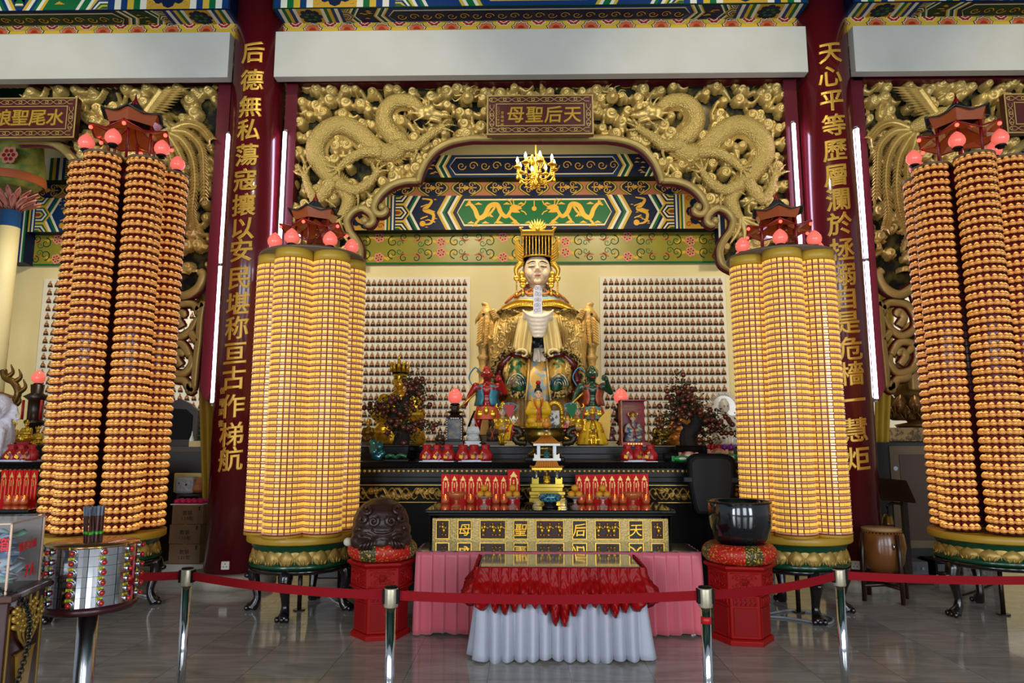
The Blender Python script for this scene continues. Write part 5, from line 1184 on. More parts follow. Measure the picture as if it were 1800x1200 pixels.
# skirt
drape_obj('skirt', ST, ROBEB, [Q(893, 676, -.35), Q(915, 676, -.85), Q(945, 676, -.9), Q(975, 676, -.85), Q(1000, 676, -.35)], [Q(886, 768, -.45), Q(912, 772, -.98), Q(945, 773, -1.02), Q(978, 772, -.98), Q(1006, 768, -.45)], 11, .05)
for s in (-1, 1):
    f = lambda u: 945+s*(u-945)
    drape_obj('knee_cloth', ST, LAPG, [Q(f(964), 633, -.75), Q(f(978), 628, -.9), Q(f(992), 634, -.9), Q(f(1003), 648, -.6)], [Q(f(962), 684, -.98), Q(f(975), 690, -1.08), Q(f(990), 686, -1.05), Q(f(1002), 682, -.75)], 1.2, .03, belly=.10, cols=24)
    w = MB()
    for r in (.030, .055, .08, .105): w.tube([Q(f(982), 676, -1.08)+Vector((r*1.3*math.cos(a), -.06, r*math.sin(a)*1.7-.02)) for a in [PI*i/10 for i in range(11)]], .008, 5)
    w.build('wave_trim', mat('wave_blue_white', '#2c3c78', .4, var=('#c8c4b0', 14, .04)), ST)
    drape_obj('knee_border', ST, NAVYG, [Q(f(962), 682, -1.04), Q(f(975), 688, -1.12), Q(f(990), 685, -1.1), Q(f(1003), 679, -.8)], [Q(f(963), 694, -1.05), Q(f(975), 700, -1.13), Q(f(990), 698, -1.1), Q(f(1004), 690, -.8)], 3, .03, rows=5)
    # wide sleeve mouths: maroon lining inside, navy and gold border over it
    q = [Q(f(958), 630, -.78), Q(f(985), 622, -.72), Q(f(1006), 640, -.62), Q(f(1014), 664, -.55), Q(f(1014), 688, -.55), Q(f(1003), 698, -.62)]; m1 = MB(); m1.tube(spline(q, 6), [.03, .045, .06, .075, .085, .09, .095]*4+[.10, .10, .07], 10, 0, None, True, (1, 1)); m1.build('sleeve_lining', MAROON, ST)
    q = [Q(f(955), 624, -.82), Q(f(988), 614, -.78), Q(f(1012), 632, -.66), Q(f(1024), 660, -.58), Q(f(1025), 690, -.56)]; m1 = MB(); m1.tube(spline(q, 6), .072, 10, 0, None, True, (1.15, .7)); m1.build('sleeve_border', NAVYG, ST)
    drape_obj('sleeve_fall', ST, ROBEC, [Q(f(952), 556, -.92), Q(f(965), 553, -.90), Q(f(978), 556, -.78)], [Q(f(957), 622, -.95), Q(f(972), 619, -1.0), Q(f(990), 612, -.85)], 2.4, .045, cols=40, ph=1.)
    cu = MB(); c = Q(f(971), 619, -1.0)
    cu.tube([c+Vector((s*(.12-.012*i)*math.cos(i*.55+.4), -.02, (.085-.007*i)*math.sin(i*.55+.4)-.03)) for i in range(11)], [.026-.0015*i for i in range(11)], 7); cu.build('sleeve_curl', ROBEC, ST)
    cu = MB(); a, b = Q(f(1000), 546, -.42), Q(f(1015), 549, -.3); pts = spline([Q(f(974), 552, -.66), Q(f(990), 546, -.56), Q(f(1006), 546, -.40), Q(f(1017), 553, -.2)], 6); cu.tube(pts, .05, 8, 0, None, True, (1, .5)); cu.build('upper_sleeve_band', NAVYG, ST)
drape_obj('lap_panel', ST, mat('lap_blue_gold', '#6f8a98', .4, .2, var=('#b8924a', 9, .05, .47)), [Q(930, 632, -.78), Q(945, 630, -.84), Q(961, 632, -.78)], [Q(926, 704, -1.1), Q(945, 712, -1.16), Q(966, 704, -1.1)], 1.5, .03, cols=24, belly=.1)
MB().tube([Q(930, 632, -.9), Q(928, 668, -1.08), Q(924, 704, -1.14)], .018, 6).build('lap_edge', ROBE, ST); MB().tube([Q(961, 632, -.9), Q(964, 668, -1.08), Q(968, 704, -1.14)], .018, 6).build('lap_edge', ROBE, ST)
drape_obj('inner_navy_cloth', ST, mat('inner_navy', '#141826', .5, var=('#8a8a90', 12, .03, .6)), [Q(935, 580, -.6), Q(945, 578, -.62), Q(958, 580, -.6)], [Q(936, 618, -.68), Q(946, 620, -.7), Q(959, 618, -.68)], .5, .01, cols=12)  # dark blue cloth between the sleeves
drape_obj('white_sash', ST, CLOTHW, [Q(938, 612, -.74), Q(947, 611, -.76), Q(958, 612, -.74)], [Q(936, 634, -.86), Q(947, 636, -.9), Q(961, 634, -.86)], 2.5, .03, cols=24)
# veiled hands: a shell of hanging folds over the joined hands
mb = MB(); mb.ell(Q(946, 558, -.86), (.24, .15, .12)); mb.ell(Q(946, 571, -.90), (.15, .13, .17))
for k in range(6):
    w = .24-.022*k; v = 549+k*6.2; mb.tube(spline([Q(946, v, -.92)+Vector((-w, .05, .05)), Q(946, v+4+k, -1.00)+Vector((-w*.55, 0, -.01)), Q(946, v+8+k*.6, -1.04), Q(946, v+4+k, -1.00)+Vector((w*.55, 0, -.01)), Q(946, v, -.92)+Vector((w, .05, .05))], 6), .022, 8)
blob('veiled_hands', mb, .016, CLOTHW, ST, 3)
tb = MB(); w = 7*PX; zt_, zb_ = Q(945, 502, -.95).z, Q(945, 552, -.95).z; xx = Q(945, 520, -.95).x
tb.prism([(xx-w*1.05, zb_), (xx+w*1.05, zb_), (xx+w, zt_-.06), (xx+w*.6, zt_-.01), (xx, zt_), (xx-w*.6, zt_-.01), (xx-w, zt_-.06)], -1.0, -.965); o = tb.build('tablet', mat('porcelain_white', '#d9d6d2', .3), ST, .004)
pt = Paint((xx, -1.0, (zt_+zb_)/2), (1, 0, 0), (0, 0, 1), (0, -1, 0), .003)
for i in range(5):
    for s in (-1, 1): pt.spiral(s*w*.35, -.17+i*.085, .035, 1.4, i+s, .011, 0, 1, 14, s)
pt.build('tablet_scrolls', o, [mat('porcelain_blue', '#8a92b8', .3)])
# shoulder cape with fringe
def caprow(t, s):
    a = lerp(-rad(125), rad(125), s); rx = lerp(.16, .66, t**.9); ry = lerp(.15, .52, t**.9); z0 = Q(945, 503, 0).z; z1 = Q(945, 531, -.45).z
    sc = .05*abs(math.sin(a*2.5))*t; return Vector((rx*math.sin(a)*(1-.06*abs(math.sin(a*2.5))*t), .1-ry*math.cos(a)-.03*t, lerp(z0, z1, t**1.35)+sc-.10*abs(math.sin(a))**2*t))
def surf(t0, t1, off, rows=10, cols=90): return [[caprow(lerp(t0, t1, j/rows), i/cols)+Vector((0, -off, off*.7)) for i in range(cols+1)] for j in range(rows+1)]
mb = MB(); loft(mb, surf(0, 1, 0)); o = mb.build('shoulder_cape', CAPE, ST); o.modifiers.new('t', 'SOLIDIFY').thickness = .02
fr_ = MB()
for i in range(110): s = i/109; a, b = caprow(1, s), caprow(1.16, s); fr_.tube([a+Vector((0, -.02, .0)), b+Vector((0, -.03, -.03))], .011, 5)
fr_.tube([caprow(1, i/90)+Vector((0, -.02, .01)) for i in range(91)], .020, 6); fr_.tube([caprow(1.14, i/90)+Vector((0, -.03, -.02)) for i in range(91)], .014, 6); fr_.build('cape_fringe', GOLDB, ST)
cs = MB()
for k in range(8):
    a = .5+(k-3.5)*.105
    for s in (-1, 1): cs.tube([caprow(.58+.22*(1-i/16)*math.sin(i*.55), a+s*.045*(1-i/16)*math.cos(i*.55))+Vector((0, -.025, .02)) for i in range(14)], [.014*(1.1-i/16) for i in range(14)], 6)
cs.build('cape_scrolls', mat('scroll_orange', '#c2702c', .4, .2), ST); MB().tube([caprow(.10, i/60)+Vector((0, -.02, .015)) for i in range(61)], .030, 8).build('collar', mat('collar_red', '#b8381c', .4, var=('#d0a05c', 20, .05)), ST)
# head
fc = Q(944.5, 476, -.16); hw = 24.5*MPP(945, 477, Y0-.35); hh = 30*MPP(945, 477, Y0-.35); mb = MB()
mb.ell(fc, (hw, hw*1.05, hh)); mb.ell(fc+Vector((0, -.02, -hh*.42)), (hw*.80, hw*.88, hh*.55)); mb.ell(fc+Vector((0, -hw*.80, -hh*.80)), (hw*.28, hw*.2, hh*.16))
for s in (-1, 1): mb.ell(fc+Vector((s*hw*.45, -hw*.68, -hh*.26)), (hw*.36, hw*.26, hh*.30)); mb.ell(fc+Vector((s*hw*.40, -hw*.90, hh*.13)), (hw*.23, hw*.10, hh*.10)); mb.ell(fc+Vector((s*hw*1.02, .03, -hh*.05)), (hw*.10, hw*.2, hh*.3))
mb.tube([fc+Vector((0, -hw*.92, hh*.30)), fc+Vector((0, -hw*1.10, 0)), fc+Vector((0, -hw*1.24, -hh*.17))], [hw*.11, hw*.12, hw*.17], 8); 
for s in (-1, 1): mb.ell(fc+Vector((s*hw*.13, -hw*1.08, -hh*.20)), (hw*.10, hw*.1, hh*.07))
mb.ell(fc+Vector((0, -hw*.98, -hh*.42)), (hw*.26, hw*.12, hh*.05)); mb.ell(fc+Vector((0, -hw*.97, -hh*.50)), (hw*.20, hw*.12, hh*.055)); cap(mb, fc+Vector((0, .05, -hh*.7)), Q(945, 514, .02), hw*.62, hw*.72, 4)
hd = blob('head', mb, .011, IVORY, ST, 2)
ft_ = MB()
for s in (-1, 1):
    ft_.tube([fc+Vector((s*hw*(.14+.12*i), -hw*(1.035-.012*i*i), hh*(.33+.045*math.sin(i*.9)))) for i in range(6)], [.006, .010, .012, .011, .008, .004], 6, 0)
    ft_.tube([fc+Vector((s*hw*(.20+.095*i), -hw*(1.03-.022*i*i*.55), hh*(.085-.03*math.sin(PI*i/5)))) for i in range(6)], [.004, .008, .009, .009, .008, .004], 6, 0)
o = ft_.build('brows_and_eyelids', BROW, hd); MB().ell(fc+Vector((0, -hw*1.085, -hh*.445)), (hw*.24, hw*.045, hh*.030), 0, 12, 6).ell(fc+Vector((0, -hw*1.07, -hh*.495)), (hw*.17, hw*.05, hh*.032), 0, 12, 6).build('lips', LIPS, hd)
MB().ell(fc+Vector((0, .10, hh*.25)), (hw*1.06, hw*.95, hh*.95)).build('hair', HAIR, ST)
# crown: flat board, hanging bead strings, phoenix scrolls, ear pendants
zc0, zc1 = Q(945, 448, -.35).z, Q(945, 418, -.35).z; mb = MB(); mb.lathe([(.255, zc0-.02), (.27, zc0+.03), (.25, zc1+.02)], 28, 0, T(fc.x, -.12, 0)); mb.build('crown_cap', mat('crown_navy', '#14161f', .35, .2), ST)
MB().lathe([(.255, zc0-.02), (.275, zc0-.005), (.255, zc0+.015)], 28, 0, T(fc.x, -.12, 0)).build('crown_band', GOLDB, ST)
wb = 27*PX; zt0 = Q(945, 417, -.4).z; cb = MB(); cb.box(fc.x-wb, fc.x+wb, -.52, .25, zt0, zt0+.055); cb.box(fc.x-wb*1.06, fc.x+wb*1.06, -.54, .27, zt0+.055, zt0+.085)
for s in (-1, 1): cb.tube([(fc.x+s*wb*1.0, -.52, zt0+.08), (fc.x+s*wb*1.12, -.54, zt0+.12), (fc.x+s*wb*.9, -.54, zt0+.13)], [.03, .025, .01], 6)
cb.build('crown_board', GOLDB, ST, .006)
for k in range(10):
    x = fc.x+lerp(-wb*.92, wb*.92, k/9); bd_ = MB()
    for i in range(14): bd_.ell((x, -.50, zt0-.012-i*.024), (.0115, .0115, .012), 0, 7, 5)
    bd_.build('bead_string', GOLDB, ST)
fl_ = MB()
for i in range(9): a = rad(-78+i*19.5); fl_.tube(spline([(fc.x, -.5, zt0+.09), (fc.x+.10*math.sin(a), -.52, zt0+.09+.10*math.cos(a)), (fc.x+.15*math.sin(a*1.05), -.5, zt0+.09+.20*math.cos(a*.8))], 4), [.03, .034, .034, .03, .026, .02, .014, .008, .003], 6)
fl_.ell((fc.x, -.53, zt0+.10), .04); fl_.build('crown_flame', GOLDB, ST)
for s in (-1, 1):
    w = MB()
    for i in range(7):
        b = Q(944+s*24, 462-i*4, -.25); w.tube(spline([b, b+Vector((s*.09, -.02, .04+.01*i)), b+Vector((s*.13, -.02, .13+.012*i)), b+Vector((s*.05, -.02, .15+.01*i))], 4), [.018*(1.1-j/13) for j in range(13)], 6)
    w.build('crown_wing', GOLDB, ST); p = MB(); b = Q(944+s*31, 478, -.2)
    p.tube(spline([Q(944+s*28, 462, -.25), Q(944+s*37, 474, -.25), Q(944+s*33, 488, -.25), Q(944+s*29, 478, -.25)], 6), [.05*(1.1-j/20) for j in range(19)], 8); p.ell(Q(944+s*27, 484, -.28), (.05, .05, .085)); p.ell(Q(944+s*25, 493, -.3), (.07, .05, .06))
    p.build('ear_ornament', GOLDB, ST)
    for u_, v0_, n_ in ((36, 488, 9), (25, 500, 4)):
        t_ = MB(); t_.ell(Q(944+s*u_, v0_+1, -.32), (.05, .02, .05))
        for i in range(n_): t_.ell(Q(944+s*u_, v0_+4+i*2.6, -.33), (.016, .016, .014), 0, 7, 5)
        t_.ell(Q(944+s*u_, v0_+6+n_*2.6, -.33), (.03, .03, .035)); t_.build('ear_pendant', GOLDB, ST)
# throne: gilded chair with phoenix-headed arms
TH = bpy.data.objects.new('throne', None); COL.objects.link(TH); TH.parent = ST; tag(TH, 'gilded throne with phoenix-headed arms')
MB().prism([(Q(860, 760, .5).x, 0), (Q(1032, 760, .5).x, 0), (Q(1034, 600, .5).x, Q(945, 605, .5).z), (Q(858, 600, .5).x, Q(945, 605, .5).z)], .50, .62).build('chair_back', ROBEB, TH, .02); MB().box(Q(872, 740, .3).x, Q(1018, 740, .3).x, -.35, .5, 0, .55).build('seat', ROBEB, TH, .03)
for s in (-1, 1):
    f = lambda u: 945+s*(u-945); mb = MB(); Cq = lambda u, v, d=-.15: Q(f(u), v, d)
    cap(mb, Cq(1034, 551), Cq(1041, 556), .11, .09, 3); mb.tube(spline([Cq(1040, 556), Cq(1051, 561), Cq(1055, 572)], 5), [.07, .065, .058, .05, .045, .038, .03, .022, .015, .01, .004], 8)
    mb.tube(spline([Cq(1033, 546), Cq(1034, 536), Cq(1042, 533), Cq(1041, 541)], 5), [.045*(1.1-i/16) for i in range(16)], 8)
    for i in range(7): mb.tube(spline([Cq(1030, 548+i*5), Cq(1022-i*.5, 552+i*6), Cq(1020+i, 560+i*6)], 4), [.04*(1.1-j/9) for j in range(9)], 7)
    for i in range(8): mb.tube(spline([Cq(1036, 566+i*3, -.2), Cq(1044-i*1.6, 580+i*2, -.24), Cq(1044-i*2.6, 596-i*.6, -.2)], 4), [.04, .045, .045, .042, .036, .03, .022, .014, .006], 6)
    cap(mb, Cq(1035, 560), Cq(1035, 600), .11, .10, 5); blob('phoenix_head', mb, .017, ROBE, TH, 1); MB().ell(Cq(1040, 552, -.26), .022).build('phoenix_eye', BROW, TH); fe = MB()
    for i in range(9):
        for j in range(3): o_ = Cq(1037-j*5+i*.3, 556+i*4.6+j*3, -.255-.01*j); leaf(fe, o_, o_+Vector((s*(.13-.10*j*.8), -.05, -.13-.03*j)), .034, .022)
    for i in range(5): o_ = Cq(1029-i*1.5, 548+i*3, -.24); fe.tube(spline([o_, o_+Vector((-s*.07, -.03, .03)), o_+Vector((-s*.12, -.03, -.02)), o_+Vector((-s*.09, -.03, -.06))], 4), [.026*(1.1-k/13) for k in range(13)], 6)
    fe.build('phoenix_feathers', ROBE, TH)
    po = MB(); po.lathe([(.10, 0), (.10, .08), (.07, .12), (.075, .30), (.11, .36), (.06, .46), (.08, .62), (.11, .68), (.07, .74), (.085, .92), (.12, .97), (.06, 1.02), (.09, 1.12), (.05, 1.2)], 16, 0, T(Cq(1041, 700).x, -.15, Cq(1041, 680).z) @ SCL(1, 1, (Cq(1041, 588).z-Cq(1041, 680).z)/1.2)); po.build('arm_post', ROBE, TH)
    MB().box(min(Cq(1030, 700).x, Cq(1052, 700).x), max(Cq(1030, 700).x, Cq(1052, 700).x), -.28, .4, 0, Cq(1041, 680).z).build('arm_base', ROBEB, TH, .02); MB().box(min(Cq(1020, 620).x, Cq(1036, 620).x), max(Cq(1020, 620).x, Cq(1036, 620).x), -.1, .55, Cq(1041, 690).z, Cq(1041, 615).z).build('arm_panel', ROBEB, TH, .02)
# ================================================================ FIGURES ON THE PLATFORM
JADE = mat('crystal_white', '#dfe6ea', .15, trans=.35, ior=1.4); YEL = mat('yellow_silk', '#d9ae1c', .45, var=('#c79a14', 9, .3)); ORS = mat('orange_sash', '#c8461c', .45); REDC = mat('red_cloth', '#a8141a', .5)
GLEAF = mat('gold_leaf', '#d8ac34', .25, .7); PORC = mat('white_porcelain', '#e6e0d2', .25, coat=.4); BRZ = mat('burner_bronze', '#5a4a1c', .25, .8, var=('#7a6228', 6, .3)); DBRO = mat('old_brown', '#3a2416', .45, var=('#241409', 10, .3)); CREAMST = mat('stand_cream', '#c9b06a', .4); DRKGOLD = mat('dark_gilt', '#7c5a20', .35, .5, var=('#4a3210', 14, .3)); PINKR = mat('pink_ribbon', '#d0507c', .45)
def span(u, vt, vb, Y): a, b = P(u, vt, Y), P(u, vb, Y); return a.x, b.z, a.z-b.z
def seated(name, label, u, vt, vb, Y, robe, skin=SKIN, hat='crown', hatm=GLEAF, cape=None, stand=None, group=None, cat='statuette', wide=1., zbase=None, rz=0., face=True, hands=True, extra=None):
    """a seated robed statuette: robe, head with face, headgear, joined hands; unit height then scaled"""
    x, z, h = span(u, vt, vb, Y)
    if zbase is not None: h += z-zbase; z = zbase
    e = empty(name, (x, Y, z), label, cat, group, rz); e.scale = (h,)*3; b0 = 0.
    if stand:
        MB().box(-.30*wide, .30*wide, -.20, .20, 0, .05).box(-.24*wide, .24*wide, -.16, .16, .05, .11).box(-.28*wide, .28*wide, -.19, .19, .11, .15).build('stand', stand, e); b0 = .15
    k = 1-b0; Z = lambda t: b0+k*t
    mb = MB(); mb.lathe([(.27*wide*k, Z(0)), (.30*wide*k, Z(.06)), (.26*wide*k, Z(.2)), (.20*wide*k, Z(.36)), (.19*wide*k, Z(.5)), (.15*wide*k, Z(.58)), (.06*k, Z(.64)), (.05*k, Z(.68))], 18, 0, SCL(1, .78, 1))
    for s in (-1, 1):
        mb.ell((s*.14*wide*k, -.16*k, Z(.15)), (.13*wide*k, .13*k, .09*k)); cap(mb, (s*.17*wide*k, 0, Z(.54)), (s*.22*wide*k, -.08*k, Z(.36)), .075*k, .085*k, 4); cap(mb, (s*.22*wide*k, -.08*k, Z(.36)), (s*.05*k, -.2*k, Z(.36)), .085*k, .07*k, 4)
        for i in range(3): mb.tube([(s*(.04+.05*i)*k, -.245*k+.02*i, Z(.22)), (s*(.06+.07*i)*k, -.26*k+.03*i, Z(.02))], .022*k, 6)
    blob('robe', mb, .022, robe, e, 2); hd = MB(); c = Vector((0, -.03*k, Z(.76)))
    hd.ell(c, (.078*k, .085*k, .10*k)); hd.ell(c+Vector((0, -.04*k, -.05*k)), (.055*k, .05*k, .055*k)); hd.ell(c+Vector((0, -.088*k, -.01*k)), (.014*k, .02*k, .024*k)); hd.tube([c+Vector((0, .01, -.16*k)), c], .045*k, 8)
    for s in (-1, 1): hd.ell(c+Vector((s*.08*k, 0, -.015*k)), (.012*k, .02*k, .035*k))
    H = blob('head', hd, .010, skin, e, 2)
    if face:
        f = MB()
        for s in (-1, 1): f.ell(c+Vector((s*.032*k, -.080*k, .018*k)), (.016*k, .008*k, .006*k), 0, 8, 5); f.tube([c+Vector((s*.014*k, -.084*k, .036*k)), c+Vector((s*.034*k, -.081*k, .044*k)), c+Vector((s*.054*k, -.070*k, .036*k))], .004*k, 5)
        f.build('eyes', BROW, H, fix=False); MB().ell(c+Vector((0, -.090*k, -.048*k)), (.018*k, .008*k, .007*k), 0, 8, 5).build('mouth', LIPS if skin is not PORC else PORC, H)
    if hands:
        m = MB()
        for s in (-1, 1):
            m.ell((s*.03*k, -.245*k, Z(.385)), (.032*k, .035*k, .045*k), 0, 10, 7)
            for i in range(4): m.tube([(s*(.012+.010*i)*k, -.272*k, Z(.36)+.016*k*i), (s*.004*k, -.285*k, Z(.372)+.016*k*i)], .009*k, 5)
        m.build('hands', skin, e)
    m = MB()
    if hat == 'crown':
        m.lathe([(.085*k, Z(.82)), (.095*k, Z(.85)), (.08*k, Z(.9)), (.05*k, Z(.96)), (.01, Z(1.))], 12, 0, T(0, -.02*k, 0))
        for s in (-1, 1): m.tube(spline([(s*.09*k, -.04*k, Z(.84)), (s*.15*k, -.03*k, Z(.88)), (s*.13*k, -.03*k, Z(.95))], 4), [.02*k]*9, 6); m.ell((s*.1*k, -.05*k, Z(.80)), .022*k)
        for i in range(5): m.ell((lerp(-.06, .06, i/4)*k, -.10*k, Z(.86)), .016*k, 0, 7, 5)
        m.build('crown', hatm, e)
    elif hat == 'bun': m.ell((0, .0, Z(.83)), (.09*k, .085*k, .085*k)); m.ell((0, 0, Z(.93)), (.05*k, .05*k, .06*k)); m.build('hair', hatm, e)
    elif hat == 'usnisha':
        m.ell((0, .0, Z(.82)), (.084*k, .088*k, .07*k)); m.ell((0, 0, Z(.91)), (.045*k, .045*k, .05*k)); m.build('hair', hatm, e)
    if cape:
        c_ = MB(); rows = []
        for j in range(9):
            t = j/8; r = []
            for i in range(33): a = lerp(-rad(158), rad(158), i/32); R = lerp(.10, .40*wide, t**.6)*k*(1+.07*t*math.sin(i*1.9)); r.append(Vector((R*math.sin(a)*1.0, -.02*k+R*math.cos(a)*.80, Z(lerp(.66, .03, t)))))
            rows.append(r)
        loft(c_, rows); o = c_.build('cape', cape, e); o.modifiers.new('t', 'SOLIDIFY').thickness = .02
    if extra: extra(e, k, Z)
    return e
def sash(m_):
    def f(e, k, Z):
        for s in (-1, 1): MB().tube(spline([(s*.10*k, -.12*k, Z(.62)), (s*.07*k, -.22*k, Z(.5)), (s*.015*k, -.30*k, Z(.40)), (-s*.03*k, -.31*k, Z(.25)), (-s*.05*k, -.32*k, Z(.12))], 4), .045*k, 6, 0, None, True, (1, .35)).build('sash', m_, e)
    return f
def flag_prop(col_, edge, side):
    def f(e, k, Z):
        r = bpy.data.objects.new('banner', None); COL.objects.link(r); r.parent = e; x = side*.16*k
        MB().tube([(x, .12*k, Z(.2)), (x, .14*k, Z(1.45))], .010, 6).build('pole', GLEAF, r); q = [(x-.22*k, Z(1.45)), (x+.22*k, Z(1.45)), (x+.15*k, Z(1.15)), (x, Z(.85)), (x-.15*k, Z(1.15))]
        MB().prism(q, .11*k, .13*k).build('flag', col_, r); MB().tube(spline([(a, .115*k, b) for a, b in (q[4], (x-.27*k, Z(1.3)), q[0], (x, Z(1.50)), q[1], (x+.3*k, Z(1.35)), q[2])], 4), .022*k, 6).build('edging', CYAN, r)
        MB().tube(spline([(x-.2*k, .10*k, Z(1.3)), (x-.25*k, .05*k, Z(1.0)), (x-.22*k, .02*k, Z(.5)), (x-.3*k, .0, Z(.1))], 4), .022*k, 6, 0, None, True, (1, .4)).build('streamer', CYAN, r); return r
    return f
Yf = 9.62
def pompom(e, k, Z):
    MB().ell((0, -.01, Z(1.02)), .055*k).build('red_pompom', REDC, e); sash(ORS)(e, k, Z); MB().tube([(.06*k, -.30*k, Z(.2)), (.05*k, -.33*k, Z(.62))], .010, 6).build('sceptre', DWOOD, e)
g0 = P(945, 752, 9.85).z
st = empty('figure_stand', (P(945, 760, 9.85).x, 9.85, zP), 'low painted stand under the yellow robed goddess statuette', 'stand'); MB().box(-.19, .19, -.17, .17, 0, g0-zP-.02).build('stand_block', mat('stand_blue', '#2c4a5a', .45, var=('#8a7a50', 14, .05)), st); MB().box(-.22, .22, -.19, .19, g0-zP-.02, g0-zP).build('stand_top', GLEAF, st)
seated('goddess_statuette', 'yellow robed goddess statuette with red sash, tall hair and a red pompom', 946, 674, 752, 9.85, YEL, SKIN, 'bun', HAIR, None, None, None, 'statuette', 1.0, g0, 0, True, True, pompom)
seated('caped_statuette', 'statuette in a yellow cape with red flag edged in blue, on a cream stand', 903, 730, 783, Yf, REDC, SKIN, 'crown', PORC, YEL, CREAMST, extra=flag_prop(REDC, CYAN, -1), zbase=zP)
seated('caped_statuette', 'statuette in pink and yellow cape with green flag edged in blue', 998, 730, 783, Yf, GLEAF, SKIN, 'crown', GLEAF, PINKR, CREAMST, extra=flag_prop(GREEN, CYAN, 1), zbase=zP)
seated('gold_attendant', 'small gold attendant statuette behind the red flag', 884, 705, 783, 9.88, GLEAF, SKIN, 'crown', GLEAF, zbase=zP)
seated('gold_attendant', 'small gold attendant statuette behind the green flag', 1014, 705, 783, 9.88, GLEAF, SKIN, 'crown', GLEAF, zbase=zP)
def yflag(e, k, Z):
    MB().prism([(.14*k, Z(.60)), (.20*k, Z(.72)), (.50*k, Z(1.02)), (.48*k, Z(.45)), (.44*k, Z(.15)), (.3*k, Z(.22))], .10*k, .12*k).build('yellow_banner', YEL, e); MB().tube([(.16*k, .11*k, Z(.55)), (.51*k, .11*k, Z(1.04))], .010, 6).build('banner_pole', ORS, e)
seated('general_statuette', 'gold armoured statuette with yellow cape and yellow banner beside the glass case', 1041, 716, 783, 9.5, GLEAF, mat('brown_skin', '#8a5a3c', .4), 'crown', GLEAF, YEL, None, extra=yflag, zbase=zP)
seated('crystal_statuette', 'translucent white crystal seated figure beside the black picture lamp', 832, 733, 783, 9.55, JADE, JADE, 'usnisha', JADE, None, JADE, zbase=zP, face=False)
seated('wooden_statuette', 'dark brown wooden statuette wearing an orange sash', 866, 738, 783, 9.5, DBRO, DBRO, 'crown', DBRO, None, DBRO, extra=sash(ORS), zbase=zP)
seated('silver_statuette', 'small silver and red statuette on a cream stand left of the glass case', 1069, 733, 783, 9.72, mat('silver_robe', '#9a9a98', .3, .6, var=('#8a2a1c', 9, .08)), mat('silver_skin', '#a8a29a', .3, .5), 'crown', DRKGOLD, None, CREAMST, zbase=zP)
seated('clay_statuette', 'tiny brown statuette left of the black picture lamp', 774, 752, 783, 9.5, DBRO, SKIN, 'bun', DBRO, zbase=zP)
seated('guardian_statuette', 'gold dragon robed statuette right of the glass case', 1160, 732, 783, 9.6, mat('gilt_black', '#8a6c20', .3, .6, var=('#0c0a08', 9, .1)), GLEAF, 'crown', mat('gilt_red', '#a8842c', .3, .5, var=('#7c1410', 9, .1)), zbase=zP, wide=1.15)
def bcrown(e, k, Z):
    MB().lathe([(.095*k, Z(.84)), (.10*k, Z(.87))], 16).lathe([(.10*k, Z(.92)), (.11*k, Z(.96)), (.10*k, Z(.99))], 16, 0, T(0, 0, -.04)).build('crown_bands', BLACK, e); mb = MB()
    for i in range(5): a = -PI/2+(i-2)*.55; mb.tube([(.10*k*math.cos(a), .10*k*math.sin(a), Z(.86)), (.105*k*math.cos(a), .105*k*math.sin(a), Z(1.04 if i == 2 else .98))], [.03*k, .012*k], 6)
    mb.build('crown_leaves', GLEAF, e)
seated('buddha_statue', 'gold seated Buddha with black banded crown behind the left bonsai', 704, 634, 783, 10.1, GLEAF, GLEAF, 'usnisha', GLEAF, None, None, None, 'statue', 1.1, zP, extra=bcrown)
seated('bearded_statue', 'orange gold statue half hidden behind the right bonsai', 1196, 705, 783, 9.9, mat('orange_gold', '#c8842c', .35, .3, var=('#8a4a18', 9, .15)), SKIN, 'bun', DBRO, None, None, None, 'statue', 1.2, zP)
def halo(e, k, Z):
    mb = MB(); q = []
    for i in range(72): a = 2*PI*i/72; r = (.30 if i % 2 else .26)*k; q.append((r*math.cos(a)*.92, Z(.72)+r*math.sin(a)*1.1))
    mb.prism(q, .06*k, .09*k); mb.build('rayed_halo', PORC, e); m = MB()
    for i in range(40): a = PI*1.25*(i/39)-rad(22); m.tube([(.27*k*math.cos(a), .05*k, Z(.72)+.3*k*math.sin(a)), (.37*k*math.cos(a), .07*k, Z(.72)+.40*k*math.sin(a))], [.014*k, .003*k], 5)
    m.build('halo_rays', PORC, e); MB().ell((0, .01, Z(.80)), (.10*k, .09*k, .13*k)).build('hood', PORC, e)
seated('porcelain_statue', 'white porcelain Buddha with spiky rayed halo right of the right bonsai', 1273, 696, 796, 9.75, PORC, PORC, 'usnisha', PORC, None, None, None, 'statue', 1.05, zP, extra=halo)
# gilded lantern beside the yellow goddess
x, z, h = span(976, 704, 752, 9.85); e = empty('gilt_shrine', (x, 10.05, zP), 'gilded openwork tablet stand right of the yellow robed goddess', 'shrine'); k = (z-zP); MB().lathe([(.10, 0), (.11, .02), (.06, .05), (.07, k)], 12).build('base', GLEAF, e); mb = MB()
for i in range(14): a = PI*i/13; mb.ell((.10*math.cos(a), 0, k+h*.62+.12*math.sin(a)), .034, 0, 7, 5)
for s in (-1, 1):
    for i in range(5): mb.ell((s*.105, 0, k+.03+i*.06), .03, 0, 7, 5)
mb.build('scroll_frame', GLEAF, e); MB().box(-.065, .065, -.02, .02, k, k+h*.66).build('tablet_panel', mat('tablet_black_silver', '#9a968a', .3, .3, var=('#17140e', 22, .05)), e)
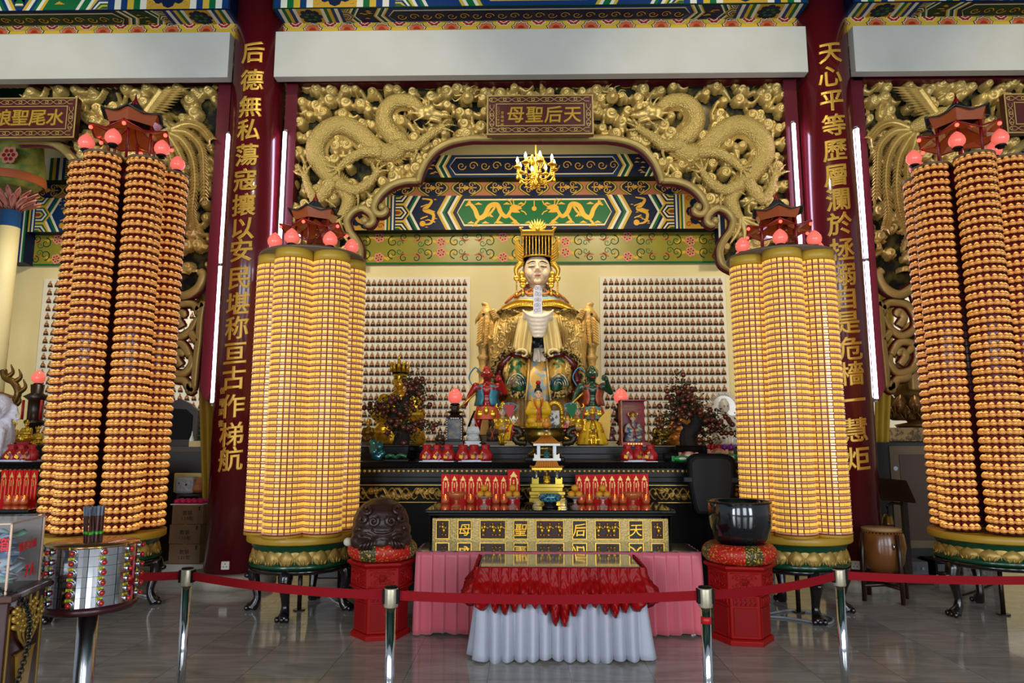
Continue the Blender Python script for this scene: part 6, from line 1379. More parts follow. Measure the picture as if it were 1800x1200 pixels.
# ---- the two demon guardians
def demon(label, u, vt, vb, Y, skin, vest, sashm, s, weapon):
    """standing muscular guardian: one hand raised to the head, the other holding a weapon; s mirrors"""
    x, z, h = span(u, vt, vb, Y); h += z-zP; e = empty('guardian_demon', (x, Y, zP), label, 'statue'); e.scale = (h,)*3
    MB().lathe([(.20, 0), (.21, .03), (.16, .06), (.17, .10), (.12, .12)], 12).build('rock_base', DBRO, e); mb = MB(); V = lambda a, b, c: Vector((s*a, b, c))
    cap(mb, V(.075, 0, .40), V(.10, -.02, .26), .058, .045); cap(mb, V(.10, -.02, .26), V(.10, .01, .13), .042, .032); mb.ell(V(.10, -.03, .125), (.032, .06, .02))
    cap(mb, V(-.075, 0, .40), V(-.10, -.04, .27), .058, .045); cap(mb, V(-.10, -.04, .27), V(-.11, .0, .13), .042, .032); mb.ell(V(-.11, -.04, .125), (.032, .06, .02))
    mb.ell((0, 0, .44), (.10, .075, .08)); mb.ell((0, 0, .54), (.085, .065, .10)); mb.ell((0, 0, .645), (.125, .08, .09))
    for q in (-1, 1): mb.ell((q*.05, -.055, .66), (.05, .03, .035)); mb.ell((q*.13, 0, .69), (.05, .045, .045))
    cap(mb, V(.14, 0, .69), V(.215, -.02, .62), .040, .036, 6); cap(mb, V(.215, -.02, .62), V(.165, -.09, .75), .034, .024, 6)      # raised arm
    cap(mb, V(-.14, 0, .69), V(-.20, -.03, .58), .040, .034, 6); cap(mb, V(-.20, -.03, .58), V(-.235, -.10, .49), .032, .024, 6); cap(mb, (0, 0, .70), (0, -.01, .79), .04, .042, 4)
    mb.ell((0, -.02, .83), (.060, .066, .075)); mb.ell((0, -.055, .795), (.045, .04, .035)); mb.ell((0, -.09, .825), (.016, .022, .02)); mb.ell((0, 0, .905), (.03, .03, .035))
    for q in (-1, 1): mb.ell((q*.028, -.075, .852), (.022, .016, .014)); mb.ell((q*.064, -.01, .83), (.014, .016, .035)); mb.tube([(q*.03, -.03, .88), (q*.045, -.035, .93)], [.014, .004], 6)
    body = blob('body', mb, .012, skin, e, 2)
    hm = MB()
    for hand, d in ((V(.158, -.105, .765), V(-.05, -.01, .045)), (V(-.24, -.115, .475), V(.01, -.05, .01))):
        hm.ell(hand, (.026, .022, .028), 0, 10, 7); n = Vector((d.z, 0, -d.x)).normalized() if abs(d.z)+abs(d.x) > .02 else Vector((0, 0, 1))
        for i, L in enumerate((.8, .95, 1., .85)): o_ = hand+n*(.014*(i-1.5)); hm.tube([o_, o_+d*.6*L, o_+d*1.05*L+Vector((0, .008, -.006))], [.010, .009, .006], 6)
        hm.tube([hand-n*.02, hand-n*.035+d*.4, hand-n*.03+d*.75], [.010, .009, .006], 6)
    hm.build('hands', skin, e); f = MB()
    for q in (-1, 1): f.ell((q*.026, -.093, .845), (.012, .008, .009), 0, 8, 5)
    f.build('eyes', PWHITE, body, fix=False); MB().ell((0, -.092, .788), (.024, .01, .009), 0, 8, 5).build('mouth', PRED if skin is not REDS else BROW, body)
    for q in (-1, 1):
        m = MB(); loft(m, [[Vector((q*(.04+.035*j+.010*math.sin(i)), -.085+.045*j*j*.35, .70-.03*i)) for j in range(4)] for i in range(9)]); o = m.build('vest', vest, e); o.modifiers.new('t', 'SOLIDIFY').thickness = .012
    m = MB(); m.lathe([(.105, .45), (.125, .43), (.15, .36), (.17, .30)], 24, 0, SCL(1, .8, 1), True, lambda a, r, zz: (r*(1+.05*math.sin(9*a))*math.cos(a), r*(1+.05*math.sin(9*a))*math.sin(a), zz), False); m.build('waist_skirt', sashm, e)
    MB().ell((0, -.115, .40), (.035, .02, .05)).ell((.08*s, -.10, .36), (.05, .02, .045)).ell((-.08*s, -.10, .36), (.05, .02, .045)).build('armour_plates', GLEAF, e)
    for q in (-1, 1): MB().tube(spline([(q*.10, -.10, .44), (q*.13, -.16, .30), (q*.10, -.17, .18), (q*.17, -.16, .02)], 6), .036, 6, 0, None, True, (1, .25)).build('ribbon', ORS, e)
    MB().tube(spline([V(-.15, .06, .66), V(-.22, .09, .80), V(-.15, .10, .92), V(-.07, .09, .86)], 6), .018, 6, 0, None, True, (1, .4)).build('scarf_loop', CYAN, e); MB().tube(spline([V(-.14, .05, .40), V(-.20, .04, .26), V(-.24, .02, .14), V(-.32, .0, .11)], 6), .016, 6).build('scarf_tail', BLACKM, e)
    MB().tube([V(-.12, -.15, .60), V(-.40, -.14, .34)], .011, 8).build('weapon_shaft', GLEAF, e)
    w = MB()
    if weapon == 'axe': w.prism([(s*-.38, .38), (s*-.44, .34), (s*-.46, .26), (s*-.38, .25), (s*-.36, .31)], -.155, -.135)
    else: w.tube(spline([V(-.30, -.14, .43), V(-.42, -.14, .33), V(-.48, -.14, .22)], 4), [.02, .024, .02, .022, .024, .018, .014, .008, .004], 6)
    w.build('weapon_head', GLEAF, e); return e
REDS = mat('demon_red', '#9c1210', .28, coat=.3); GRNS = mat('demon_green', '#0e3c26', .28, coat=.3); VB = mat('vest_cyan', '#4a9cb0', .4, var=('#2c6c88', 12, .2)); VO = mat('vest_orange', '#b8502c', .4, var=('#7c2c18', 12, .2))
demon('tall red skinned guardian demon with blue vest and axe left of the goddess', 856, 633, 770, 10.35, REDS, VB, mat('skirt_coral', '#c8583c', .45), 1, 'axe')
demon('tall green skinned guardian demon with orange vest and gold staff right of the goddess', 1040, 633, 770, 10.35, GRNS, VO, mat('skirt_teal', '#5c8c8a', .45), 1, 'staff')
# ---- lamps, glass case
def peach_thing(name, label, u, vt, v1, vb, Y, zb, body):
    x, _, h = span(u, vt, v1, Y); z1 = P(u, v1, Y).z; e = empty(name, (x, Y, zb), label, 'lamp'); o = peach(e, 0, 0, z1-zb-.02, h, 0); body(e, z1-zb); return e
def boxlamp(e, H):
    MB().box(-.12, .12, -.09, .09, 0, .05).build('foot', DWOOD, e); MB().box(-.11, .11, -.08, .08, .05, H*.70).build('lamp_body', BLACK, e, .006); MB().box(-.085, .085, -.088, -.078, .09, H*.64).build('picture_panel', mat('panel_dark_print', '#262c3c', .3, var=('#7c6a40', 12, .10, .56)), e)
    d = MB()
    for s in (-1, 1):
        for i in range(9): d.box(s*.098-.006, s*.098+.006, -.084, -.078, .08+i*H*.06, .08+i*H*.06+.02)
    d.build('white_dashes', PWHITE, e); d2 = MB()
    for i in range(4): d2.box(-.05+.03*i, -.03+.03*i, -.084, -.078, H*.655, H*.685)
    d2.build('white_marks', PWHITE, e); MB().lathe([(.10, H*.70), (.11, H*.72), (.06, H*.78), (.12, H*.83), (.05, H*.88), (.06, H*.98)], 6, 0, None, False).build('lamp_neck', DWOOD, e)
peach_thing('altar_lamp', 'black picture lamp with red peach shade left of the goddess', 800, 684, 712, 783, 9.55, zP, boxlamp)
def polelamp(e, H): MB().lathe([(.09, 0), (.09, .03), (.03, .06), (.025, H*.5), (.10, H*.62), (.11, H*.66), (.08, H*.7), (.08, H*.85), (.12, H*.9), (.05, H*.94), (.06, H)], 8).build('lamp_post', DWOOD, e)
peach_thing('altar_lamp', 'red peach shaded lamp on dark post behind the red glass case', 1091, 684, 712, 783, 9.95, zP, polelamp)
x, z, h = span(1112, 705, 783, 9.5); e = empty('glass_case', (x, 9.5, zP), 'red backed glass display case holding a goddess figure', 'display case'); k = P(1112, 705, 9.5).z-zP; w = 23*MPP(1112, 740, 9.5)
MB().box(-w, w, -.15, .15, 0, .045).build('base', mat('case_red', '#98141c', .35), e); MB().box(-w, w, .13, .15, .045, k).build('back_panel', mat('case_red', '#7c141c'), e); MB().box(-w, -w+.012, -.15, .13, .045, k).build('side_panel', mat('case_red', '#7c141c'), e); MB().box(-w, w, -.15, .15, k, k+.015).build('top_panel', mat('case_red', '#7c141c'), e)
fr = MB()
for s in (-1, 1): fr.box(s*w-.008, s*w+.008, -.158, -.142, .045, k)
fr.build('front_edges', DRKGOLD, e); tx = MB()
for j, n in ((0, 9), (1, 13)):
    for i in range(n): tx.box(-n*.011+i*.022, -n*.011+i*.022+.014, .122, .13, k-.07-.045*j, k-.05-.045*j)
tx.build('gold_lettering', DRKGOLD, e); tb = MB()
for i in range(6): tb.box(-.10+i*.034, -.078+i*.034, -.157, -.15, .012, .034)
tb.build('base_lettering', GOLDB, e)
f = seated('case_goddess', 'goddess figure in white robe and crossed red sash inside the glass case', 1112, 722, 776, 9.52, mat('case_robe', '#c9b890', .4, var=('#2c5c8c', 9, .1)), SKIN, 'crown', GLEAF, None, None, extra=sash(REDC), zbase=zP+.047)
# ---- bonsai
def bonsai(label, u, vt, vb, Y, zb, seed, leanx):
    q = np.random.RandomState(seed); x = P(u, vb, Y).x; z1 = P(u, vt, Y).z; e = empty('bonsai', (x, Y, zb), label, 'bonsai'); s = MPP(u, 740, Y); H = z1-zb; pot = .19
    MB().lathe([(.17, 0), (.20, .03), (.24, pot*.9), (.255, pot), (.235, pot), (.20, pot*.7)], 4, 0, RZ(PI/4) @ SCL(1.25, .8, 1), False).build('pot', mat('pot_black', '#0c0b0c', .3), e, .01)
    MB().box(-.17, .17, -.10, .10, pot*.7, pot*.86).build('soil', mat('soil_dark', '#16100c', .9), e)
    BK = mat('bark_black', '#17110d', .8, bump=('noise', 25, .8)); tr = MB(); top = Vector((leanx*.12, 0, H*.78)); sp = spline([(0, 0, pot*.8), (leanx*.02, 0, H*.30), (-leanx*.10, -.02, H*.45), (leanx*.03, 0, H*.62), tuple(top)], 6)
    tr.tube(sp, [lerp(.115, .03, i/len(sp)) for i in range(len(sp))], 9); tips = []
    for i in range(11):
        b = sp[int(lerp(7, len(sp)-1, i/10))]; a = q.uniform(0, 2*PI); L = lerp(.42, .14, i/10)*q.uniform(.75, 1.1); t = b+Vector((L*math.cos(a)*1.15, L*math.sin(a)*.5-.03, q.uniform(-.16, .14))); m_ = b.lerp(t, .5)+Vector((0, 0, .06)); tr.tube(spline([b, m_, t], 4), [lerp(.035, .010, j/8) for j in range(9)], 6); tips += [t, m_, b.lerp(t, .75)]
    blob('trunk', tr, .016, BK, e, 1); tips += [top+Vector((0, 0, H*.2)), top+Vector((0, 0, H*.08))]; lf = MB(); fruits = []
    for t in tips:
        for j in range(26):
            c = t+Vector((q.normal(0, .07), q.normal(0, .05), q.normal(0, .06))); a, b = q.uniform(0, 2*PI), q.uniform(-1, 1); d = Vector((math.cos(a)*math.cos(b), math.sin(a)*math.cos(b), math.sin(b))); sd = d.cross(Vector((q.normal(), q.normal(), q.normal()))).normalized(); L = q.uniform(.04, .065)
            up = d.cross(sd)*.008; lf.add([c, c+d*L*.5+sd*L*.24+up, c+d*L, c+d*L*.5-sd*L*.24+up], [(0, 1, 2, 3)], 0)
        for j in range(3): fruits.append(t+Vector((q.normal(0, .075), q.normal(-.05, .05), q.normal(0, .065))))
    LF = mat('leaf_dark', '#262c14', .5, var=('#3a3418', 12, .2)); o = lf.build('foliage', LF, e, fix=False); o.modifiers.new('t', 'SOLIDIFY').thickness = .002
    FR = mat('fruit_dark_red', '#4c1216', .25, coat=.4, var=('#5c2c1c', 9, .2)); fm = None
    for c in fruits[:100]:
        if fm is None: fo = MB().ell((0, 0, 0), .034, 0, 12, 8).build('fruit', FR, e); fm = fo.data
        else: fo = link('fruit', fm, e)
        fo.location = c
    return e
zbl = P(700, 803, 8.75).z
bonsai('bonsai with dark red fruit in a black pot in front of the gold Buddha', 703, 652, 783, 8.85, zA, 5, 1.)
bonsai('bonsai with dark red fruit in a black pot beside the porcelain Buddha', 1212, 660, 783, 8.85, zA, 12, -1.)
# ---- trays of red gift bags
def tray(label, u0, u1, v, Y, z, us, labs, grp):
    a, b = P(u0, v, Y).x, P(u1, v, Y).x; e = empty('tray', ((a+b)/2, Y, z), label, 'tray'); w = (b-a)/2; MB().box(-w*.9, w*.9, -.13, .13, 0, .008).lathe([(w*.96, .008), (w*1.0, .022), (w*.97, .022), (w*.92, .01)], 4, 0, RZ(PI/4) @ SCL(1.0, .42, 1) @ SCL(1, 1, 1), False, None, False).build('tray_body', mat('tray_white', '#c8ccd8', .3), e)
    for i, (u, l) in enumerate(zip(us, labs)):
        x = P(u, v, Y).x; q = np.random.RandomState(int(u)); g = empty('gift_bag', (x, Y+q.uniform(-.02, .02), z+.010), l, 'gift bag', grp, q.uniform(-.4, .4)); g.scale = (.80, .80, .95); mb = MB(); s_ = q.uniform(.9, 1.08)
        mb.lathe([(.075*s_, 0), (.105*s_, .03), (.105*s_, .075), (.085*s_, .115), (.055*s_, .145), (.050*s_, .158), (.066*s_, .180), (.058*s_, .200), (.02, .192)], 20, 0, None, True, lambda a, r, zz: (r*(1+.12*math.sin(5*a+zz*40+u)+.07*math.sin(11*a))*math.cos(a), r*.8*(1+.12*math.sin(5*a+zz*40+u))*math.sin(a), zz)); mb.build('mesh_bag', mat('bag_red', '#b01216', .5, var=('#8c0c10', 30, .2)), g)
        for j, (m_, dx, dz, r) in enumerate(((GOLDB, -.035, .05, .3), (mat('packet_pink', '#c86a6a', .3), .03, .045, -.3), (mat('packet_gold_print', '#b8922c', .25, .4, var=('#6a1c4a', 20, .1)), .0, .085, .8))):
            MB().box(-.028, .028, -.006, .006, -.022, .022, 0, T(dx*s_, -.080*s_-.003*j, dz) @ RY(r+q.uniform(-.3, .3)) @ RX(-.25)).build('gift_packet', m_, g, .002)
        MB().tube(spline([(.01, -.04, .15), (.02, -.09, .10), (.01, -.11, .04), (.025, -.12, .0)], 4), .003, 5).build('cord', REDC, g)
tray('white tray of red gift bags beside the left bonsai', 736, 803, 808, 8.52, zA, (750, 768, 787), ('red gift bag leftmost on the left white tray', 'red gift bag in the middle of the left white tray', 'red gift bag rightmost on the left white tray'), 'red gift bags on the altar')
tray('white tray of red gift bags left of the bronze burner', 804, 868, 810, 8.52, zA, (814, 833, 853), ('red gift bag at the left end of the second tray', 'red gift bag in the middle of the second tray', 'red gift bag at the right end of the second tray'), 'red gift bags on the altar')
tray('white tray of red gift bags below the glass case', 1091, 1156, 809, 8.52, zA, (1104, 1123, 1143), ('red gift bag leftmost on the tray below the glass case', 'red gift bag in the middle of the tray below the glass case', 'red gift bag with green diamond packet below the glass case'), 'red gift bags on the altar')
# ---- bronze burner
x = P(957, 800, 8.72).x; e = empty('incense_burner', (x, 8.72, zA), 'large polished bronze incense burner with curled handles behind the pagoda', 'incense burner'); zt = P(957, 752, 8.72).z-zA
MB().box(-.24, .24, -.14, .14, 0, .05).build('base_slab', BLACK, e, .01); MB().lathe([(.20, .05), (.21, .09), (.15, .12), (.13, zt*.42), (.17, zt*.5), (.24, zt*.66), (.265, zt*.82), (.24, zt*.93), (.27, zt*.97), (.285, zt), (.25, zt), (.22, zt*.9)], 36).build('burner_body', BRZ, e)
for s in (-1, 1): MB().tube(spline([(s*.22, 0, zt*.55), (s*.33, -.02, zt*.58), (s*.36, -.02, zt*.75), (s*.29, -.02, zt*.80), (s*.31, -.02, zt*.95), (s*.38, -.02, zt*1.0)], 5), [.035, .045]*13, 8).build('handle', mat('handle_bronze', '#3a3020', .4, .6), e)
MB().lathe([(.03, 0), (.045, .05), (.03, .09)], 12, 0, T(0, -.0, zt*.02+.05) @ SCL(.1, .1, .1)).build('foot', BRZ, e)
# ================================================================ ON THE OFFERING TABLE
ZT = 1.022; YTB = 7.12
AMBG = thin_glass('amber_glass', '#f0b070', .14, .18); AMBER_SOLID = mat('amber_oil', '#c8641c', .1, trans=.3, e=.15, ec='#ff8a2c'); FLAME = no_sample(mat('lamp_flame', '#ffd080', .5, e=6, ec='#ffb850')); PGLASS = thin_glass('pink_clear_glass', '#f0dcd0', .18, .15); MAND = mat('mandarin_peel', '#d08a1c', .45, bump=('noise', 120, .3))
SLIP = mat('slip_red', '#c81414', .5, spec=.15); SLIPG = mat('slip_gold', '#d2b464', .35, .3)
def slip(label, u, u1, vt, Y, z, big=False, group=None):
    a, b = P(u, 885, Y).x, P(u1, 885, Y).x; w = (b-a)/2*.97; h = P(u, vt, Y).z-z; e = empty('name_slip', ((a+b)/2, Y, z), label, 'name slip', group); MB().box(-w, w, -.004, .006, 0, h).build('card', SLIP, e)
    pt = Paint((0, -.004, 0), (1, 0, 0), (0, 0, 1), (0, -1, 0), .0012)
    for s in (-1, 1): pt.stroke([(s*w*.55, h*.12), (s*w*.55, h*.62), (s*w*.45, h*.74), (s*w*.2, h*.82), (0, h*.84)], w*.13, 0, 1); pt.disc(s*w*.55, h*.70, w*.16, 0, 1, 8)
    pt.poly([(-w*.62, h*.80), (-w*.3, h*.86), (0, h*.95), (w*.3, h*.86), (w*.62, h*.80), (w*.3, h*.78), (-w*.3, h*.78)], 0, 2)
    for i in range(4 if not big else 3): pt.rect(-w*.13, w*.13, h*(.66-.045*i), h*(.69-.045*i), 0, 2)
    for i in range(5): pt.rect(-w*.10, w*.10, h*(.44-.045*i), h*(.465-.045*i), 1, 2)
    pt.rect(w*.62, w*.76, h*.56, h*.66, 0, 2); pt.build('gold_print', e, [SLIPG, BROW]); return e
ORD = ('leftmost', 'second from left', 'third from left', 'fourth from left', 'middle', 'fourth from right', 'third from right', 'second from right', 'rightmost')
us = [775, 791, 806, 821, 835, 850, 864, 878, 892]
for i in range(8): slip('short red and gold name slip, %s of the row left of the pagoda' % (ORD[i] if i < 4 else ORD[i+1]), us[i], us[i+1], 833+.3*i, 7.98, ZT, False, 'red name slips left of the pagoda')
slip('tall red and gold paper name slip nearest the pagoda', 892, 914, 825, 7.93, ZT, True)
us = [1012, 1025, 1040, 1054, 1069, 1084, 1098, 1112, 1126, 1141]
for i in range(9): slip('red and gold name slip, %s of the row right of the pagoda' % ORD[i], us[i], us[i+1], 834-.2*i, 7.98, ZT, False, 'red name slips right of the pagoda')
def oil_lamp(u, Y, label):
    x = P(u, 880, Y).x; e = empty('oil_lamp', (x, Y, ZT), label, 'oil lamp', 'amber oil lamps on the offering table'); MB().lathe([(.030, 0), (.040, .02), (.044, .05), (.036, .085), (.040, .10), (.037, .10), (.033, .085), (.040, .05), (.02, .01)], 16).build('glass_cup', AMBG, e); MB().lathe([(.02, .012), (.037, .025), (.037, .055), (.005, .056)], 14).build('oil', AMBER_SOLID, e); MB().lathe([(.003, .058), (.009, .072), (.007, .085), (.001, .102)], 8).build('flame', FLAME, e); return e
for u, l in ((783, 'amber oil lamp left of the left amber bowl'), (827, 'amber oil lamp between the left amber bowl and the first fruit dish'), (872, 'lit amber oil lamp between the two fruit dishes left of the pagoda'), (886, 'amber oil lamp close left of the fruit dish nearest the pagoda on the left'), (1022, 'amber oil lamp just right of the first fruit dish right of the pagoda'), (1036, 'amber oil lamp between the two fruit dishes right of the pagoda'), (1081, 'amber oil lamp right of the second fruit dish right of the pagoda'), (1095, 'amber oil lamp close left of the right amber bowl'), (1136, 'amber oil lamp right of the right amber bowl')): oil_lamp(u, 7.82, l)
def goblet(u, Y, label, bowl, m_, r, hb, h):
    x = P(u, 890, Y).x; e = empty('glass_bowl' if bowl else 'fruit_dish', (x, Y, ZT), label, 'bowl' if bowl else 'dish'); MB().lathe([(.055, 0), (.05, .012), (.018, .03), (.016, hb*.75), (.03, hb)], 20).build('glass_foot', m_, e)
    pr = [(.03, hb), (r*.75, hb+.03), (r, h), (r*.96, h), (r*.7, hb+.04), (.02, hb+.015)] if bowl else [(.03, hb), (r*.7, hb+.012), (r, h), (r*.97, h), (r*.65, hb+.022), (.02, hb+.012)]
    MB().lathe(pr, 24, 0, None, True, lambda a, q, zz: (q*(1+.03*math.cos(12*a))*math.cos(a), q*(1+.03*math.cos(12*a))*math.sin(a), zz)).build('glass_dish', m_, e)
    if bowl: MB().lathe([(.02, hb+.02), (r*.66, hb+.045), (r*.80, h*.86), (.01, h*.87)], 20).build('amber_content', AMBER_SOLID, e)
    return x, h, e
for u, l in ((802, 'amber glass footed bowl at the left end of the offering table'), (1113, 'amber glass footed bowl at the right end of the offering table')): goblet(u, 7.42, l, True, AMBG, .105, .075, .155)
FNAME = (('top', 'lower left', 'lower right', 'back'), (0, -.037, .037, 0))
for u, l in ((851, 'the outer fruit dish left of the pagoda'), (901, 'the inner fruit dish left of the pagoda'), (1011, 'the inner fruit dish right of the pagoda'), (1060, 'the outer fruit dish right of the pagoda')):
    x, h, e = goblet(u, 7.42, 'pink clear glass pedestal dish of mandarins, '+l[4:], False, PGLASS, .10, .085, .115)
    for j, (dx, dy, dz, w) in enumerate(((-.039, -.02, .030, 'lower left'), (.039, -.02, .030, 'lower right'), (0, .048, .030, 'back'), (0, 0, .092, 'topmost'))):
        o = MB().ell((0, 0, 0), (.039, .039, .035), 0, 16, 10).build('mandarin', MAND); o.location = (x+dx, 7.42+dy, ZT+h-.012+dz); tag(o, '%s mandarin orange on %s' % (w, l), 'mandarin', 'mandarins on the fruit dishes')
        MB().ell((0, 0, .034), (.006, .006, .004), 0, 6, 4).build('stem', mat('stem_green', '#4a4a1c', .6), o)
# acrylic pagoda
Yg = 7.72; x = P(961, 850, Yg).x; e = empty('model_pagoda', (x, Yg, ZT), 'two tier model pagoda with orange roofs and gold stepped base on the offering table', 'model pagoda'); zz = lambda v: P(961, v, Yg).z-ZT; px_ = MPP(961, 830, Yg)
GM = mat('base_gold_mirror', '#d8b848', .15, .7); ACR = thin_glass('acrylic_clear', '#f4f0e4', .16, .06); OTILE = mat('roof_orange', '#c87a24', .35, coat=.2)
b = MB()
for w, v0, v1 in ((31, 895, 873), (29, 873, 868), (31, 868, 862), (27, 862, 855), (29, 855, 849)): b.box(-w*px_, w*px_, -w*px_*.8, w*px_*.8, max(0, zz(v0)), zz(v1))
b.build('stepped_base', GM, e, .004)
def proof(name, v0, v1, w, wt):
    mb = MB(); z0, z1 = zz(v0), zz(v1); n = 4; rows = [(w*1.06, z0+.012), (w*.9, z0+.010), (w*.72, lerp(z0, z1, .35)), (wt, z1), (wt*.5, z1+.012)]
    vs, fs = [], []
    for (r, z) in rows:
        for k in range(4):
            a, b_ = PI/4+k*PI/2, PI/4+(k+1)*PI/2
            for t in range(6): t = t/6; up = .018*(abs(t-.5)*2)**3 if r > w else 0; p = Vector((math.cos(a), math.sin(a), 0)).lerp(Vector((math.cos(b_), math.sin(b_), 0)), t)*r*px_*1.414; vs.append((p.x, p.y*.8, z+up))
    for j in range(len(rows)-1):
        for k in range(24): fs.append((j*24+k, j*24+(k+1) % 24, (j+1)*24+(k+1) % 24, (j+1)*24+k))
    mb.add(vs, fs)
    for k in range(-6, 7): mb.tube([(k/6*w*.95*px_, -w*.82*px_, z0+.014), (k/6*w*.72*px_, -w*.60*px_, lerp(z0, z1, .36)), (k/6*wt*px_, -wt*.8*px_, z1)], .005, 5)
    mb.build(name, OTILE, e); MB().box(-w*.93*px_, w*.93*px_, -w*.75*px_, w*.75*px_, z0-.012, z0+.010).build('eave_board', PORC if name == 'upper_roof' else GLEAF, e)
proof('lower_roof', 823, 809, 28, 17); proof('upper_roof', 781, 766, 25, 8)
MB().box(-24*px_, 24*px_, -18*px_, 18*px_, zz(809), zz(805)).build('upper_floor', PORC, e)
for s in (-1, 1):
    for t in (-1, 1): MB().box(s*14*px_-.016, s*14*px_+.016, t*12*px_-.016, t*12*px_+.016, zz(805), zz(782)).build('white_pillar', mat('pillar_white', '#d8dce4', .3), e); MB().tube([(s*18*px_, t*13*px_, zz(849)), (s*18*px_, t*13*px_, zz(824))], .012, 8).build('clear_pillar', ACR, e)
def rail(name, v0, v1, w, m_):
    mb = MB(); z0, z1 = zz(v0), zz(v1)
    for s in (-1, 1):
        mb.box(s*w*px_*.95-s*w*.34*px_, s*w*px_*.95, -w*.8*px_-.004, -w*.8*px_+.004, z0, z1*.8+z0*.2); mb.box(s*w*px_-.004, s*w*px_+.004, -w*.8*px_, w*.8*px_, z0, z1*.8+z0*.2)
        for t in (1, .62): mb.box(s*w*t*px_-.007, s*w*t*px_+.007, -w*.8*px_-.007, -w*.8*px_+.007, z0, z1)
    mb.build(name, m_, e)
rail('white_railing', 805, 797, 21, PORC); rail('gold_railing', 849, 838, 25, GM); MB().lathe([(.02, zz(766)), (.03, zz(762)), (.012, zz(760))], 10).build('roof_neck', GLEAF, e); MB().ell((0, 0, zz(757)), (.042, .042, .045), 0, 16, 12).build('crystal_ball', GLASS, e)
fi = MB(); fi.lathe([(.02, zz(752)), (.045, zz(748)), (.05, zz(744)), (.02, zz(739)), (.028, zz(737)), (.004, zz(733))], 12); fi.build('gold_finial', OTILE, e)
for nm, lab, v0, v1, m_ in (('tiny_buddha', 'tiny teal Buddha on the upper floor of the model pagoda', 787, 805, mat('teal_glaze', '#12565c', .25, coat=.4)), ('tiny_buddha', 'tiny gold Buddha on the lower floor of the model pagoda', 827, 849, GLEAF)):
    seated(nm, lab, 961, v0, v1, Yg, m_, m_, 'usnisha', m_, zbase=ZT+zz(v1), face=False, hands=False, cat='figurine')
x = P(967, 886, 7.36).x; e = empty('enamel_bowl', (x, 7.36, ZT), 'blue patterned enamel bowl on a black carved stand', 'bowl'); s_ = MPP(967, 885, 7.36)
MB().lathe([(14*s_, 0), (15*s_, .012), (11*s_, .03), (12*s_, .055)], 20).build('black_stand', BLACK, e); MB().lathe([(9*s_, .055), (18*s_, .075), (21*s_, .105), (20*s_, .135), (19*s_, .135), (19*s_, .105), (6*s_, .07)], 28).build('bowl_body', mat('enamel_blue', '#123a58', .2, coat=.5, var=('#4c8a96', 45, .05)), e)
for s, l in ((-1, 'small black saucer left of the blue bowl'), (1, 'small black saucer right of the blue bowl')):
    xx = P(967+s*35, 890, 7.45).x; o = MB().lathe([(.025, 0), (.02, .02), (.06, .035), (.062, .042), (.02, .03)], 20).build('saucer', DBRO); o.location = (xx, 7.45, ZT); tag(o, l, 'saucer')
for s, l in ((-1, 'clear acrylic block left of the blue bowl'), (1, 'clear acrylic block right of the blue bowl')):
    xx = P(967+s*24, 890, 7.30).x; o = MB().box(-.03, .03, -.03, .03, 0, .085).build('acrylic_block', ACR, None, .004); o.location = (xx, 7.30, ZT); tag(o, l, 'block')
# odds and ends on the altar
def packet(u, v, Y, z, w, h, c1, label, rx=0., rz=0., c2=None):
    p = P(u, v, Y); e = empty('snack_packet', (p.x, Y, z), label, 'packet', None, rz); mb = MB(); mb.ell((0, 0, h*.5), (w/2, .03, h/2), 0, 16, 8); mb.box(-w/2-.015, -w/2+.02, -.004, .004, h*.1, h*.9); mb.box(w/2-.02, w/2+.015, -.004, .004, h*.1, h*.9); mb.build('wrapper', c1, e)
    MB().ell((0, -.012, h*.5), (w*.28, .024, h*.28), 0, 12, 6).build('printed_patch', c2 or PORC, e)
PG = mat('packet_green', '#1f8a3c', .3); PCR = mat('packet_cream', '#c8a08a', .35, var=('#8a3a2c', 14, .1)); PPU = mat('ribbon_purple', '#7c2a8c', .35)
packet(1199, 812, 8.46, zA, .22, .075, PG, 'green and white snack packet on the altar left of the loudspeaker', 0, .1)
packet(1210, 797, 8.58, zA+.0, .20, .12, PCR, 'cream and red snack packet in front of the right bonsai pot', 0, -.1)
packet(1285, 808, 8.5, zA, .16, .10, PG, 'green snack packet behind the top of the loudspeaker', 0, .2); packet(1262, 800, 8.6, zA, .22, .16, PCR, 'cream snack packet below the porcelain statue', 0, .0, mat('patch_green', '#5c8a3c', .4))
for u, m_, l in ((1256, REDC, 'red ribbon bow below the porcelain statue'), (1277, PPU, 'purple ribbon bow below the porcelain statue')):
    p = P(u, 786, 8.75); e = empty('ribbon_bow', (p.x, 8.75, zA), l, 'ribbon'); MB().box(-.07, .07, -.05, .05, 0, p.z-zA-.04).build('gift_box', PCR, e)
    mb = MB(); z0 = p.z-zA
    for i in range(6): a = i*PI/3; mb.tube(spline([(0, 0, z0-.03), (.06*math.cos(a), .03*math.sin(a)-.02, z0+.03), (.08*math.cos(a), .04*math.sin(a)-.03, z0-.01), (0, 0, z0-.03)], 5), .018, 6, 0, None, True, (1, .4))
    mb.build('bow', m_, e)
p = P(1178, 806, 8.5); e = empty('camera_lamp', (p.x, 8.5, zA), 'small black cylinder spotlight lying on the altar beside the green packet', 'spotlight'); MB().lathe([(.05, 0), (.058, .04), (.045, .14), (.02, .17)], 16, 0, T(-.08, 0, .055) @ RY(PI/2)).build('housing', BLACKM, e); MB().box(-.03, .03, -.03, .03, 0, .02).build('foot', BLACKM, e)
p = P(663, 808, 8.55); e = empty('blue_statuette', (p.x, 8.55, zA), 'small iridescent blue green rock ornament left of the left bonsai pot', 'ornament'); mb = MB(); q = np.random.RandomState(3)
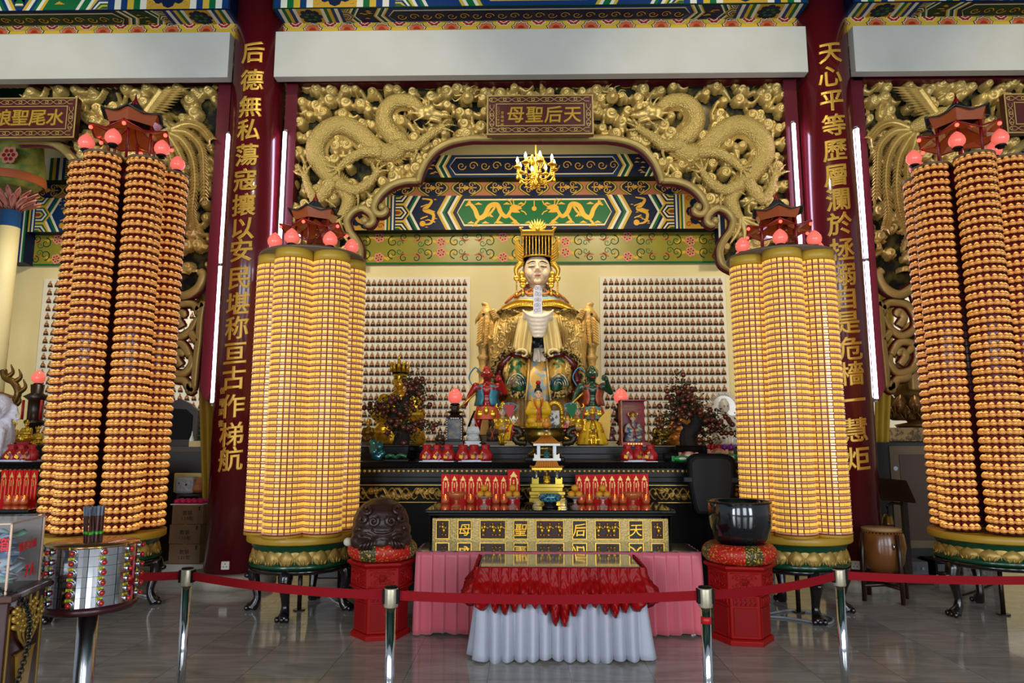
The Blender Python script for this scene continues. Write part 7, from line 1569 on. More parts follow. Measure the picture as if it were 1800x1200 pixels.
for i in range(9): mb.ell((q.uniform(-.06, .06), q.uniform(-.03, .03), .05+.03*i*.7), (.05, .04, .05))
blob('ornament_body', mb, .012, mat('ornament_blue', '#1c4a5c', .15, .3, coat=.5, var=('#2c7a6c', 14, .2)), e, 1)
p = P(697, 812, 8.45); e = empty('jade_dragon', (p.x, 8.45, zA), 'green jade ornament on a dark stand before the left bonsai pot', 'ornament'); MB().box(-.15, .15, -.07, .07, 0, .03).build('stand', BLACK, e, .008); mb = MB(); mb.tube(spline([(-.13, 0, .05), (-.07, -.02, .075), (-.01, .01, .05), (.05, -.02, .08), (.12, 0, .055)], 6), [.02, .026]*12+[.012], 8); blob('jade_carving', mb, .009, mat('jade_green', '#1c5c3a', .15, coat=.5), e, 1)
for j, (u, vt, vb, l) in enumerate(((648, 735, 783, 'small gilt statuette beside the left lamp tower on the platform'), (655, 760, 783, 'little gilt statuette left of the gold Buddha'))): seated('gilt_statuette', l, u, vt, vb, 9.5+.15*j, DRKGOLD, GLEAF, 'crown', GLEAF, None, DBRO, zbase=zP)
# chandelier
Yc = 11.0; c = P(942, 300, Yc); e = empty('chandelier', (c.x, Yc, c.z), 'small gilded chandelier with candle bulbs above the great statue', 'chandelier'); px_ = MPP(942, 300, Yc); zc = lambda v: P(942, v, Yc).z-c.z
MB().tube([(0, 0, zc(300)), (0, 0, 7.74-c.z)], .012, 8).lathe([(.012, zc(330)), (.05, zc(322)), (.02, zc(315)), (.06, zc(305)), (.03, zc(296)), (.05, zc(285)), (.02, zc(276))], 14).build('stem', GOLDB, e)
BULB = mat('candle_bulb', '#fff0d0', .3, e=28, ec='#ffe2b0')
for k in range(8):
    a = k*PI/4+.2; R = 33*px_; mb = MB(); q = lambda r, z: (r*math.cos(a), r*math.sin(a), z)
    mb.tube(spline([q(.03, zc(305)), q(R*.4, zc(318)), q(R*.85, zc(314)), q(R, zc(297))], 5), .014, 7); mb.lathe([(.01, zc(299)), (.06, zc(297)), (.065, zc(295)), (.02, zc(295)), (.02, zc(288))], 12, 0, T(R*math.cos(a), R*math.sin(a), 0))
    mb.tube(spline([q(.03, zc(290)), q(R*.35, zc(276)), q(R*.5, zc(286)), q(R*.42, zc(296))], 4), .012, 6); o = mb.build('arm', GOLDB, e)
    MB().lathe([(.014, 0), (.024, .03), (.018, .06), (.002, .10)], 10, 0, T(R*math.cos(a), R*math.sin(a), zc(288))).build('candle_bulb', BULB, o)
    d = MB()
    for i in range(5): d.ell((R*math.cos(a), R*math.sin(a), zc(300)-.035*i), (.018, .018, .018) if i < 4 else (.026, .026, .034), 0, 8, 6); d.ell((R*.55*math.cos(a+.3), R*.55*math.sin(a+.3), zc(312)-.035*i), (.016, .016, .018), 0, 7, 5)
    d.build('drops', GOLDB, o)
pointl('chandelier_light', (c.x, Yc, c.z+.25), 30, (1, .85, .6), .25)
# ================================================================ LEFT SHRINE
XL = P(72, 900, 7.12).x-1.36
altar('altar_table', 'black altar table with gold studs in the left shrine', XL-.1, 3.0, 8.3, zA, True, 9)
offering_table('black offering table in the left shrine behind the tall lamp tower', XL, 2.46)
pf2 = empty('stone_platform', (XL-.2, 9.3, 0), 'dark stone platform in the left shrine', 'platform'); MB().box(-2.0, .85, 0, 3.6, 0, zP).build('platform_block', STONE, pf2, .01)
LO = ('rightmost', 'second from the right', 'third from the right', 'fourth from the right', 'fifth from the right')
for i in range(5): slip('red and gold name slip in the left shrine, %s of its row' % LO[i], 50-i*13.2, 62.5-i*13.2, 826, 7.8, ZT, False, 'red name slips in the left shrine')
for u, l in ((15, 'leftmost of three amber oil lamps in the left shrine'), (29, 'middle one of three amber oil lamps in the left shrine'), (42, 'rightmost of three amber oil lamps in the left shrine')): oil_lamp(u, 7.6, l)['group'] = 'amber oil lamps in the left shrine'
tray('white tray of red gift bags in the left shrine', 5, 72, 806, 8.5, zA, (20, 38, 57), ('red gift bag leftmost on the tray in the left shrine', 'red gift bag in the middle of the tray in the left shrine', 'red gift bag rightmost on the tray in the left shrine'), 'red gift bags in the left shrine')
seated('gold_statuette', 'small gold statuette on a red base in the left shrine', 49, 736, 779, 9.5, GLEAF, GLEAF, 'usnisha', GLEAF, None, REDC, zbase=zP); seated('gold_statuette', 'small gold statuette on a black base in the left shrine', 26, 741, 779, 9.5, GLEAF, GLEAF, 'crown', GLEAF, None, BLACK, zbase=zP); seated('gold_statuette', 'small gold statuette beside the tall tower in the left shrine', 69, 748, 779, 9.5, GLEAF, GLEAF, 'crown', GLEAF, None, None, zbase=zP)
seated('gold_statue', 'larger gold statue cut off at the left edge of the left shrine', 4, 684, 779, 10.0, GLEAF, GLEAF, 'usnisha', GLEAF, zbase=zP, cat='statue')
def lampb(e, H):
    MB().lathe([(.12, 0), (.12, .03), (.04, .06), (.03, H*.25), (.09, H*.32), (.13, H*.36), (.13, H*.40), (.10, H*.42), (.10, H*.74), (.17, H*.80), (.08, H*.86), (.09, H)], 8).build('lamp_post', DWOOD, e)
    for s in (-1, 1): MB().tube([(s*.13, -.08, H*.42), (s*.13, -.08, H*.74)], .018, 6).build('red_tassel', REDC, e)
peach_thing('altar_lamp', 'red peach shaded lamp on a dark octagonal post in the left shrine', 69, 652, 676, 766, 10.0, zP, lampb)
p = P(18, 760, 10.3); e = empty('gilt_branch', (p.x, 10.3, zP), 'dark gilt curling dragon ornament behind the gold statues in the left shrine', 'ornament'); mb = MB(); pts = [P(u, v, 10.3)-Vector((p.x, 10.3, zP)) for u, v in ((6, 778), (14, 740), (22, 715), (32, 690), (24, 672), (10, 664), (6, 650))]; mb.tube(spline(pts, 6), .05, 8)
for i in (2, 3, 4, 5): mb.tube(spline([pts[i], pts[i]+Vector((.10, 0, .08)), pts[i]+Vector((.06, 0, .2))], 4), [.04*(1.1-j/9) for j in range(9)], 6)
mb.build('branch_carving', DRKGOLD, e); e['label'] = 'dark gilt curling ornament behind the gold statues in the left shrine'
p = P(4, 783, 8.72); e = empty('lion_figure', (p.x-.05, 8.72, zA+.002), 'white shaggy lion dog figure cut off at the left edge', 'statue'); FUR = mat('fur_white', '#dcdce4', .7, bump=('noise', 40, .6)); mb = MB(); mb.ell((0, 0, .30), (.16, .20, .26)); mb.ell((.02, -.08, .66), (.15, .16, .16)); mb.ell((.05, -.20, .62), (.08, .08, .07)); mb.ell((0, .0, .10), (.19, .24, .12))
for s in (-1, 1): cap(mb, (s*.10, -.12, .35), (s*.11, -.16, .06), .06, .055, 5); mb.ell((s*.11, -.19, .04), (.06, .08, .04))
for k in range(14):
    a = k*2*PI/14; mb.tube(spline([(.15*math.cos(a), -.04, .62+.12*math.sin(a)), (.22*math.cos(a), -.02, .58+.16*math.sin(a)), (.24*math.cos(a), -.0, .50+.18*math.sin(a))], 3), [.04, .035, .03, .02, .012, .008, .004], 6)
blob('body', mb, .014, FUR, e, 1); MB().ell((.09, -.235, .70), .022).ell((-.02, -.235, .70), .022).ell((.05, -.28, .63), .02).build('eyes_and_nose', BROW, e); MB().tube([(-.10, -.02, .78), (.0, -.05, .83), (.14, -.02, .78)], .02, 6).build('brown_band', mat('band_brown', '#7c4a20', .5), e); MB().box(-.2, .2, -.22, .2, -.0, .012).build('base', PPU, e)
# painted lotus capital post at the far left
p = P(18, 380, 11.6); e = empty('lotus_capital_post', (p.x, 11.6, 0), 'blue post with painted lotus petal capital at the far left', 'post'); zl = lambda v: P(18, v, 11.6).z; k = MPP(18, 350, 11.6)
MB().lathe([(16*k, 0), (16*k, zl(372))], 24).build('shaft', mat('shaft_blue', '#1c4a7c', .4), e); MB().lathe([(16.5*k, 0), (16.5*k, zl(500)), (16.5*k, zl(400))], 24).build('shaft_wrap', CREAM, e)
pm = MB()
for ring, (r0, r1, z0, z1) in enumerate(((14*k, 44*k, zl(368), zl(350)), (12*k, 40*k, zl(360), zl(336)))):
    for i in range(14):
        a = 2*PI*(i+.5*ring)/14; rows = []
        for j in range(6):
            t = j/5; w = .18*math.sin(PI*(.15+.8*t)); rr = lerp(r0, r1, t); rows.append([Vector((rr*math.cos(a+s*w), rr*math.sin(a+s*w), lerp(z0, z1, t**.6)-.03*abs(s))) for s in (-1, -.5, 0, .5, 1)])
        loft(pm, rows)
pm.build('lotus_petals', mat('lotus_pink', '#b8605c', .45, var=('#d89a8a', 5, .2)), e).modifiers.new('t', 'SOLIDIFY').thickness = .015
MB().lathe([(30*k, zl(333)), (46*k, zl(322)), (48*k, zl(300)), (42*k, zl(272)), (40*k, zl(255))], 28).build('painted_bud', mat('bud_green', '#5c7c3c', .45, var=('#a8a04c', 8, .2)), e); MB().lathe([(47*k, zl(326)), (49.5*k, zl(318)), (48.5*k, zl(312))], 28, cap=False).build('orange_band', PORANGE, e); MB().box(-.25, .25, -.25, .25, zl(256), 7.74).build('upper_post', DGREEN, e)
pt = Paint((0, -49*k, zl(292)), (1, 0, 0), (0, 0, 1), (0, -1, 0), .004)
for i in range(6): a = PI*i/3; pt.disc(.24+.09*math.cos(a), .09*math.sin(a), .07, iK, 1, 8); pt.disc(.24+.08*math.cos(a), .08*math.sin(a), .035, iC, 2, 8)
o = pt.build('painted_flower', e)
# ---- behind the left column: curtain, cabinet, cartons
YC = 9.6; CUR = mat('curtain_yellow', '#b8982c', .6, var=('#a08422', 4, .3))
def curtain(label, tops, bots, Y, folds):
    e = empty('curtain', (0, 0, 0), label, 'curtain'); drape_obj('curtain_cloth', e, CUR, [P(*t, Y) for t in tops], [P(*t, Y) for t in bots], folds, .03, cols=40); return e
curtain('yellow curtain drawn back beside the left red column', [(340, 330), (360, 330), (385, 330)], [(362, 1000), (369, 1001), (377, 1002)], 9.35, 2.5)
curtain('yellow curtain drawn back beside the right red column', [(1545, 330), (1560, 330), (1578, 330)], [(1532, 1012), (1542, 1012), (1552, 1012)], 10.13, 2.5)
a, b = P(268, 790, 9.9), P(362, 780, 9.9); e = empty('side_cabinet', ((a.x+b.x)/2, 9.9, 0), 'dark low cabinet behind the carton boxes', 'cabinet'); w = (b.x-a.x)/2+.1; MB().box(-w, w, 0, .8, 0, zP-.09).build('body', mat('cabinet_dark', '#241a14', .4), e); MB().box(-w-.03, w+.03, -.04, .84, zP-.09, zP-.02).build('cabinet_top', mat('cabinet_top_brown', '#3c2c20', .35), e)
x, z, h = span(326, 690, 773, 10.3); e = empty('carved_chair', (x, 10.3, zP-.02), 'dark carved back panel standing on the cabinet behind the left tower', 'panel'); MB().prism([(-.25, 0), (.22, 0), (.22, h*.75), (.1, h*.9), (-.05, h), (-.25, h*.92)], -.04, .04).build('panel_board', DWOOD, e); MB().prism([(-.18, .1), (.15, .1), (.15, h*.65), (.05, h*.78), (-.18, h*.8)], -.055, -.038).build('inner_panel', BLACKM, e); MB().lathe([(.10, 0), (.11, .05), (.05, .12), (.035, h*.5), (.08, h*.8), (.06, h)], 14, 0, T(-.32, 0, 0)).build('dark_vase', DBRO, e)
x = P(354, 778, 10.0).x; e = empty('tiered_ornament', (x, 10.0, zP-.02), 'small dark tiered pagoda ornament on a pale base behind the left column', 'ornament'); MB().box(-.13, .13, -.1, .1, 0, .08).build('base', CREAMST, e); mb = MB()
for i in range(9): mb.lathe([(.10-.008*i, .08+i*.065), (.05, .10+i*.065), (.05, .145+i*.065)], 12)
mb.build('tiers', mat('tier_green', '#2c3424', .4), e); o = MB().lathe([(.03, 0), (.035, .1), (.012, .16), (.003, .22)], 10).build('white_cone', PORC); o.location = (P(337, 778, 10.0).x, 10.0, zP-.02); tag(o, 'small white cone on the cabinet behind the left tower', 'ornament')
BOXC = mat('cardboard', '#7a5f42', .7, var=('#6e543a', 4, .3)); CART = ('topmost brown carton', 'middle brown carton', 'lowest brown carton')
xb0, xb1 = P(305, 940, 9.2).x, P(359, 940, 9.2).x; hb = (P(330, 886, 9.2).z-P(330, 988, 9.2).z)/3; zb0 = P(330, 988, 9.2).z
o = MB().box(P(285, 995, 9.2).x, P(366, 995, 9.2).x, 9.05, 9.48, 0, zb0).build('low_white_plinth', mat('plinth_white', '#a8a49a', .5)); tag(o, 'low white plinth under the brown cartons', 'plinth')
for i in range(3):
    e = empty('carton', ((xb0+xb1)/2+(.012, -.008, .0)[i], 9.2, zb0+(2-i)*hb), CART[i]+' of the stack beside the left red column', 'carton', 'brown cartons beside the left column'); w = (xb1-xb0)/2; MB().box(-w, w, -.10, .26, 0, hb-.002).build('box_body', BOXC, e, .006)
    mb = MB(); put_line(mb, '散裝', T(0, -.101, hb*.60), .062, .01, .006); put_line(mb, '120粒', T(0, -.101, hb*.32), .055, .01, .006); mb.build('print', BROW, e, fix=False); MB().prism([(w*.72, hb*.72), (w*.80, hb*.72), (w*.80, hb*.86), (w*.84, hb*.86), (w*.76, hb*.95), (w*.68, hb*.86), (w*.72, hb*.86)], -.102, -.1).build('arrow_mark', BROW, e)
    MB().box(-.02, .02, -.101, .261, hb-.004, hb).build('tape', mat('tape_tan', '#a08460', .3), e)
zt = zb0+3*hb; x = (xb0+xb1)/2
e = empty('egg_tray', (x, 9.2, zt), 'tray of bright pink buns on top of the cartons', 'tray'); MB().box(-.22, .20, -.09, .25, 0, .012).build('tray_body', PORC, e); PK = mat('bun_pink', '#d81c6c', .45)
for i in range(5):
    for j in range(2):
        o = MB().ell((0, 0, .03), (.038, .05, .03), 0, 12, 8).build('pink_bun', PK); o.location = (x-.16+i*.078, 9.16+j*.13, zt+.012); tag(o, 'bright pink bun on the tray on the cartons, %s of the %s row' % (('leftmost', 'second', 'middle', 'fourth', 'rightmost')[i], ('front', 'back')[j]), 'bun', 'pink buns on the tray')
zs = P(330, 868, 9.5).z; e = empty('shelf_board', (x, 9.5, 0), 'dark shelf behind the pink buns carrying wrapped parcels', 'shelf'); MB().box(-.34, .30, -.0, .35, zs-.03, zs).build('shelf_top', DWOOD, e); MB().box(-.34, -.30, 0, .35, 0, zs-.03).build('leg', DWOOD, e); MB().box(.26, .30, 0, .35, 0, zs-.03).build('leg', DWOOD, e)
xp = P(324, 850, 9.55).x; e = empty('wrapped_parcel', (xp, 9.6, zs), 'silver grey plastic wrapped parcel above the cartons', 'parcel'); MB().box(-.13, .13, -.06, .12, 0, .22).build('parcel_body', mat('plastic_grey', '#8a8a8c', .25, bump=('noise', 18, .8)), e, .03); MB().ell((.03, -.062, .12), (.012, .006, .012)).ell((-.07, -.062, .14), (.01, .006, .01)).build('knobs', BLACKM, e)
xp = P(354, 845, 9.55).x; e = empty('orange_bag', (xp, 9.62, zs), 'crumpled orange paper bag above the cartons', 'bag'); mb = MB(); mb.ell((0, 0, .13), (.13, .08, .09)); mb.ell((.05, 0, .17), (.08, .07, .06)); mb.ell((-.05, -.02, .06), (.10, .08, .06)); blob('bag_body', mb, .018, mat('paper_orange', '#a8683a', .5, bump=('noise', 14, .9)), e, 1)
xp = P(332, 836, 9.75).x; e = empty('white_box', (xp, 9.78, zs), 'cream box lid behind the wrapped parcel', 'box'); MB().box(-.22, .18, 0, .06, 0, .26).build('box_body', CREAMST, e, .01)
def socket(u, v, label, col_x, z=None):
    w = P(u, v, 8.8-COLR); a = math.asin((w.x-col_x)/COLR); e = empty('wall_socket', (col_x+COLR*math.sin(a)*1.02, 8.8-COLR*math.cos(a)*1.02, w.z), label, 'socket', None, a); e.scale = (.85,)*3; MB().box(-.055, .055, -.035, .01, -.055, .055).build('socket_plate', mat('socket_white', '#c9c5b8', .4), e, .008); m = MB()
    for dx, dz in ((0, .022), (-.02, -.016), (.02, -.016)): m.box(dx-.005, dx+.005, -.037, -.03, dz-.008, dz+.008)
    m.build('pin_holes', BLACKM, e); return e
socket(397, 993, 'white wall socket low on the left red column', COLX[0]); socket(1505, 993, 'left white wall socket low on the right red column', COLX[1]); socket(1519, 993, 'right white wall socket low on the right red column', COLX[1])
# ================================================================ RIGHT SIDE
a, b = P(1545, 985, 9.7), P(1655, 985, 9.7); xm, w = (a.x+b.x)/2, (b.x-a.x)/2+.15; z1 = P(1600, 777, 9.7).z
e = empty('metal_cabinet', (xm+.15, 9.7, 0), 'tall dark metal cabinet with a brown glass door behind the drum', 'cabinet'); MB().box(-w-.15, w, 0, .34, 0, z1).build('cabinet_body', mat('cabinet_grey', '#262522', .4), e, .008); xf = P(1570, 880, 9.68).x-xm-.15
MB().box(xf, w-.02, -.02, 0, .30, z1-.05).build('door_frame', mat('frame_tan', '#6c5a40', .4), e); MB().box(xf+.12, w-.06, -.03, -.018, .40, z1-.16).build('door_glass', mat('door_brown_glass', '#4c3422', .12, coat=.6), e); MB().lathe([(.03, 0), (.03, .01)], 14, 0, T(xf+.06, -.02, P(1577, 823, 9.68).z) @ RX(PI/2)).build('door_lock', STEEL, e)
e = empty('lotus_throne', (P(1605, 740, 10.6).x+.1, 10.6, 0), 'gilded lotus throne with a golden robe edge in the right shrine', 'statue'); zq = lambda v: P(1605, v, 10.6).z; LTG = mat('throne_gold', '#8a6430', .35, .4, var=('#5c3c1c', 6, .3))
MB().box(-1.0, .8, -.3, 1.2, 0, zq(775)).build('table', STONE, e); MB().box(-1.0, .8, -.32, -.30, zq(775), zq(752)).build('brocade_front', mat('brocade_brown', '#5c4428', .5, var=('#a08048', 20, .06)), e); MB().box(-1.0, .8, -.30, 1.2, zq(775), zq(752)).build('table_riser', STONE, e); MB().lathe([(.30, zq(752)), (.34, zq(746)), (.16, zq(742)), (.20, zq(736))], 24).build('throne_foot', LTG, e)
pm = MB(); petals(.30, zq(738), zq(708), 12, 0, pm, .16, .3); petals(.36, zq(728), zq(694), 12, 0, pm, .14, .8); pm.build('lotus_petals', LTG, e); mb = MB()
for i in range(9): mb.tube(spline([(-.10+.03*i, -.20, zq(632)), (-.22+.05*i, -.28, zq(655)), (-.24+.06*i, -.3, zq(690))], 5), .045, 7)
mb.ell((.05, .05, zq(670)), (.42, .30, .42)); mb.ell((.05, .05, zq(620)), (.30, .25, .5)); blob('robe', mb, .03, mat('robe_dull_gold', '#a07c44', .4, .3, var=('#7c5628', 5, .3)), e, 1)
c = P(1551, 960, 8.0); e = empty('drum', (c.x, 8.0, 0), 'brown barrel drum on a dark wooden stand beside the right column', 'drum'); zq = lambda v: P(1551, v, 8.0).z; k = MPP(1551, 960, 8.0)*.93
MB().lathe([(28*k, zq(1003)), (36*k, zq(985)), (41*k, zq(960)), (38*k, zq(938)), (34*k, zq(930))], 32).build('drum_shell', mat('drum_brown', '#5a3418', .3, coat=.3, var=('#7c4a20', 4, .3)), e); MB().lathe([(34.5*k, zq(931)), (34.5*k, zq(927)), (2*k, zq(926.5))], 32).build('drum_skin', mat('drum_skin', '#a08458', .6), e); m = MB()
for i in range(36): a = 2*PI*i/36; m.ell((35.2*k*math.cos(a), 35.2*k*math.sin(a), zq(934)), .010, 0, 6, 4)
m.build('drum_nails', BLACKM, e); m = MB(); m.tube([(0, -41*k, zq(950)), (0, -43.5*k, zq(955)), (0, -41*k, zq(960))], .012, 6); m.build('ring_handle', STEEL, e)
for i in range(4):
    a = rad(12)+i*PI/2-PI/2; q = lambda r, z: (r*k*math.cos(a), r*k*math.sin(a), z); MB().tube([q(45, 0), q(44, zq(975)), q(42, zq(935))], .026, 4).build('leg', DWOOD, e)
for i in range(2): a = rad(12)+i*PI/2; MB().tube([(44*k*math.cos(a), 44*k*math.sin(a), .16), (-44*k*math.cos(a), -44*k*math.sin(a), .16)], .022, 4).build('cross_bar', DWOOD, e)
MB().lathe([(30*k, zq(1006)), (30*k, zq(1003))], 24).build('drum_rest', DWOOD, e)
c = P(1590, 900, 8.95); e = empty('bell_stand', (c.x, 8.95, 0), 'dark wooden music stand post with tilted top behind the drum', 'stand'); zq = lambda v: P(1590, v, 8.95).z; k = MPP(1590, 900, 8.95)
MB().box(-.03, .03, -.03, .03, .04, zq(865)).build('post', DWOOD, e); MB().box(-.2, .2, -.16, .16, 0, .04).build('foot', DWOOD, e); MB().box(-.27, .18, -.012, .012, -.19, .19, 0, T(-.10, -.02, zq(861)) @ RX(rad(-50)) @ RY(rad(8))).build('tilted_top', DWOOD, e, .006); MB().tube(spline([(0, 0, zq(886)), (-20*k, 0, zq(884)), (-31*k, 0, zq(890))], 4), .018, 6).build('bell_arm', DWOOD, e)
xb = c.x-30*k; o = empty('hand_bell', (xb, 8.95, zq(922)), 'small brass bell hanging from the dark stand', 'bell'); MB().lathe([(.075, 0), (.066, .02), (.055, .09), (.035, .125), (.008, .13)], 20).build('bell_body', mat('bell_brass', '#8a6c34', .3, .8), o); MB().tube([(0, 0, .13), (.01, 0, .17), (0, 0, zq(890)-zq(922))], .008, 6).build('hook', BLACKM, o)
def gear(u, v0, v1, Y, w, label, m_):
    p = P(u, v1, Y); z1, z0 = P(u, v0, Y).z, max(0, P(u, v1, Y).z); e = empty('audio_unit', (p.x, Y, z0), label, 'audio unit'); MB().box(-w/2, w/2, 0, .35, 0, z1-z0).build('case', m_, e, .006); MB().box(-w*.42, w*.2, -.006, .0, (z1-z0)*.25, (z1-z0)*.75).build('front_panel', mat('panel_grey', '#4c4c50', .3), e); MB().lathe([(.018, 0), (.018, .02)], 12, 0, T(w*.35, 0, (z1-z0)*.5) @ RX(PI/2)).build('dial', STEEL, e); return e
gear(1618, 1010, 1042, 9.35, .62, 'black amplifier on the floor below the metal cabinet', BLACKM); gear(1598, 987, 1010, 9.35, .50, 'thin silver grey player stacked on the black amplifier', mat('gear_grey', '#5c5c60', .35)); gear(1668, 985, 1010, 9.32, .32, 'black receiver beside the silver player', BLACKM)
o = MB().box(-.18, .18, 0, .3, 0, .36).build('paper_box', mat('carton_grey_print', '#6c6660', .6, var=('#4c4844', 30, .1))); pq = P(1722, 1045, 9.3); o.location = (pq.x, 9.3, 0); tag(o, 'grey printed box behind the right tall tower legs', 'box')
# cables on the floor
def cable(label, uv, m_, r=.011):
    pts = []
    for u, v in uv:
        d = RC @ Vector(((u-900)/FPX, (600-v)/FPX, -1)); t = -(CAM_H-r*1.05)/d.z; pts.append((d.x*t, d.y*t, r*1.05))
    tag(MB().tube(spline(pts, 6), r, 8).build('cable', m_), label, 'cable')
CG = mat('cable_grey', '#8a8c90', .4); cable('grey cable on the floor behind the right pedestal', [(1350, 1078), (1390, 1072), (1430, 1076), (1462, 1085), (1458, 1095), (1425, 1092), (1380, 1085), (1345, 1083)], CG); cable('white cable on the floor under the left wide tower', [(570, 1040), (590, 1058), (615, 1064), (640, 1060)], mat('cable_white', '#c8c8c8', .4)); cable('dark cable on the floor behind the right tall tower', [(1690, 1046), (1710, 1040), (1735, 1030), (1745, 1026)], BLACKM); cable('white cable on the floor beside the left tall tower', [(240, 1043), (262, 1047), (276, 1038)], mat('cable_white', '#c8c8c8'))
# ================================================================ NEAR LEFT: FORTUNE STICK DRUM AND DONATION BOX
YD = 3.58; c = P(160, 1020, YD); ztd, zbd = P(160, 951, YD-.0).z, P(160, 1075, YD-.24).z; R = .200
e = empty('fortune_drum', (c.x, YD, 0), 'polished steel fortune stick drum with red knobs on a steel pole', 'fortune stick drum'); NR, NC = 6, 10; hh = (ztd-zbd)/NR
MB().lathe([(.18, 0), (.18, .015), (.05, .03)], 32).build('base', STEEL, e); MB().tube([(0, 0, .03), (0, 0, zbd-.03)], .045, 24).build('pole', STEEL, e); MB().lathe([(R+.005, zbd-.035), (R+.012, zbd-.02), (R+.005, zbd)], 40).build('bottom_plate', mat('drum_plate_maroon', '#3a1418', .3), e); MB().lathe([(R-.012, zbd), (R-.012, ztd-.004)], 48).build('inner_core', BLACKM, e)
MB().lathe([(R+.004, ztd-.012), (R+.004, ztd), (.05, ztd+.002)], 48).build('top_plate', mat('copper_steel', '#c08a5c', .18, .9), e); KN = mat('knob_red', '#b01812', .2, coat=.5); TG = mat('tag_yellow', '#c8b81c', .5); dm = km = rm = None; cam_a = math.atan2(-c.x, YD); tags = {}
for cc in range(NC):
    for r_ in range(NR):
        n = cc*NR+r_+1; a = cam_a+rad(13)+(cc-5)*2*PI/NC; z = ztd-(r_+.5)*hh
        if dm is None:
            m = MB(); w = PI/NC*.975; vs, fs = [], []
            for i in range(7):
                q = lerp(-w, w, i/6)
                for rr in (R-.01, R): vs += [(rr*math.sin(q), -rr*math.cos(q), -hh*.485), (rr*math.sin(q), -rr*math.cos(q), hh*.485)]
            for i in range(6): k = i*4; fs += [(k+2, k+3, k+7, k+6), (k+3, k+1, k+5, k+7), (k, k+2, k+6, k+4)]
            fs += [(0, 1, 3, 2), (24, 26, 27, 25)]; m.add(vs, fs); d = m.build('drawer', CHROME, e); dm = d.data
            m = MB(); m.ell((0, -R-.020, -.004), (.012, .010, .012), 0, 12, 8); k_ = m.build('knob', KN, d); km = k_.data
            m = MB(); m.lathe([(.017, 0), (.017, .006), (.013, .012), (.011, .012)], 14, 0, T(0, -R+.001, -.004) @ RX(PI/2)); g_ = m.build('knob_ring', STEEL, d); rm = g_.data
        else:
            d = link('drawer', dm, e); link('knob', km, d); link('knob_ring', rm, d)
        d.location = (0, 0, z); d.rotation_euler = (0, 0, a); t_ = MB(); t_.box(-.022, .006, -R-.003, -R+.001, hh*.20, hh*.46, 0)
        if 1 <= cc <= 8:
            for i, chd in enumerate(str(n)):
                vs, fs = glyph(chd, .02, .0); t_.add([Vector((v.x*.016+.004-.014+i*.008, -R-.0034+v.y*.01, v.z*.016+hh*.33)) for v in vs], fs, 1)
        t_.build('number_tag', [TG, BROW], d, fix=False)
sp = None; q = np.random.RandomState(4)
for i in range(38):
    a, rr = q.uniform(0, 2*PI), .048*math.sqrt(q.uniform(0, 1)); tx, ty = q.normal(0, .05), q.normal(0, .05); L = q.uniform(.155, .19)
    if sp is None:
        m = MB(); m.box(-.0035, .0035, -.0025, .0025, 0, .035, 0).box(-.0036, .0036, -.0026, .0026, .035, .048, 1).box(-.0035, .0035, -.0025, .0025, .048, .125, 0).box(-.0036, .0036, -.0026, .0026, .125, .17, 2); sp = m.build('fortune_stick', [mat('stick_brown', '#4a241c', .5), mat('stick_green', '#3cb82c', .5), mat('stick_grey_tip', '#5c6470', .5)]); o = sp
    else: o = sp.copy(); COL.objects.link(o)
    o.location = (c.x+rr*math.cos(a)*1.0, YD+rr*math.sin(a), ztd+.002); o.rotation_euler = (ty+rr*math.sin(a)*1.2, tx+rr*math.cos(a)*1.6, q.uniform(0, 3)); tag(o, 'brown wooden fortune stick with green band standing on the steel drum', 'fortune stick', 'fortune sticks on the steel drum')
# donation box
YB_ = 3.0; zt, zb = P(22, 920, YB_).z, P(22, 1046, YB_).z; xr = P(22, 980, YB_).x; rot = rad(13); e = empty('donation_chest', (xr, YB_, 0), 'dark red wooden donation chest with gold flower vase carving and chain', 'donation box', None, rot); CH = mat('chest_red', '#3a1210', .35, coat=.2, var=('#2c0d0b', 8, .3)); W_, D_ = .55, .36
MB().box(-W_, .0, 0, D_, .06, zb-.03).build('chest_body', CH, e, .006); MB().box(-W_-.02, .02, -.02, D_+.02, zb-.03, zb).build('chest_lid', mat('lid_brown', '#3c2014', .3, var=('#4c2a1a', 6, .3)), e, .006); MB().box(-W_-.01, .01, -.01, D_+.01, 0, .06).build('foot', CH, e)
def vase_relief(mb, M):
    mb.prism([(-.05, 0), (.05, 0), (.035, .02), (.06, .14), (.075, .15), (-.075, .15), (-.06, .14), (-.035, .02)], -.012, 0, 0, M); q = np.random.RandomState(2)
    for i in range(7): a = lerp(-1.0, 1.0, i/6); r = .10+.07*(1-a*a); mb.tube([M @ Vector((0, -.008, .15)), M @ Vector((a*r*.6, -.01, .20)), M @ Vector((a*r, -.01, .17+r))], .005, 5); c_ = Vector((a*r, -.012, .18+r))
    for i in range(16): a = q.uniform(-1.2, 1.2); r = q.uniform(.06, .17); c_ = Vector((r*math.sin(a), -.010, .18+r*math.cos(a))); [mb.ell(M @ (c_+Vector((.018*math.cos(t), 0, .018*math.sin(t)))), .011, 0, 6, 4) for t in (0, 1.26, 2.5, 3.8, 5.0)]; mb.ell(M @ (c_+Vector((0, -.008, 0))), .009, 0, 6, 4)
    mb.tube([M @ Vector((x, -.006, z)) for x, z in ((-.06, -.02), (-.08, -.05), (-.04, -.07), (0, -.045), (.04, -.07), (.08, -.05), (.06, -.02))], .009, 5); mb.box(-.07, .07, -.01, 0, -.025, -.01, 0, M)
    for s in (-1, 1): mb.tube([M @ Vector((s*(.03+.03*math.cos(i*.5)*(1-i/14)), -.006, -.11+.03*math.sin(i*.5)*(1-i/14))) for i in range(12)], .007, 5)
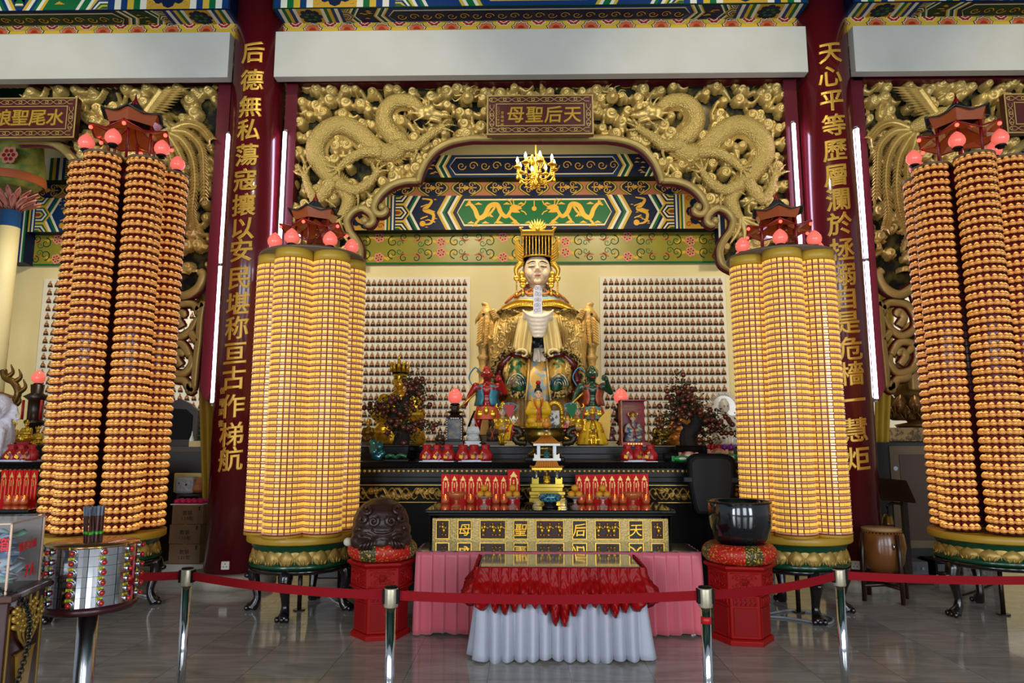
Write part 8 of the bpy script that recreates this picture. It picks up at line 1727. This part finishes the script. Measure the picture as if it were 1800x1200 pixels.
for M in (T(.001, D_*.5, .62) @ RZ(PI/2) @ SCL(1.25, 1, 1.25), T(-.28, -.001, .62) @ SCL(1.3, 1, 1.3)):
    g = MB(); vase_relief(g, M); g.build('gold_relief', mat('relief_gold', '#b8923f', .35, .4), e)
fr = MB()
for y0, y1, z0, z1 in ((.02, .03, .2, zb-.08), (D_-.03, D_-.02, .2, zb-.08), (.02, D_-.02, .2, .21), (.02, D_-.02, zb-.09, zb-.08)): fr.box(0, .004, y0, y1, z0, z1)
fr.build('gold_border', mat('relief_gold', '#a8823a'), e)
IRON = mat('chain_iron', '#2c2c2e', .35, .8); ch = MB(); pts = spline([(-.40, -.03, zb+.01), (-.2, -.02, zb+.015), (-.03, .02, zb+.015), (.035, .08, zb-.06), (.05, .10, zb-.2), (.03, .07, zb-.38), (.01, -.02, zb-.6), (-.02, -.03, zb-.9)], 12)
for i in range(0, len(pts)-1):
    a, b = pts[i], pts[i+1]; d = (b-a); L = d.length; d.normalize(); s1 = d.cross(Vector((0, 0, 1)) if abs(d.z) < .9 else Vector((1, 0, 0))).normalized(); s2 = d.cross(s1); s_ = s1 if i % 2 else s2; m_ = (a+b)/2; ch.tube([m_+d*(L*.68*math.cos(t))+s_*(.010*math.sin(t)) for t in [2*PI*k/10 for k in range(11)]], .0032, 5)
tag(ch.build('chain', IRON, e), 'dark iron chain')
xa = empty('acrylic_box', (xr, YB_, zb), 'clear acrylic donation box with red lettering and notes inside', 'donation box', None, rot); t = .008; H = zt-zb; ACB = thin_glass('acrylic_sheet', '#f4f6f8', .06, .03, 1.12)
MB().box(-W_+.02, -.02, .02, .02+t, 0, H).build('front_sheet', ACB, xa); MB().box(-.02-t, -.02, .02+t, D_-.02, 0, H).build('side_sheet', ACB, xa); MB().box(-W_+.02, -.02-t, D_-.02-t, D_-.02, 0, H).build('back_sheet', mat('back_sheet_grey', '#8c7c74', .4), xa); MB().box(-W_+.02, -.02, .02, D_-.02, H, H+t).build('lid_sheet', ACB, xa)
ed = MB()
for x, y in ((-.022, .022), (-.022, D_-.022), (-W_+.022, .022)): ed.box(x-.004, x+.004, y-.004, y+.004, 0, H)
ed.box(-W_+.02, -.018, .018, .026, H-.006, H); ed.box(-.026, -.018, .018, D_-.02, H-.006, H); ed.build('bright_edges', mat('acrylic_edge', '#c8a890', .2), xa); RT = mat('letter_red', '#c8141c', .4); mb = MB()
put_line(mb, '捐箱', T(-.085, .018, H*.70), .062, .01, .02); put_line(mb, 'BOX', T(-.10, .018, H*.40), .05, .01, .02); mb.build('front_lettering', RT, xa, fix=False); mb = MB(); M = T(-.018, D_*.5, H*.62) @ RZ(PI/2); put_line(mb, '隨喜功德', M, .042, .01, .015); put_line(mb, '7A', T(-.018, D_*.60, H*.24) @ RZ(PI/2), .075, .01, .02); mb.build('side_lettering', RT, xa, fix=False)
q = np.random.RandomState(8); nm = [mat('note_blue', '#7ca0c8', .6), mat('note_pale', '#c8d4dc', .6), mat('note_green', '#8ab898', .6), mat('note_pink', '#d8a8a0', .6)]; Mx = T(xr, YB_, zb) @ RZ(rot)
for i in range(46):
    k = (0, 1, 0, 1, 0, 2, 1, 0, 3, 1)[i % 10]; m = MB(); w, h = .048, .028; ns = 6; vs = []
    for j in range(ns+1):
        for s in (-1, 1): vs.append((lerp(-w, w, j/ns), s*h, .010*math.sin(j*1.1+i)))
    m.add(vs, [(2*j, 2*j+1, 2*j+3, 2*j+2) for j in range(ns)], 0, True); o = m.build('banknote', nm[k]); o.modifiers.new('t', 'SOLIDIFY').thickness = .0008
    lp = Vector((-.078-.24*q.uniform(0, 1)**2, q.uniform(.085, D_-.085), .03+.0044*i)); o.matrix_world = Mx @ T(*lp) @ RZ(q.uniform(0, 6)) @ RX(q.uniform(-.7, .7)) @ RY(q.uniform(-.3, .3)); tag(o, 'folded %s banknote lying in the heap inside the acrylic box' % ('blue', 'pale', 'green', 'pink')[k], 'banknote', '%s banknotes in the acrylic box' % ('blue', 'pale', 'green', 'pink')[k])
# copper Buddhas inside the pavilions on top of the lamp towers
COP = mat('copper_figure', '#8a4a2c', .3, .5)
for u, v0, v1, Y, l in ((558, 398, 436, 7.42, 'small copper Buddha inside the pavilion on the left wide tower'), (1379, 388, 425, 7.42, 'small copper Buddha inside the pavilion on the right wide tower')):
    X = P(u, 446, Yi).x; seated('copper_buddha', l, u, v0, v1, Yi, COP, COP, 'usnisha', COP, zbase=TOWER_TOP, face=False, cat='figurine')
